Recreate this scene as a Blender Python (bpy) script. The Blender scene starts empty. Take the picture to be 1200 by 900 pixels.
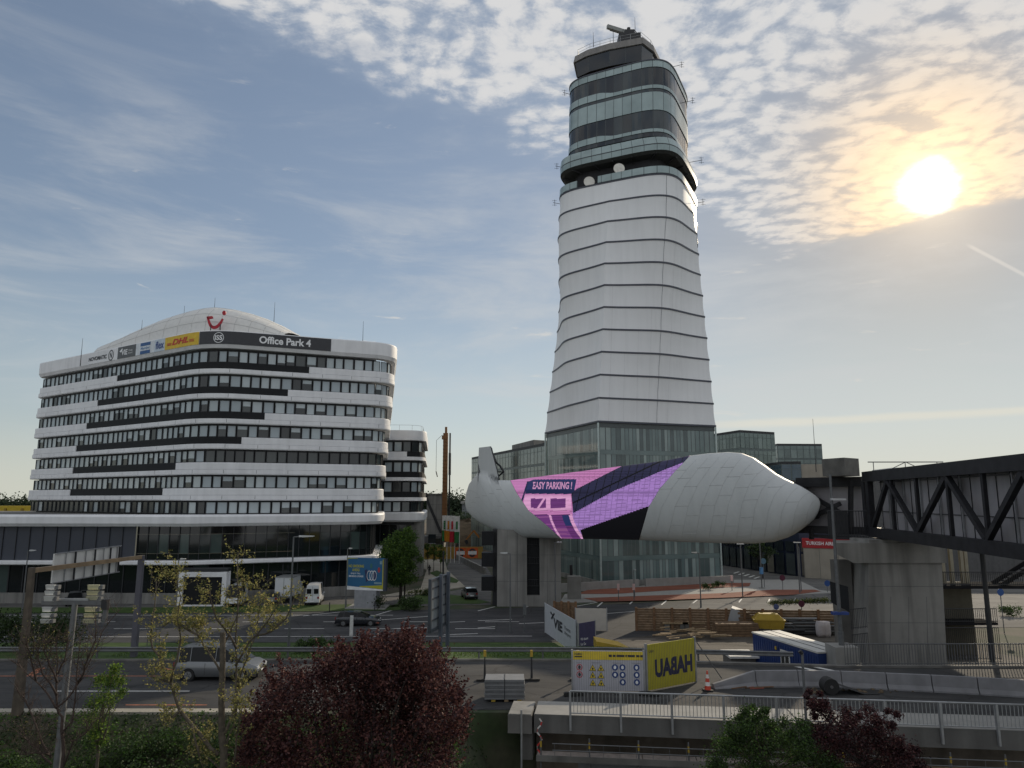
import bpy, math, random
from math import sin, cos, pi, radians as R, atan2, hypot
from mathutils import Vector, Matrix
random.seed(11)
S = bpy.context.scene
COL = S.collection
# ---------------------------------------------------------------- camera
F = 850.0; PITCH = R(9.02); CH = 13.5
cam_d = bpy.data.cameras.new('camera'); cam = bpy.data.objects.new('camera', cam_d); COL.objects.link(cam)
cam_d.sensor_width = 36; cam_d.lens = F/1200*36; cam_d.clip_start = .2; cam_d.clip_end = 6000
cam.location = (0, 0, CH); cam.rotation_euler = (R(90)+PITCH, 0, 0)
S.camera = cam
# ---------------------------------------------------------------- light
SUN_EL = R(21.0); SUN_AZ = R(31.3)          # azimuth clockwise from +Y
sund = Vector((sin(SUN_AZ)*cos(SUN_EL), cos(SUN_AZ)*cos(SUN_EL), sin(SUN_EL)))
sl = bpy.data.lights.new('sun', 'SUN'); so = bpy.data.objects.new('sun', sl); COL.objects.link(so)
sl.energy = 2.9; sl.angle = R(0.8); sl.color = (1, .86, .66)
so.rotation_euler = sund.to_track_quat('Z', 'Y').to_euler(); so.location = (60, 60, 80)
vs = S.view_settings
vs.view_transform = 'Standard'; vs.look = 'None'; vs.gamma = 1; vs.use_curve_mapping = False; vs.exposure = 0.12
S.cycles.max_bounces = 6; S.cycles.use_denoising = True
W = bpy.data.worlds.new('World'); S.world = W; W.use_nodes = True
def build_world():
    nt = W.node_tree; N = nt.nodes; L = nt.links; N.clear()
    out = N.new('ShaderNodeOutputWorld'); bg = N.new('ShaderNodeBackground')
    sky = N.new('ShaderNodeTexSky'); sky.sky_type = 'NISHITA'; sky.sun_disc = False
    sky.sun_elevation = SUN_EL; sky.sun_rotation = SUN_AZ; sky.altitude = 200
    sky.air_density = 1.0; sky.dust_density = .55; sky.ozone_density = 1.4
    tc = N.new('ShaderNodeTexCoord')
    def M(op, a, b=None, c=None, clamp=False):
        n = N.new('ShaderNodeMath'); n.operation = op; n.use_clamp = clamp
        for i, x in enumerate((a, b, c)):
            if x is None: continue
            if isinstance(x, (int, float)): n.inputs[i].default_value = x
            else: L.new(x, n.inputs[i])
        return n.outputs[0]
    def SM(x, a, b, lo=0, hi=1):
        n = N.new('ShaderNodeMapRange'); n.interpolation_type = 'SMOOTHSTEP'
        L.new(x, n.inputs[0]); n.inputs[1].default_value = a; n.inputs[2].default_value = b
        n.inputs[3].default_value = lo; n.inputs[4].default_value = hi
        return n.outputs[0]
    def MIX(fac, a, b, mode='MIX'):
        n = N.new('ShaderNodeMix'); n.data_type = 'RGBA'; n.blend_type = mode
        if isinstance(fac, (int, float)): n.inputs[0].default_value = fac
        else: L.new(fac, n.inputs[0])
        for i, x in ((6, a), (7, b)):
            if isinstance(x, tuple): n.inputs[i].default_value = (*x, 1)
            else: L.new(x, n.inputs[i])
        return n.outputs[2]
    def NZ(vec, scale, detail, rough, dist=0):
        n = N.new('ShaderNodeTexNoise'); L.new(vec, n.inputs['Vector']); n.inputs['Scale'].default_value = scale
        n.inputs['Detail'].default_value = detail; n.inputs['Roughness'].default_value = rough; n.inputs['Distortion'].default_value = dist
        return n.outputs[0]
    sep = N.new('ShaderNodeSeparateXYZ'); L.new(tc.outputs['Generated'], sep.inputs[0])
    x, y, z = sep.outputs
    zc = M('MAXIMUM', z, .03)
    u = M('DIVIDE', x, zc); v = M('DIVIDE', y, zc)
    cb = N.new('ShaderNodeCombineXYZ'); L.new(u, cb.inputs[0]); L.new(v, cb.inputs[1]); P = cb.outputs[0]
    # domain warp
    wn = N.new('ShaderNodeTexNoise'); L.new(P, wn.inputs['Vector']); wn.inputs['Scale'].default_value = 2.2; wn.inputs['Detail'].default_value = 3
    va = N.new('ShaderNodeVectorMath'); va.operation = 'MULTIPLY_ADD'; L.new(wn.outputs['Color'], va.inputs[0]); va.inputs[1].default_value = (.16, .16, 0); L.new(P, va.inputs[2])
    PW = va.outputs[0]
    edge = NZ(P, 2.4, 6, .6)
    ed = M('MULTIPLY_ADD', edge, .7, -.35)
    l1 = M('SUBTRACT', M('MULTIPLY_ADD', u, .88, 1.90), v)      # >0 inside the sheet
    l2 = M('SUBTRACT', M('MULTIPLY_ADD', u, -1.1, 4.12), v)
    m = M('ADD', M('MINIMUM', l1, l2), ed)
    sheet = SM(m, -.10, .16)
    # altocumulus cells
    vo = N.new('ShaderNodeTexVoronoi'); vo.feature = 'SMOOTH_F1'; L.new(PW, vo.inputs['Vector']); vo.inputs['Scale'].default_value = 17; vo.inputs['Smoothness'].default_value = .6
    st = N.new('ShaderNodeVectorMath'); st.operation = 'MULTIPLY'; L.new(PW, st.inputs[0]); st.inputs[1].default_value = (1, 1.5, 1)
    n1 = NZ(st.outputs[0], 6.5, 9, .66, .1)
    n2 = NZ(PW, 30, 6, .65)
    cell = M('ADD', M('MULTIPLY', n1, 1.1), M('MULTIPLY', M('SUBTRACT', .55, vo.outputs['Distance']), .75))
    cell = M('ADD', cell, M('MULTIPLY_ADD', n2, .70, -.35))
    cov = M('ADD', cell, M('MULTIPLY_ADD', sheet, .40, -.17))
    a_cloud = M('MULTIPLY', M('MULTIPLY_ADD', SM(cov, .45, .95), .58, .42), sheet)
    thick = SM(cov, .45, 1.05)
    # thin cirrus veils low in the sky
    cs = N.new('ShaderNodeVectorMath'); cs.operation = 'MULTIPLY'; L.new(tc.outputs['Generated'], cs.inputs[0]); cs.inputs[1].default_value = (1.5, 1.5, 7)
    rot = N.new('ShaderNodeMapping'); L.new(cs.outputs[0], rot.inputs[0]); rot.inputs['Rotation'].default_value = (0, .35, .1); rot.inputs['Location'].default_value = (3.1, .4, 1.7)
    c1 = NZ(rot.outputs[0], 1.9, 8, .62, .5)
    a_cir = M('MULTIPLY', SM(c1, .43, .74), .52)
    lowm = M('MULTIPLY', SM(z, .02, .14), SM(z, .62, .30))
    a_cir = M('MULTIPLY', a_cir, lowm)
    # a few small bright puffs
    c2 = NZ(rot.outputs[0], 6.5, 6, .6, .4)
    a_puf = M('MULTIPLY', M('MULTIPLY', SM(c2, .64, .76), .6), lowm)
    # toward the sun
    dn = N.new('ShaderNodeVectorMath'); dn.operation = 'DOT_PRODUCT'; L.new(tc.outputs['Generated'], dn.inputs[0]); dn.inputs[1].default_value = sund
    d = M('MAXIMUM', dn.outputs['Value'], 0)
    halo = M('POWER', d, 22); halo3 = M('POWER', d, 130); halo2 = M('POWER', d, 190)
    wob = M('MULTIPLY_ADD', NZ(PW, 7, 5, .6), .0012, -.0006)
    core = M('ADD', M('MULTIPLY', SM(M('ADD', d, wob), .9993, 1.0001), .7), M('ADD', M('MULTIPLY', M('POWER', d, 1800), .16), M('MULTIPLY', M('POWER', d, 350), .035)), None, True)
    # base sky, exposure balanced
    hs = N.new('ShaderNodeHueSaturation'); L.new(sky.outputs[0], hs.inputs['Color']); hs.inputs['Saturation'].default_value = .72; 
    skyc = MIX(1.0, hs.outputs[0], (.097, .102, .106), 'MULTIPLY')
    # thin veil in front of the sun side: brightness levels off
    bw = N.new('ShaderNodeRGBToBW'); L.new(skyc, bw.inputs[0])
    den = M('DIVIDE', 1.0, M('ADD', 1.0, M('MULTIPLY', M('MAXIMUM', M('SUBTRACT', bw.outputs[0], .18), 0), 1.25)))
    cbd = N.new('ShaderNodeCombineXYZ')
    for i in range(3): L.new(den, cbd.inputs[i])
    skyc = MIX(1.0, skyc, cbd.outputs[0], 'MULTIPLY')
    # sun-ward air is bright in the model: hold it down a little as thin cloud does
    dim = M('SUBTRACT', 1, M('MULTIPLY', halo, .25))
    cb2 = N.new('ShaderNodeCombineXYZ')
    for i in range(3): L.new(dim, cb2.inputs[i])
    skyc = MIX(1.0, skyc, cb2.outputs[0], 'MULTIPLY')
    ccol = MIX(thick, (.33, .39, .48), (.66, .655, .65))
    ccol = MIX(M('MULTIPLY', halo3, .85, None, True), ccol, (.86, .66, .42))
    grey = M('MULTIPLY', SM(n1, .45, .75), M('MULTIPLY', halo2, .7))
    ccol = MIX(grey, ccol, (.42, .38, .34))
    hz = M('MULTIPLY', SM(z, .34, .0), .62)
    skyc = MIX(hz, skyc, MIX(SM(d, .1, .85), (.44, .49, .49), (.60, .67, .69)))
    skyc = MIX(M('MULTIPLY', SM(z, .11, .0), .5), skyc, (.62, .61, .50))
    res = MIX(a_cir, skyc, (.56, .57, .57))
    # long thin cloud bar above the roofs and one short contrail
    zb = M('ABSOLUTE', M('SUBTRACT', M('ADD', z, M('MULTIPLY_ADD', c1, .02, -.01)), .098))
    bar = M('MULTIPLY', M('MULTIPLY', SM(zb, .008, .001), SM(x, .18, .34)), .55)
    res = MIX(bar, res, (.72, .68, .57))
    d1 = ray(1132, 286).normalized(); d2 = ray(1202, 323).normalized(); nn = d1.cross(d2).normalized(); ax = (d2-d1).normalized()
    def DOT(vv):
        q = N.new('ShaderNodeVectorMath'); q.operation = 'DOT_PRODUCT'; L.new(tc.outputs['Generated'], q.inputs[0]); q.inputs[1].default_value = vv; return q.outputs['Value']
    tr = M('MULTIPLY', SM(M('ABSOLUTE', DOT(nn)), .0030, .0005), M('MULTIPLY', SM(DOT(ax), d1.dot(ax)-.002, d1.dot(ax)+.01), SM(y, .2, .4)))
    res = MIX(M('MULTIPLY', tr, .35), res, (.78, .74, .68))
    res = MIX(a_puf, res, (.66, .63, .58))
    res = MIX(M('MULTIPLY', a_cloud, .93), res, ccol)
    gl = MIX(halo2, (0, 0, 0), (.55, .33, .12))
    res = MIX(M('ADD', .35, M('MULTIPLY', a_cloud, .65)), res, MIX(1.0, res, gl, 'ADD'))
    res = MIX(core, res, (3.2, 2.7, 1.9))
    L.new(res, bg.inputs[0]); bg.inputs[1].default_value = 1.0
    L.new(bg.outputs[0], out.inputs[0])
# ---------------------------------------------------------------- pixel helpers: photo pixel -> ray from the camera
cP, sP = cos(PITCH), sin(PITCH)
def ray(px, py):
    u = (px-600)/F; v = (450-py)/F
    return Vector((u, cP - v*sP, sP + v*cP))
def G(px, py, z=0.0):
    r = ray(px, py); t = (z-CH)/r.z
    return Vector((r.x*t, r.y*t, z))
def at(px, py, Y):
    r = ray(px, py); t = Y/r.y
    return Vector((r.x*t, Y, CH + r.z*t))
def zpy(py, Y): return at(600, py, Y).z
def onplane(px, py, P0, d):
    """ray hits the upright plane through P0 with plan direction d"""
    r = ray(px, py); n = Vector((-d[1], d[0], 0)); t = (P0[0]*n.x + P0[1]*n.y)/(r.x*n.x + r.y*n.y)
    return Vector((r.x*t, r.y*t, CH + r.z*t))
def proj(p):
    x, y, z = p[0], p[1], p[2]-CH
    zc = y*cP + z*sP; yc = -y*sP + z*cP
    return 600 + F*x/zc, 450 - F*yc/zc, zc
build_world()
# ---------------------------------------------------------------- materials
MATS = {}
def mat(name, col, rough=.7, metal=0.0, var=.12, scale=2.0, bump=0.0, emit=None, es=1.0, coat=0.0, streak=0.0, spec=None, alpha=None, trans=0.0):
    if name in MATS: return MATS[name]
    m = bpy.data.materials.new(name); m.use_nodes = True; nt = m.node_tree; N = nt.nodes; L = nt.links
    b = N['Principled BSDF']; b.inputs['Roughness'].default_value = rough; b.inputs['Metallic'].default_value = metal
    if coat: b.inputs['Coat Weight'].default_value = coat
    if spec is not None: b.inputs['Specular IOR Level'].default_value = spec
    tc = N.new('ShaderNodeTexCoord'); nz = N.new('ShaderNodeTexNoise'); nz.inputs['Scale'].default_value = scale; nz.inputs['Detail'].default_value = 6
    geo = N.new('ShaderNodeNewGeometry')
    L.new(geo.outputs['Position'], nz.inputs['Vector'])
    mr = N.new('ShaderNodeMapRange'); L.new(nz.outputs[0], mr.inputs[0]); mr.inputs[1].default_value = .3; mr.inputs[2].default_value = .7
    mr.inputs[3].default_value = 1-var; mr.inputs[4].default_value = 1+var
    cur = mr.outputs[0]
    if streak:
        mp = N.new('ShaderNodeMapping'); L.new(geo.outputs['Position'], mp.inputs[0]); mp.inputs['Scale'].default_value = (1.3, 1.3, .09)
        n2 = N.new('ShaderNodeTexNoise'); L.new(mp.outputs[0], n2.inputs['Vector']); n2.inputs['Scale'].default_value = 1.0; n2.inputs['Detail'].default_value = 7
        m2 = N.new('ShaderNodeMapRange'); L.new(n2.outputs[0], m2.inputs[0]); m2.inputs[1].default_value = .42; m2.inputs[2].default_value = .68; m2.inputs[3].default_value = 1; m2.inputs[4].default_value = 1-streak
        mu = N.new('ShaderNodeMath'); mu.operation = 'MULTIPLY'; L.new(cur, mu.inputs[0]); L.new(m2.outputs[0], mu.inputs[1]); cur = mu.outputs[0]
    vm = N.new('ShaderNodeVectorMath'); vm.operation = 'SCALE'; vm.inputs[0].default_value = col; L.new(cur, vm.inputs['Scale'])
    L.new(vm.outputs[0], b.inputs['Base Color'])
    if bump:
        bp = N.new('ShaderNodeBump'); bp.inputs['Strength'].default_value = bump; bp.inputs['Distance'].default_value = .05
        n3 = N.new('ShaderNodeTexNoise'); n3.inputs['Scale'].default_value = scale*6; n3.inputs['Detail'].default_value = 5; L.new(geo.outputs['Position'], n3.inputs['Vector'])
        L.new(n3.outputs[0], bp.inputs['Height']); L.new(bp.outputs[0], b.inputs['Normal'])
    if emit:
        b.inputs['Emission Color'].default_value = (*emit, 1); b.inputs['Emission Strength'].default_value = es
    if trans: b.inputs['Transmission Weight'].default_value = trans
    MATS[name] = m; return m
def leafmat(name, col, tr=.35, col2=None):
    if name in MATS: return MATS[name]
    m = bpy.data.materials.new(name); m.use_nodes = True; nt = m.node_tree; N = nt.nodes; L = nt.links
    N.remove(N['Principled BSDF']); out = N['Material Output']
    d = N.new('ShaderNodeBsdfDiffuse'); t = N.new('ShaderNodeBsdfTranslucent'); g = N.new('ShaderNodeBsdfGlossy'); g.inputs['Roughness'].default_value = .6
    geo = N.new('ShaderNodeNewGeometry')
    mx = N.new('ShaderNodeMix'); mx.data_type = 'RGBA'; L.new(geo.outputs['Random Per Island'], mx.inputs[0])
    c2 = col2 or tuple(c*1.7 for c in col); mx.inputs[6].default_value = (*[c*.7 for c in col], 1); mx.inputs[7].default_value = (*c2, 1)
    L.new(mx.outputs[2], d.inputs[0]); L.new(mx.outputs[2], t.inputs[0])
    a = N.new('ShaderNodeMixShader'); a.inputs[0].default_value = tr; L.new(d.outputs[0], a.inputs[1]); L.new(t.outputs[0], a.inputs[2])
    b = N.new('ShaderNodeMixShader'); b.inputs[0].default_value = .03; L.new(a.outputs[0], b.inputs[1]); L.new(g.outputs[0], b.inputs[2])
    L.new(b.outputs[0], out.inputs[0]); MATS[name] = m; return m
# ---------------------------------------------------------------- mesh builder
WM = {}
class MB:
    def __init__(s): s.v = []; s.f = []; s.mi = []; s.m = []
    def slot(s, m):
        if m not in s.m: s.m.append(m)
        return s.m.index(m)
    def add(s, vs, fs, m):
        o = len(s.v); s.v += [Vector(p) for p in vs]; k = s.slot(m)
        for f in fs: s.f.append(tuple(i+o for i in f)); s.mi.append(k)
        return s
    def face(s, pts, m): return s.add(pts, [tuple(range(len(pts)))], m)
    def box(s, a, b, m):
        x0, y0, z0 = a; x1, y1, z1 = b
        return s.add([(x0,y0,z0),(x1,y0,z0),(x1,y1,z0),(x0,y1,z0),(x0,y0,z1),(x1,y0,z1),(x1,y1,z1),(x0,y1,z1)],
            [(0,3,2,1),(4,5,6,7),(0,1,5,4),(1,2,6,5),(2,3,7,6),(3,0,4,7)], m)
    def mbox(s, M, a, b, m):
        """box in the frame of matrix M"""
        t = MB(); t.box(a, b, m); s.add([M @ p for p in t.v], t.f, m); return s
    def bar(s, p, q, w, h, m, up=(0,0,1)):
        p = Vector(p); q = Vector(q); d = (q-p); L = d.length; d.normalize()
        u = Vector(up)
        if abs(d.dot(u)) > .98: u = Vector((0,1,0))
        r = d.cross(u).normalized(); u = r.cross(d).normalized()
        vs = [p + r*a*w/2 + u*b*h/2 for a, b in ((-1,-1),(1,-1),(1,1),(-1,1))] + [q + r*a*w/2 + u*b*h/2 for a, b in ((-1,-1),(1,-1),(1,1),(-1,1))]
        return s.add(vs, [(0,3,2,1),(4,5,6,7),(0,1,5,4),(1,2,6,5),(2,3,7,6),(3,0,4,7)], m)
    def tube(s, pts, rad, m, n=8, cap=True):
        pts = [Vector(p) for p in pts]
        if not isinstance(rad, (list, tuple)): rad = [rad]*len(pts)
        vs = []; fs = []; u = None
        for i, p in enumerate(pts):
            d = (pts[min(i+1, len(pts)-1)] - pts[max(i-1, 0)])
            if d.length < 1e-6: d = Vector((0,0,1))
            d.normalize()
            if u is None: u = d.orthogonal().normalized()
            u = (u - d*u.dot(d)); u = u.normalized() if u.length > 1e-4 else d.orthogonal().normalized()
            w = d.cross(u)
            for k in range(n):
                a = 2*pi*k/n; vs.append(p + (u*cos(a) + w*sin(a))*rad[i])
        for i in range(len(pts)-1):
            for k in range(n): fs.append((i*n+k, i*n+(k+1)%n, (i+1)*n+(k+1)%n, (i+1)*n+k))
        if cap: fs += [tuple(range(n-1, -1, -1)), tuple(range((len(pts)-1)*n, len(pts)*n))]
        return s.add(vs, fs, m)
    def prism(s, poly, z0, z1, m, mt=None):
        n = len(poly); a = sum(poly[i][0]*poly[(i+1)%n][1] - poly[(i+1)%n][0]*poly[i][1] for i in range(n))
        if a < 0: poly = poly[::-1]
        vs = [(p[0], p[1], z0) for p in poly] + [(p[0], p[1], z1) for p in poly]
        s.add(vs, [tuple(range(n-1, -1, -1))] + [(i, (i+1)%n, n+(i+1)%n, n+i) for i in range(n)], m)
        return s.face([(p[0], p[1], z1) for p in poly], mt or m)
    def extr(s, pts, off, m):
        """planar 3-D outline extruded by vector off"""
        n = len(pts); off = Vector(off); pts = [Vector(p) for p in pts]
        return s.add(pts + [p+off for p in pts], [tuple(range(n-1, -1, -1)), tuple(range(n, 2*n))] + [(i, (i+1)%n, n+(i+1)%n, n+i) for i in range(n)], m)
    def sphere(s, c, r, m, nu=12, nv=8, sc=(1,1,1)):
        vs = []; fs = []
        for j in range(nv+1):
            t = pi*j/nv
            for i in range(nu):
                a = 2*pi*i/nu; vs.append((c[0]+r*sc[0]*sin(t)*cos(a), c[1]+r*sc[1]*sin(t)*sin(a), c[2]+r*sc[2]*cos(t)))
        for j in range(nv):
            for i in range(nu): fs.append((j*nu+i, (j+1)*nu+i, (j+1)*nu+(i+1)%nu, j*nu+(i+1)%nu))
        return s.add(vs, fs, m)
    def rings(s, rs, m, closed=True, caps=(False, False)):
        n = len(rs[0]); vs = [p for r in rs for p in r]; fs = []
        for i in range(len(rs)-1):
            for k in range(n if closed else n-1): fs.append((i*n+k, i*n+(k+1)%n, (i+1)*n+(k+1)%n, (i+1)*n+k))
        if caps[0]: fs.append(tuple(range(n-1, -1, -1)))
        if caps[1]: fs.append(tuple(range((len(rs)-1)*n, len(rs)*n)))
        return s.add(vs, fs, m)
    def build(s, name, parent=None, smooth=False, origin=None, **tags):
        me = bpy.data.meshes.new(name); o = bpy.data.objects.new(name, me); COL.objects.link(o)
        if parent is not None:
            Mw = WM[parent.name]; inv = Mw.inverted(); vs = [inv @ p for p in s.v]; o.parent = parent; WM[o.name] = Mw
        else:
            if origin is None:
                xs = [p.x for p in s.v]; ys = [p.y for p in s.v]; zs = [p.z for p in s.v]
                origin = Vector(((min(xs)+max(xs))/2, (min(ys)+max(ys))/2, min(zs)))
            origin = Vector(origin); vs = [p-origin for p in s.v]; o.location = origin; WM[o.name] = Matrix.Translation(origin)
        me.from_pydata([tuple(p) for p in vs], [], s.f)
        for m in s.m: me.materials.append(m)
        me.polygons.foreach_set('material_index', s.mi)
        if smooth:
            me.polygons.foreach_set('use_smooth', [True]*len(s.f))
            if smooth != 'all':
                try: me.set_sharp_from_angle(angle=R(smooth if isinstance(smooth, (int, float)) and smooth is not True else 35))
                except Exception: pass
        me.update()
        if tags: tag(o, **tags)
        return o
def tag(o, label=None, cat=None, group=None, kind=None):
    if label: o['label'] = label
    if cat: o['category'] = cat
    if group: o['group'] = group
    if kind: o['kind'] = kind
    return o
def thing(name, label, cat, loc=(0,0,0), rz=0.0, group=None):
    o = bpy.data.objects.new(name, None); COL.objects.link(o); o.empty_display_size = .3
    o.location = loc; o.rotation_euler = (0, 0, rz)
    WM[o.name] = Matrix.Translation(Vector(loc)) @ Matrix.Rotation(rz, 4, 'Z')
    return tag(o, label, cat, group)
def dup(root, loc, rz=None, label=None, group=None, scale=None):
    def cp(o, par):
        c = o.copy(); COL.objects.link(c)
        if par: c.parent = par
        for ch in kids.get(o.name, []): cp(ch, c)
        return c
    kids = {}
    for o in COL.objects:
        if o.parent: kids.setdefault(o.parent.name, []).append(o)
    r = cp(root, None); r.location = loc
    if rz is not None: r.rotation_euler = (0, 0, rz)
    if scale: r.scale = (scale,)*3
    if label: r['label'] = label
    if group: r['group'] = group
    return r
def frame(o, d, up=(0,0,1)):
    """matrix: x along d, z up"""
    d = Vector(d).normalized(); u = Vector(up); y = u.cross(d).normalized(); u = d.cross(y)
    M = Matrix((d, y, u)).transposed().to_4x4(); M.translation = Vector(o); return M
_tx = {}
def text2d(s, bold=.0, shear=0):
    k = (s, bold, shear)
    if k in _tx: return _tx[k]
    c = bpy.data.curves.new('t', 'FONT'); c.body = s; c.size = 1; c.offset = bold; c.shear = shear; c.resolution_u = 3
    o = bpy.data.objects.new('t', c); COL.objects.link(o)
    dg = bpy.context.evaluated_depsgraph_get(); me = bpy.data.meshes.new_from_object(o.evaluated_get(dg))
    vs = [(v.co.x, v.co.y) for v in me.vertices]; fs = [tuple(p.vertices) for p in me.polygons]
    x0 = min(v[0] for v in vs); x1 = max(v[0] for v in vs); y0 = min(v[1] for v in vs); y1 = max(v[1] for v in vs)
    vs = [((x-x0)/(x1-x0), (y-y0)/(y1-y0)) for x, y in vs]
    bpy.data.objects.remove(o); bpy.data.curves.remove(c); bpy.data.meshes.remove(me)
    _tx[k] = (vs, fs, (x1-x0)/(y1-y0)); return _tx[k]
def put_text(mb, s, fn, x0, x1, y0, y1, m, bold=.0, shear=0, mirror=False):
    """fn maps sign coordinates (x, y) to a point; text fills the rectangle"""
    vs, fs, asp = text2d(s, bold, shear)
    pts = [fn(x1-(x1-x0)*a if mirror else x0+(x1-x0)*a, y0+(y1-y0)*b) for a, b in vs]
    mb.add(pts, [f[::-1] if mirror else f for f in fs], m)
def disc(mb, fn, cx, cy, rx, ry, m, n=20, inner=0, a0=0, a1=2*pi):
    if inner:
        for i in range(n):
            a = a0+(a1-a0)*i/n; b = a0+(a1-a0)*(i+1)/n
            mb.face([fn(cx+rx*inner*cos(a), cy+ry*inner*sin(a)), fn(cx+rx*cos(a), cy+ry*sin(a)), fn(cx+rx*cos(b), cy+ry*sin(b)), fn(cx+rx*inner*cos(b), cy+ry*inner*sin(b))], m)
    else: mb.face([fn(cx+rx*cos(2*pi*i/n), cy+ry*sin(2*pi*i/n)) for i in range(n)], m)
def rect(mb, fn, x0, x1, y0, y1, m): mb.face([fn(x0,y0), fn(x1,y0), fn(x1,y1), fn(x0,y1)], m)
# shared materials
white_panel = mat('white_panel', (.80,.80,.81), .55, var=.04, scale=.6, streak=.05)
facade_white = mat('facade_white', (.79,.795,.81), .5, var=.06, scale=.4, streak=.09)
black_panel = mat('black_panel', (.012,.013,.015), .6, var=.15, spec=.25)
frame_dark = mat('frame_dark', (.02,.022,.026), .5)
steel_dark = mat('steel_dark', (.022,.023,.026), .55, var=.2)
concrete = mat('concrete', (.24,.235,.22), .85, var=.14, scale=.5, bump=.3, streak=.38)
concrete_light = mat('concrete_light', (.27,.265,.25), .85, var=.1, scale=1.2, bump=.15, streak=.1)
concrete_dark = mat('concrete_dark', (.15,.145,.135), .9, var=.2, scale=.6, bump=.3, streak=.35)
galv = mat('galvanised', (.36,.37,.38), .45, metal=.6, var=.12, scale=4)
galv_dull = mat('galvanised_dull', (.13,.135,.14), .55, metal=.3, var=.15, scale=4)
wood = mat('wood', (.165,.105,.06), .8, var=.3, scale=3, bump=.2)
wood_pale = mat('wood_pale', (.33,.24,.14), .8, var=.25, scale=5)
rust = mat('rust', (.17,.095,.05), .85, var=.3, scale=3)
rubber = mat('rubber', (.018,.018,.018), .8)
white_paint = mat('white_paint', (.58,.58,.56), .6, var=.15, scale=3)
yellow_paint = mat('yellow_paint', (.40,.27,.03), .55, var=.12)
orange_mark = mat('orange_mark', (.34,.11,.05), .8, var=.5, scale=3)
red_paint = mat('red_paint', (.50,.03,.03), .5)
blue_paint = mat('blue_paint', (.02,.05,.22), .45)
bark = mat('bark', (.09,.075,.055), .9, var=.35, scale=8, bump=.6)
bark_dark = mat('bark_dark', (.035,.028,.024), .9, var=.35, scale=8, bump=.6)
lamp_glass = mat('lamp_glass', (.55,.56,.56), .3)
def glassmat(name, col, rough=.08, spec=.6, metal=.0): return mat(name, col, rough, metal, var=.15, scale=.35, spec=spec)
glass_dark = glassmat('glass_dark', (.02,.026,.030), .06)
glass_mid = glassmat('glass_mid', (.07,.095,.10), .08)
glass_teal = glassmat('glass_teal', (.16,.235,.225), .12)
glass_green = glassmat('glass_green', (.11,.165,.155), .1)
glass_pale = glassmat('glass_pale', (.33,.38,.39), .15)
# ================================================================ ground
ROAD_Z = 3.5
def lerp(a, b, t): return a+(b-a)*t
def sstep(a, b, x):
    t = max(0, min(1, (x-a)/(b-a))); return t*t*(3-2*t)
LW = (1.0, 34.9); LD = Vector((23.0, -2.7, 0)).normalized()        # outer line of the ramp parapet
def FE(x): return lerp(47.5, 45.7, max(0, min(1, (x-6)/14)))
def near_edge(x): return 36.9 if x < 1 else 37.1 - (x-1)*.117
def hgt(x, y):
    road_far = FE(x)+.8
    if y >= road_far:
        if x > 9.5: return 0.0 if y > road_far+1.3 else lerp(ROAD_Z, 0, (y-road_far)/1.3)
        return ROAD_Z*(1-sstep(0, 1, (y-road_far)/23.0)*.999) if y < 72 else 0.0
    ne = near_edge(x)
    if y >= ne-.6: return ROAD_Z
    # near side: bank on the left, excavation under the ramp on the right
    bank = ROAD_Z - .30*(ne-.6-y) if y > 28 else ROAD_Z - .30*(ne-.6-28) - .08*(28-y)
    bank = max(bank, -1.0)
    k = sstep(-3.0, 1.8, x)
    pit = -2.5
    return lerp(bank, pit, k)
ground_m = bpy.data.materials.new('ground'); ground_m.use_nodes = True
def ground_shader():
    nt = ground_m.node_tree; N = nt.nodes; L = nt.links; b = N['Principled BSDF']; b.inputs['Roughness'].default_value = .95
    geo = N.new('ShaderNodeNewGeometry'); n1 = N.new('ShaderNodeTexNoise'); n1.inputs['Scale'].default_value = .25; n1.inputs['Detail'].default_value = 8
    n2 = N.new('ShaderNodeTexNoise'); n2.inputs['Scale'].default_value = 3; n2.inputs['Detail'].default_value = 8
    L.new(geo.outputs['Position'], n1.inputs['Vector']); L.new(geo.outputs['Position'], n2.inputs['Vector'])
    r = N.new('ShaderNodeValToRGB'); L.new(n1.outputs[0], r.inputs[0]); e = r.color_ramp.elements
    e[0].position = .38; e[0].color = (.035,.055,.018,1); e[1].position = .62; e[1].color = (.10,.085,.06,1)
    m = N.new('ShaderNodeMix'); m.data_type = 'RGBA'; m.blend_type = 'MULTIPLY'; m.inputs[0].default_value = .6
    L.new(r.outputs[0], m.inputs[6]); L.new(n2.outputs[0], m.inputs[7]); L.new(m.outputs[2], b.inputs['Base Color'])
ground_shader()
def build_ground():
    xs = [-3000,-1200,-500,-250,-150] + [x for x in range(-100, -30, 4)] + [x*.5 for x in range(-60, 70)] + [x for x in range(35, 120, 4)] + [150,250,500,1200,3000]
    ys = [-60,-30,-10,0,8] + [10+i for i in range(0, 16)] + [26+i*.5 for i in range(0, 22)] + [37+i*.35 for i in range(0, 40)] + [51+i for i in range(0, 25)] + [78,85,95,110,130,160,200,260,350,500,900,1800,4000]
    mb = MB(); vs = [(x, y, hgt(x, y)-.02) for y in ys for x in xs]; n = len(xs)
    fs = [(j*n+i, j*n+i+1, (j+1)*n+i+1, (j+1)*n+i) for j in range(len(ys)-1) for i in range(n-1)]
    mb.add(vs, fs, ground_m)
    mb.build('ground', smooth=True, origin=(0,0,0), kind='structure')
build_ground()
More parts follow.
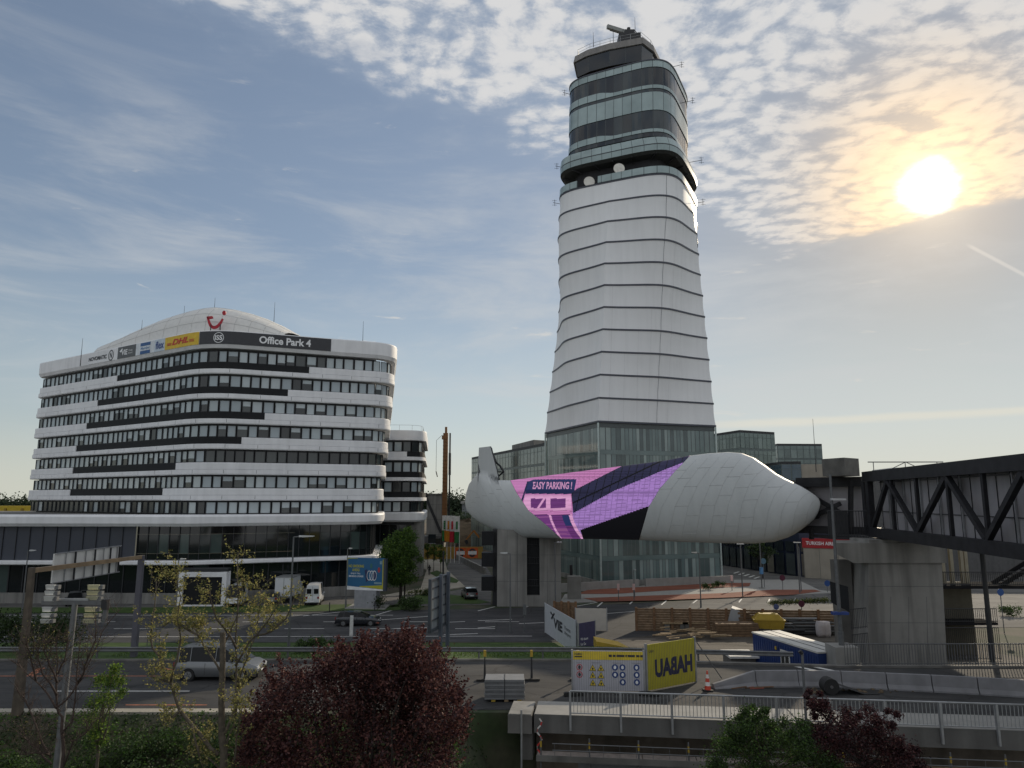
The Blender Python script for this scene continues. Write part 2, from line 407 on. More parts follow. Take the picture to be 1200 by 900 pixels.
def sheetmat(name, c0, c1, scale=.6, rough=.9, fine=12, crack=False, spec=.3):
    m = bpy.data.materials.new(name); m.use_nodes = True; nt = m.node_tree; N = nt.nodes; L = nt.links; b = N['Principled BSDF']
    b.inputs['Roughness'].default_value = rough; b.inputs['Specular IOR Level'].default_value = spec
    geo = N.new('ShaderNodeNewGeometry'); n1 = N.new('ShaderNodeTexNoise'); n1.inputs['Scale'].default_value = scale; n1.inputs['Detail'].default_value = 8; n1.inputs['Roughness'].default_value = .65
    mp = N.new('ShaderNodeMapping'); L.new(geo.outputs['Position'], mp.inputs[0]); mp.inputs['Scale'].default_value = (.35, 1.2, 1)
    L.new(mp.outputs[0], n1.inputs['Vector'])
    n2 = N.new('ShaderNodeTexNoise'); n2.inputs['Scale'].default_value = fine; n2.inputs['Detail'].default_value = 4; L.new(geo.outputs['Position'], n2.inputs['Vector'])
    ad = N.new('ShaderNodeMath'); ad.operation = 'MULTIPLY_ADD'; L.new(n2.outputs[0], ad.inputs[0]); ad.inputs[1].default_value = .35; L.new(n1.outputs[0], ad.inputs[2])
    r = N.new('ShaderNodeValToRGB'); L.new(ad.outputs[0], r.inputs[0]); e = r.color_ramp.elements
    e[0].position = .5; e[0].color = (*c0, 1); e[1].position = .85; e[1].color = (*c1, 1)
    # repair patches and fine cracks of older surfacing
    vp = N.new('ShaderNodeTexVoronoi'); vp.inputs['Scale'].default_value = .16; vp.distance = 'CHEBYCHEV'; L.new(mp.outputs[0], vp.inputs['Vector'])
    sp = N.new('ShaderNodeSeparateColor'); L.new(vp.outputs['Color'], sp.inputs[0])
    pr = N.new('ShaderNodeMapRange'); L.new(sp.outputs[0], pr.inputs[0]); pr.inputs[1].default_value = 0; pr.inputs[2].default_value = 1; pr.inputs[3].default_value = .80; pr.inputs[4].default_value = 1.12
    wv = N.new('ShaderNodeVectorMath'); wv.operation = 'MULTIPLY_ADD'; L.new(n1.outputs['Color'], wv.inputs[0]); wv.inputs[1].default_value = (1.6, 1.6, 0); L.new(geo.outputs['Position'], wv.inputs[2])
    vc = N.new('ShaderNodeTexVoronoi'); vc.feature = 'DISTANCE_TO_EDGE'; vc.inputs['Scale'].default_value = .22; L.new(wv.outputs[0], vc.inputs['Vector'])
    cr = N.new('ShaderNodeMapRange'); L.new(vc.outputs['Distance'], cr.inputs[0]); cr.inputs[1].default_value = .004; cr.inputs[2].default_value = .018; cr.inputs[3].default_value = .6 if crack else 1.0; cr.inputs[4].default_value = 1.0
    mm = N.new('ShaderNodeMath'); mm.operation = 'MULTIPLY'; L.new(cr.outputs[0], mm.inputs[0])
    if crack: L.new(pr.outputs[0], mm.inputs[1])
    else: mm.inputs[1].default_value = 1.0
    sc = N.new('ShaderNodeVectorMath'); sc.operation = 'SCALE'; L.new(r.outputs[0], sc.inputs[0]); L.new(mm.outputs[0], sc.inputs['Scale'])
    L.new(sc.outputs[0], b.inputs['Base Color'])
    bp = N.new('ShaderNodeBump'); bp.inputs['Strength'].default_value = .35; bp.inputs['Distance'].default_value = .03; L.new(n2.outputs[0], bp.inputs['Height']); L.new(bp.outputs[0], b.inputs['Normal'])
    MATS[name] = m; return m
asphalt = sheetmat('asphalt', (.030,.032,.035), (.066,.067,.070), crack=True)
asphalt_old = sheetmat('asphalt_old', (.028,.029,.031), (.060,.059,.058), .8, crack=True)
asphalt_pale = sheetmat('asphalt_pale', (.075,.075,.076), (.15,.147,.14), .4, crack=True)
paving = sheetmat('paving', (.26,.24,.20), (.40,.37,.31), .5)
gravel_m = sheetmat('gravel_sheet', (.045,.04,.034), (.15,.135,.115), .5, fine=5)
earth_m = sheetmat('earth', (.055,.04,.025), (.15,.115,.075), .5, fine=4)
red_pave = sheetmat('red_paving', (.15,.05,.03), (.24,.085,.052), .7)
grass_m = sheetmat('lawn_sheet', (.018,.040,.008), (.06,.105,.022), 1.2, fine=9)
def sheet(name, pts, z, m, label=None, th=0):
    mb = MB(); mb.prism([(p[0], p[1]) for p in pts], z-.30-th, z, m) if th else mb.face([(p[0], p[1], z) for p in (pts if sum(pts[i][0]*pts[(i+1)%len(pts)][1]-pts[(i+1)%len(pts)][0]*pts[i][1] for i in range(len(pts)))>0 else pts[::-1])], m)
    return mb.build(name, kind='structure')
def gp(*l, z=0): return [G(a, b, z)[:2] for a, b in l]
# near raised road
sheet('road', [(-75,36.9),(1,36.9),(1.1,37.05),(40,32.5),(40,45.6),(20,45.6),(6,47.4),(-75,47.4)], ROAD_Z+.004, asphalt_old)
sheet('pavement', [(-75,36.3),(-9,36.3),(-9,36.895),(-75,36.895)], ROAD_Z+.06, paving, th=.01)
mk = MB()
def strip(mb, p, q, w, z, m):
    p = Vector((p[0], p[1], 0)); q = Vector((q[0], q[1], 0)); d = (q-p).normalized(); r = Vector((d.y, -d.x, 0))*w/2
    mb.face([(*(p+r)[:2], z), (*(q+r)[:2], z), (*(q-r)[:2], z), (*(p-r)[:2], z)], m)
for a, b in [(-60,-40),(-36,-29),(-24,-17),(-13,-6)]: strip(mk, (a,40.3), (b,40.3), .14, ROAD_Z+.009, white_paint)
strip(mk, (-60,37.6), (-33,37.6), .12, ROAD_Z+.009, orange_mark); strip(mk, (-19,37.7), (-15,37.7), .12, ROAD_Z+.009, orange_mark)
strip(mk, (-60,43.6), (-16,43.6), .13, ROAD_Z+.009, orange_mark)
for x in (-33,-31,-27.6): strip(mk, (x,43.7), (x-.6,45.6), .4, ROAD_Z+.009, orange_mark)
strip(mk, (-21.5,45.8), (-17.6,43.7), .28, ROAD_Z+.009, orange_mark)
strip(mk, (19,44.8), (17.8,46.6), .3, ROAD_Z+.009, white_paint); strip(mk, (18,44.8), (16.8,46.6), .3, ROAD_Z+.009, white_paint)
mk.build('road_marking', kind='structure')
kb = MB(); kb.prism([(-75,47.4),(6,47.4),(20,45.6),(45,45.6),(45,45.82),(20,45.82),(6,47.62),(-75,47.62)], ROAD_Z-.2, ROAD_Z+.12, concrete_dark); kb.build('kerb', kind='structure')
rw = MB(); rw.prism([(9.6,FE(9.6)+.14),(20,45.84),(60,45.84),(60,46.3),(20,46.3),(9.6,FE(9.6)+.6)], -.3, ROAD_Z+.05, concrete_dark); rw.build('retaining_wall', label='low dark concrete wall holding up the raised road beside the site yard', cat='wall')
# far wide road at grade
sheet('road', [(-160,70.8),(8,72.6),(22,80),(60,80.5),(90,84),(90,112),(34,104),(6,95.5),(-8,93),(-40,90.2),(-160,90.2)], .004, asphalt)
sheet('road', [(20,88),(60,84.5),(130,100),(140,175),(40,175),(36,128),(28,108),(24,100)], .008, asphalt_pale)
mk = MB()
def pstrip(px0, py0, px1, py1, w, m=white_paint, z=.014):
    strip(mk, G(px0,py0), G(px1,py1), w, z, m)
for y in (744, 733.5, 724.5):
    pass
for a in range(-150, 2, 9): strip(mk, (a,79.6), (a+4.2,79.6), .18, .014, white_paint)
for a in range(-150, 6, 9): strip(mk, (a+3,83.9), (a+6.8,84.0), .18, .014, white_paint)
strip(mk, (-150,88.6), (-14,88.6), .2, .014, white_paint); strip(mk, (-150,74.0), (2,75.4), .16, .014, white_paint)
for (a,b,c,d) in [(355,722,410,716),(430,724,470,712),(480,709,500,705),(440,727,520,721),(560,716,580,711),(640,727,664,719),(667,712,700,706),(700,711,706,706),(738,708,742,704),(775,709,781,704),(812,707,817,703),(615,712,640,704),(608,731,652,729),(650,721,680,719.5),(560,736,580,734.5),(700,720,750,716),(745,722,800,719),(560,727.5,600,726),(505,730,545,728.5),(450,737,500,735.5),(520,744,560,742.5)]:
    pstrip(a,b,c,d,.2)
for (a,b,c,d) in [(866,706,869,702),(900,706,902,702),(930,705,932,701),(850,696,870,696),(690,706,740,704),(857,690,885,690)]: pstrip(a,b,c,d,.18,z=.02)
for k in range(7): strip(mk, G(885+k*5,681-k*.2), G(880+k*5.2,684.5-k*.2), .5, .02, white_paint)
for k in range(5): strip(mk, G(860+k*6,672+k*1.5), G(866+k*6,670+k*1.5), .4, .02, white_paint)
mk.build('road_marking', kind='structure')
# forecourt, islands of red paving
sheet('pavement', gp((655,708),(662,697),(760,686),(860,680),(935,680),(960,692),(985,695),(900,699),(760,703),(690,706)), .10, mat('forecourt_slab', (.27,.265,.25), .9, var=.1), th=.01)
def island(pts):
    sheet('pavement', gp(*pts), .13, red_pave)
island([(676,697),(690,692),(770,688),(850,684),(880,684),(878,688),(780,693),(720,697)])
island([(683,702),(760,699),(850,696),(905,692),(955,692),(962,694),(930,698),(850,701.5),(760,705),(700,706)])
# grass strips
sheet('lawn', [(-160,90.2),(-40,90.2),(-14,92.2),(-11,95.5),(-20,97.5),(-45,94.6),(-160,94.4)], .05, grass_m)
sheet('lawn', gp((497,694),(545,699),(575,706),(560,708),(500,708),(455,712)), .05, grass_m)
sheet('service_road', [(-160,94.4),(-45,94.6),(-20,97.5),(-8,95.5),(-6,100),(-14,108),(-42,100.5),(-160,100.5)], .03, asphalt_pale)
# street running back between the office and the bridge pier
sheet('road', [G(470,709)[:2],G(575,709)[:2],G(576,690)[:2],G(575,672)[:2],(-7,170),(-14,170),G(524,664)[:2],G(527,675)[:2],G(548,690)[:2],G(495,697)[:2]], .012, asphalt_pale)
sheet('pavement', [G(440,700)[:2],G(490,697)[:2],G(545,688)[:2],G(524,668)[:2],(-15.5,170),(-26,170),G(500,668)[:2],G(493,690)[:2]], .09, paving, th=.01)
sheet('lawn', gp((503,672),(512,669),(538,681),(535,684),(522,683)), .12, grass_m)
sheet('earth_yard', [(-60,171),(40,171),(60,420),(-90,420)], .02, earth_m)
# gravel building yard
def yard():
    mb = MB(); P = [(9.7,48.7),(20,47.8),(45,47.8),(46,61),(37,79.5),(22,79.6),(8.5,73),(9.7,60)]
    mb.face([(x, y, .012) for x, y in P], gravel_m); mb.build('gravel_yard', kind='structure')
yard()
sheet('pavement', [(40,52),(90,40),(120,90),(60,80),(46,66)], .014, paving)
sheet('road', gp((1108,688),(1230,690),(1230,664),(1108,664)), .03, asphalt_pale)
sheet('pavement', [(40,52),(90,40),(120,75),(60,74),(46,64)], .10, mat('tan_slab', (.20,.175,.13), .9, var=.25, scale=.8), th=.01)
# sloping lawn between the roads
bank_m = sheetmat('bank_soil', (.018,.028,.010), (.060,.050,.028), 1.0, fine=5)
def lawn():
    mb = MB(); xs = [-75+i*2.5 for i in range(0, 34)]; ys = [47.9+i*1.2 for i in range(0, 21)]; n = len(xs)
    mb.add([(x, y, hgt(x, y)+.03) for y in ys for x in xs], [(j*n+i, j*n+i+1, (j+1)*n+i+1, (j+1)*n+i) for j in range(len(ys)-1) for i in range(n-1)], grass_m)
    mb.build('lawn', smooth=True, kind='structure')
    mb = MB(); xs = [-40+i*1.5 for i in range(0, 28)]; ys = [14+i for i in range(0, 22)]; n = len(xs)
    mb.add([(x, y, hgt(x, y)+.03) for y in ys for x in xs], [(j*n+i, j*n+i+1, (j+1)*n+i+1, (j+1)*n+i) for j in range(len(ys)-1) for i in range(n-1)], bank_m)
    mb.build('ground', smooth=True, kind='structure')
lawn()
# ================================================================ control tower
TC = Vector((21.5, 131))
A0 = atan2(-17, -8)                     # near corner of the square foot
A1 = R(-71)                             # near corner of the rounded top
def rbase(t):
    a = t-A0; return 1/max(abs(cos(a-pi/4)), abs(sin(a-pi/4)))
def rtop(t, p=4.6):
    a = t-A1+pi/4; return 1/((abs(cos(a))**p+abs(sin(a))**p)**(1/p))
NT = 120
TH = [A0+2*pi*i/NT for i in range(NT)]
def shape(b): return [( (1-b)*rbase(t)+b*rtop(t) ) for t in TH]
def rpt(b, s, cx, cy, t): r = ((1-b)*rbase(t)+b*rtop(t))*s; return (cx+r*cos(t), cy+r*sin(t))
def fit(b, ynear, xl, xr, cy=131, yz=None):
    s = 13.; cx = 21.5; z = 50
    for it in range(14):
        p = rpt(b, s, cx, cy, A1); z = zpy(ynear, p[1]) if yz is None else yz
        px = [proj((*rpt(b, s, cx, cy, t), z)) for t in TH]
        l = min(a[0] for a in px); r = max(a[0] for a in px); zc = cy/.95
        s *= ((xr-xl)/(r-l)); cx += ((xl+xr)/2-(l+r)/2)/F*zc*.98
    return dict(b=b, s=s, cx=cx, cy=cy, z=z)
def ring(q, k=1.0, dz=0, off=0):
    return [Vector((q['cx']+(q['s']*k*r+off)*cos(t), q['cy']+(q['s']*k*r+off)*sin(t), q['z']+dz)) for t, r in zip(TH, shape(q['b']))]
rows = [(204.5,656,816.5),(229.3,654.8,817.2),(254.5,653.8,817.6),(282,654.3,819),(308,654.8,821),(334,654.6,823.7),(361,652.7,826),(386.5,650,828.7),(412.5,647.2,831.2),(442,644.2,833.7),(471,641.2,836.2),(497.5,638.5,839)]
Q = []
for i, (y, l, r) in enumerate(rows):
    b = 1-i/11; Q.append(fit(b, y, l, r))
z0, z11 = Q[0]['z'], 25.9
for i, q in enumerate(Q):                # even storeys
    z = lerp(z0, z11, i/11); Q[i] = fit(q['b'], 0, rows[i][1], rows[i][2], yz=z)
tower = thing('control_tower', 'tall white air traffic control tower with glazed cab and radar on top', 'tower', (TC.x, TC.y, 0))
membrane = mat('tower_membrane', (.77,.78,.79), .6, var=.035, scale=.12, streak=.05)
trim_m = mat('tower_trim', (.055,.06,.08), .5)
def mixq(a, b, t): return {k: lerp(a[k], b[k], t) for k in a}
for i in range(11):
    mb = MB(); rs = []
    for j in range(7):
        t = j/6; rs.append(ring(mixq(Q[i+1], Q[i], t), off=-.13*sin(pi*t)-.02))
    mb.rings(rs, membrane); mb.build('membrane_panel', tower, smooth=25)
for i in range(12):
    q = Q[i]; mb = MB(); h = .15
    mb.rings([ring(q, dz=-h, off=-.5), ring(q, dz=-h, off=.06), ring(q, dz=h, off=.06), ring(q, dz=h, off=-.5)], trim_m); mb.build('ring_trim', tower, smooth=30)
# vertical seam and small hatch marks on the shaft
mb = MB(); seam_t = A1-.02
for i in range(11):
    for j in range(6):
        qa = mixq(Q[i+1], Q[i], j/6); qb = mixq(Q[i+1], Q[i], (j+1)/6)
        def pp(q, t, tt): x, y = rpt(q['b'], q['s'], q['cx'], q['cy'], t); o = -.13*sin(pi*tt)+.02; return Vector((x+o*cos(t), y+o*sin(t), q['z']))
        mb.face([pp(qa, seam_t, j/6), pp(qa, seam_t+.004, j/6), pp(qb, seam_t+.004, (j+1)/6), pp(qb, seam_t, (j+1)/6)], trim_m)
mb.build('panel_joint', tower)
faint = mat('faint_joint', (.58,.58,.59), .6)
for dt, lo, hi in ((-.34,7,11),(-.52,8,11),(-.16,6,11),(.16,0,11),(-.68,5,11),(.34,2,9)):
    mb = MB()
    for i in range(lo, hi):
        for j in range(6):
            qa = mixq(Q[i+1], Q[i], j/6); qb = mixq(Q[i+1], Q[i], (j+1)/6); t_ = A1+dt
            mb.face([pp(qa, t_, j/6), pp(qa, t_+.0022, j/6), pp(qb, t_+.0022, (j+1)/6), pp(qb, t_, (j+1)/6)], faint)
    mb.build('panel_joint', tower)
def band(rs, m, seam=None, every=2, frac=.1, mlist=None, name='band', parent=None, off=0, seed=0, thick=True):
    """facade band between ring lists rs[0] (bottom) and rs[1] (top), split into panels with joints"""
    rnd = random.Random(seed); mb = MB(); n = len(rs[0]); a, b = rs
    for k in range(0, n, every):
        k2 = (k+every) % n
        chain = [(k+j) % n for j in range(every+1)]
        mm = mlist[rnd.randrange(len(mlist))] if mlist else m
        for j in range(every):
            i0, i1 = chain[j], chain[j+1]
            if j == 0 and seam:
                pa = a[i0].lerp(a[i1], frac); pb = b[i0].lerp(b[i1], frac)
                mb.face([a[i0], pa, pb, b[i0]], seam); mb.face([pa, a[i1], b[i1], pb], mm)
            else: mb.face([a[i0], a[i1], b[i1], b[i0]], mm)
    return mb.build(name, parent)
# glazed foot
q = dict(Q[11]); foot = []
zl = [0.8, 4.6, 8.8, 13.0, 17.2, 21.4, 25.75]
gts = [glassmat('tower_glass_a', (.13,.18,.178), .06), glassmat('tower_glass_b', (.17,.225,.22), .08), glassmat('tower_glass_c', (.25,.31,.30), .1), glassmat('tower_glass_d', (.08,.11,.11), .05)]
slab_m = mat('tower_slab', (.07,.085,.088), .4)
for i in range(len(zl)-1):
    qa = dict(q); qa['z'] = zl[i]; qb = dict(q); qb['z'] = zl[i+1]
    band([ring(qa, off=-.35), ring(qb, off=-.35, dz=-.75)], None, seam=slab_m, every=1, frac=.16, mlist=gts, name='curtain_wall', parent=tower, seed=i)
    mb = MB(); mb.rings([ring(qb, off=-.8, dz=-.75), ring(qb, off=-.28, dz=-.75), ring(qb, off=-.28, dz=-.02), ring(qb, off=-.8, dz=-.02)], slab_m if i % 2 else gts[0]); mb.build('floor_edge', tower)
mb = MB(); qa = dict(q); qa['z'] = 0; qb = dict(q); qb['z'] = .8; mb.rings([ring(qa, off=-.2), ring(qb, off=-.2), ring(qb, off=-1)], concrete); mb.build('plinth', tower)
c = ring(q, off=-.1)
for k in (0, 30, 60, 90):
    p = c[k]; mb = MB(); mb.tube([(p.x, p.y, .1), (p.x, p.y, 25.7)], .16, mat('corner_post', (.40,.47,.46), .3, metal=.3), 8); mb.build('corner_post', tower)
# gallery
teal = glassmat('teal_panel', (.32,.405,.41), .25); teal2 = glassmat('teal_panel_b', (.28,.36,.365), .25)
seam_m = mat('facade_joint', (.05,.06,.065), .5)
win_m = [glassmat('tower_window_a', (.018,.022,.028), .05), glassmat('tower_window_b', (.03,.038,.045), .06), glassmat('tower_window_c', (.045,.058,.065), .06)]
q0 = Q[0]
def qf(y, l, r, cy=131, b=1.0): return fit(b, y, l, r, cy)
par_t = qf(194.9, 656.2, 816.3)
mb = MB(); mb.rings([ring(q0, off=-7, dz=.1), ring(q0, off=.1, dz=.1)], concrete_dark); mb.build('gallery_floor', tower)
gal = [ring(q0, dz=.25, off=.05), ring(par_t, off=.05)]
# parapet with a gap toward the left front as in the tower itself
def arc_band(rs, sel, m, seam, name, every=3, frac=.05, thick=.15):
    mb = MB(); n = NT
    for k in sel:
        a0, a1, b0, b1 = rs[0][k], rs[0][(k+1)%n], rs[1][k], rs[1][(k+1)%n]
        if k % every == 0:
            pa = a0.lerp(a1, frac*every); pb = b0.lerp(b1, frac*every); mb.face([a0, pa, pb, b0], seam); a0, b0 = pa, pb
        mb.face([a0, a1, b1, b0], m)
        c = Vector((q0['cx'], q0['cy'], 0)); 
        def inn(p): d = (p-c); d.z = 0; return p - d.normalized()*thick
        mb.face([b0, b1, inn(b1), inn(b0)], m); mb.face([inn(a1), inn(a0), inn(b0), inn(b1)], m)
    return mb.build(name, tower)
def angsel(f): return [k for k in range(NT) if f(proj(ring(q0)[k])[0], ring(q0)[k].y)]
arc_band(gal, angsel(lambda x, y: not (672 < x < 700 and y < 131)), teal, seam_m, 'parapet')
ov_b = qf(177.5, 656.2, 817.2); ov_m = qf(168.5, 656.4, 816.6); ov_t = qf(160.8, 657.2, 813.8)
mb = MB(); core_b = dict(q0); mb.rings([ring(q0, off=-3.2, dz=.12), ring(dict(ov_b, s=q0['s'], cx=q0['cx']), off=-3.2)], mat('gallery_wall', (.03,.03,.035), .8)); mb.build('gallery_wall', tower, smooth=20)
mb = MB(); mb.rings([ring(ov_b, off=-3.4, dz=.0), ring(ov_b, off=-.9), ring(ov_b, off=-.15, dz=.35)], mat('soffit', (.05,.055,.055), .7)); mb.build('soffit', tower, smooth=20)
band([ring(ov_b, dz=.3, off=-.1), ring(ov_m, dz=-.15, off=0)], teal2, seam_m, 3, .04*3, name='overhang_panel', parent=tower)
band([ring(ov_m, dz=-.15, off=-.02), ring(ov_m, dz=.05, off=-.02)], seam_m, name='overhang_joint', parent=tower)
band([ring(ov_m, dz=.05), ring(ov_t)], teal, seam_m, 3, .04*3, name='overhang_panel', parent=tower)
for k in range(0, NT, 6):
    mb = MB(); p = ring(ov_b, off=-.5)[k]; p2 = ring(ov_b, off=-2.8)[k]; mb.bar(p+Vector((0,0,-.1)), p2+Vector((0,0,-.3)), .12, .3, steel_dark); mb.build('soffit_beam', tower)
mb = MB(); mb.rings([ring(ov_t, off=0), ring(ov_t, off=-3)], trim_m); mb.build('ledge', tower)
# cab storeys
fb = qf(158.5, 666, 806.9); ft = qf(71.2, 667.6, 805.2)
def fz(y):            # ring at near-corner pixel row y, interpolated between foot and head of the storeys
    t = (158.5-y)/(158.5-71.2); return mixq(fb, ft, t)
def win_lo(yl, yr):   # lower edge of the window strips steps up toward the left front
    a = ring(fz(yl)); b = ring(fz(yr)); out = []
    for k in range(NT):
        x = proj(a[k])[0]; front = a[k].y < 131.5
        t = sstep(700, 722, x) if front or x > 790 else 0
        out.append(a[k].lerp(b[k], t))
    return out
L_ = [(ring(fz(160)), ring(fz(154.7)), 'w'), (ring(fz(154.7)), win_lo(147.5, 151.0), 't'), (win_lo(147.5, 151.0), ring(fz(129.3)), 'w'),
      (ring(fz(129.3)), ring(fz(108.2)), 't'), (ring(fz(108.2)), ring(fz(104)), 's'), (ring(fz(104)), win_lo(96, 100.0), 't'), (win_lo(96, 100.0), ring(fz(78.7)), 'w'), (ring(fz(78.7)), ring(fz(71.2)), 't')]
for i, (a, b, k) in enumerate(L_):
    if k in 'ws':
        def inset(r, d):
            c = Vector((q0['cx'], q0['cy'], 0)); return [p - (Vector((p.x, p.y, 0))-c).normalized()*d for p in r]
        band([inset(a, .12), inset(b, .12)], None, seam_m, 3, .10*3, mlist=win_m if k == 'w' else win_m[1:]+[win_m[2]], name='window_strip', parent=tower, seed=i+3)
        mb = MB(); mb.rings([inset(a, .14), a], seam_m); mb.rings([b, inset(b, .14)], seam_m); mb.build('window_sill', tower)
    else:
        band([a, b], None, seam_m, 3, .05*3, mlist=[teal, teal, teal2], name='facade_panel', parent=tower, seed=i)
mb = MB(); mb.rings([ring(ft), ring(ft, off=.12, dz=.0), ring(ft, off=.12, dz=.22), ring(ft, off=-2.5, dz=.22)], trim_m); mb.build('coping', tower)
mb = MB(); mb.face(ring(ft, off=-2.4, dz=.2), concrete_dark); mb.build('terrace', tower)
# top cab: slanted dark glazing in flat facets
def poly_fit(ynear, xl, xr, cy, corners):
    s = 9.; cx = 17; z = 80
    for _ in range(14):
        P = [(cx+s*r*cos(a), cy+s*r*sin(a)) for a, r in corners]
        px = [proj((*p, z)) for p in P]; l = min(a[0] for a in px); r = max(a[0] for a in px)
        near = P[corners_near]; z = zpy(ynear, near[1])
        s *= (xr-xl)/(r-l); cx += ((xl+xr)/2-(l+r)/2)/F*cy/.9
    return [Vector((*p, z)) for p in P]
angs = [-160, -142, -112, -72, -50, -26, 0, 40, 85, 130, 170]
corners = [(R(a), rtop(R(a), 5)) for a in angs]; corners_near = 3
cb0 = poly_fit(70.6, 676.8, 774.5, 129, corners); cb1 = poly_fit(52.0, 674.0, 776.4, 129, corners); cb2 = poly_fit(44.2, 675.0, 776.0, 129, corners)
for k in range(len(angs)):
    k2 = (k+1) % len(angs); mb = MB(); a0, a1, b0, b1 = cb0[k], cb0[k2], cb1[k], cb1[k2]
    n = max(1, round((a1-a0).length/3.0))
    for j in range(n):
        t0, t1 = j/n+.012, (j+1)/n-.012
        mb.face([a0.lerp(a1, t0), a0.lerp(a1, t1), b0.lerp(b1, t1), b0.lerp(b1, t0)], win_m[0] if k != 3 else win_m[1])
        mb.face([a0.lerp(a1, j/n), a0.lerp(a1, t0), b0.lerp(b1, t0), b0.lerp(b1, j/n)], seam_m)
        mb.face([a0.lerp(a1, t1), a0.lerp(a1, (j+1)/n), b0.lerp(b1, (j+1)/n), b0.lerp(b1, t1)], seam_m)
    mb.build('cab_window', tower)
fas = mat('cab_fascia', (.20,.19,.18), .6, streak=.2); cc = sum((p for p in cb1), Vector())/len(cb1)
def outp(p, d): v = (p-cc); v.z = 0; return p+v.normalized()*d
mb = MB(); mb.rings([[outp(p, -.1) for p in cb1], [outp(p, .35) for p in cb1], [outp(p, .2) for p in cb2], [outp(p, -1.2)+Vector((0,0,.25)) for p in cb2]], fas, caps=(False, True)); mb.build('roof', tower)
mb = MB()
for k in range(len(angs)):
    a, b = outp(cb2[k], -.4), outp(cb2[(k+1)%len(angs)], -.4); n = max(1, int((b-a).length/1.8))
    for j in range(n): p = a.lerp(b, j/n); mb.tube([p+Vector((0,0,.1)), p+Vector((0,0,1.45))], .035, galv, 5)
    for h in (.8, 1.4): mb.tube([a+Vector((0,0,h)), b+Vector((0,0,h))], .03, galv, 5)
mb.build('roof_railing', tower)
zr = cb2[3].z+.3; rc = at(737, 44, 127); rc.z = zr
zq = zpy(43.5, 127)-1.1; mb = MB(); mb.box((rc.x-2.1, rc.y-1.4, zr), (rc.x+2.0, rc.y+1.4, zq+1.1), steel_dark); mb.tube([(rc.x-1.9,rc.y-1.2,zq+1),(rc.x-1.2,rc.y,zq+2.0)], .12, steel_dark, 6); zr = zq; mb.box((rc.x-.9, rc.y-.8, zr+1.1), (rc.x+1.0, rc.y+.8, zr+2.2), steel_dark)
mb.tube([(rc.x, rc.y, zr+2), (rc.x, rc.y, zr+3.0)], .35, steel_dark, 10)
for dx in (-1.6, -1.1, .4, 1.5): mb.tube([(rc.x+dx, rc.y-1.2, zr+1), (rc.x+dx*.6, rc.y-.2, zr+2.6)], .06, steel_dark, 5)
mb.tube([(rc.x-3.0, rc.y, zr), (rc.x-3.0, rc.y, zr+2.9)], .05, steel_dark, 6)
rad = mb.build('radar_mount', tower)
mb = MB(); p0 = at(711.5, 31.2, 127); p1 = at(746, 41.8, 129); mb.bar(p0, p1, .55, .75, mat('radar_grey', (.24,.25,.24), .6)); mb.bar(p0.lerp(p1,.1)+Vector((0,.35,-.2)), p0.lerp(p1,.9)+Vector((0,.35,-.2)), .3, .3, steel_dark)
mb.build('radar_antenna', tower)
def whip(p, h, name='antenna', par=None, r=.045):
    mb = MB(); mb.tube([p, p+Vector((0,0,h*.5)), p+Vector((0,0,h))], [r*1.5, r, r*.5], steel_dark, 6); return mb.build(name, par)
whip(at(695.5, 55, 124), 3.0, par=tower); whip(at(744.5, 41, 130), 3.8, par=tower)
for (px, py, Y, dr) in [(658, 195, 133, -1), (816, 188, 126, 1), (667, 109, 133, -1), (806, 118, 127, 1), (793, 76, 124, 1), (818, 237, 128, 1), (655.5, 238, 133, -1)]:
    p = at(px, py, Y); mb = MB(); mb.tube([p-Vector((dr*2.6,-1.5,0)), p+Vector((dr*1.2,0,.1))], .05, steel_dark, 5)
    mb.tube([p+Vector((dr*.9,0,-.6)), p+Vector((dr*.9,0,.7))], .04, steel_dark, 5)
    for z in (-.4, .5): mb.tube([p+Vector((dr*.5,0,z)), p+Vector((dr*1.4,0,z))], .03, steel_dark, 5)
    mb.build('antenna', tower)
for (px, py) in [(690.5, 213), (725.5, 197.5)]:
    k = min((k for k in range(NT) if ring(q0)[k].y < 131), key=lambda k: abs(proj(ring(q0, off=-.6)[k])[0]-px))
    c = ring(q0, off=-.3)[k]; p = at(px, py, c.y); mb = MB()
    for r0, dz in ((1.0, 0), (.0, .25)): pass
    R0 = []; 
    for j, (rr, dy) in enumerate(((1.0, -.05), (.98, .0), (.6, .18), (.05, .26), (.05, .5))):
        R0.append([Vector((p.x+rr*cos(2*pi*i/18), p.y+dy, p.z+rr*sin(2*pi*i/18))) for i in range(18)])
    mb.rings(R0, mat('dish_white', (.72,.70,.64), .5), caps=(False, True)); mb.face([Vector((p.x+.97*cos(-2*pi*i/18), p.y-.02, p.z+.97*sin(-2*pi*i/18))) for i in range(18)], MATS['dish_white'])
    mb.tube([(p.x, p.y+.45, p.z), (p.x, p.y+.45, p.z-1.3)], .07, galv, 6)
    mb.build('satellite_dish', tower, smooth=30)
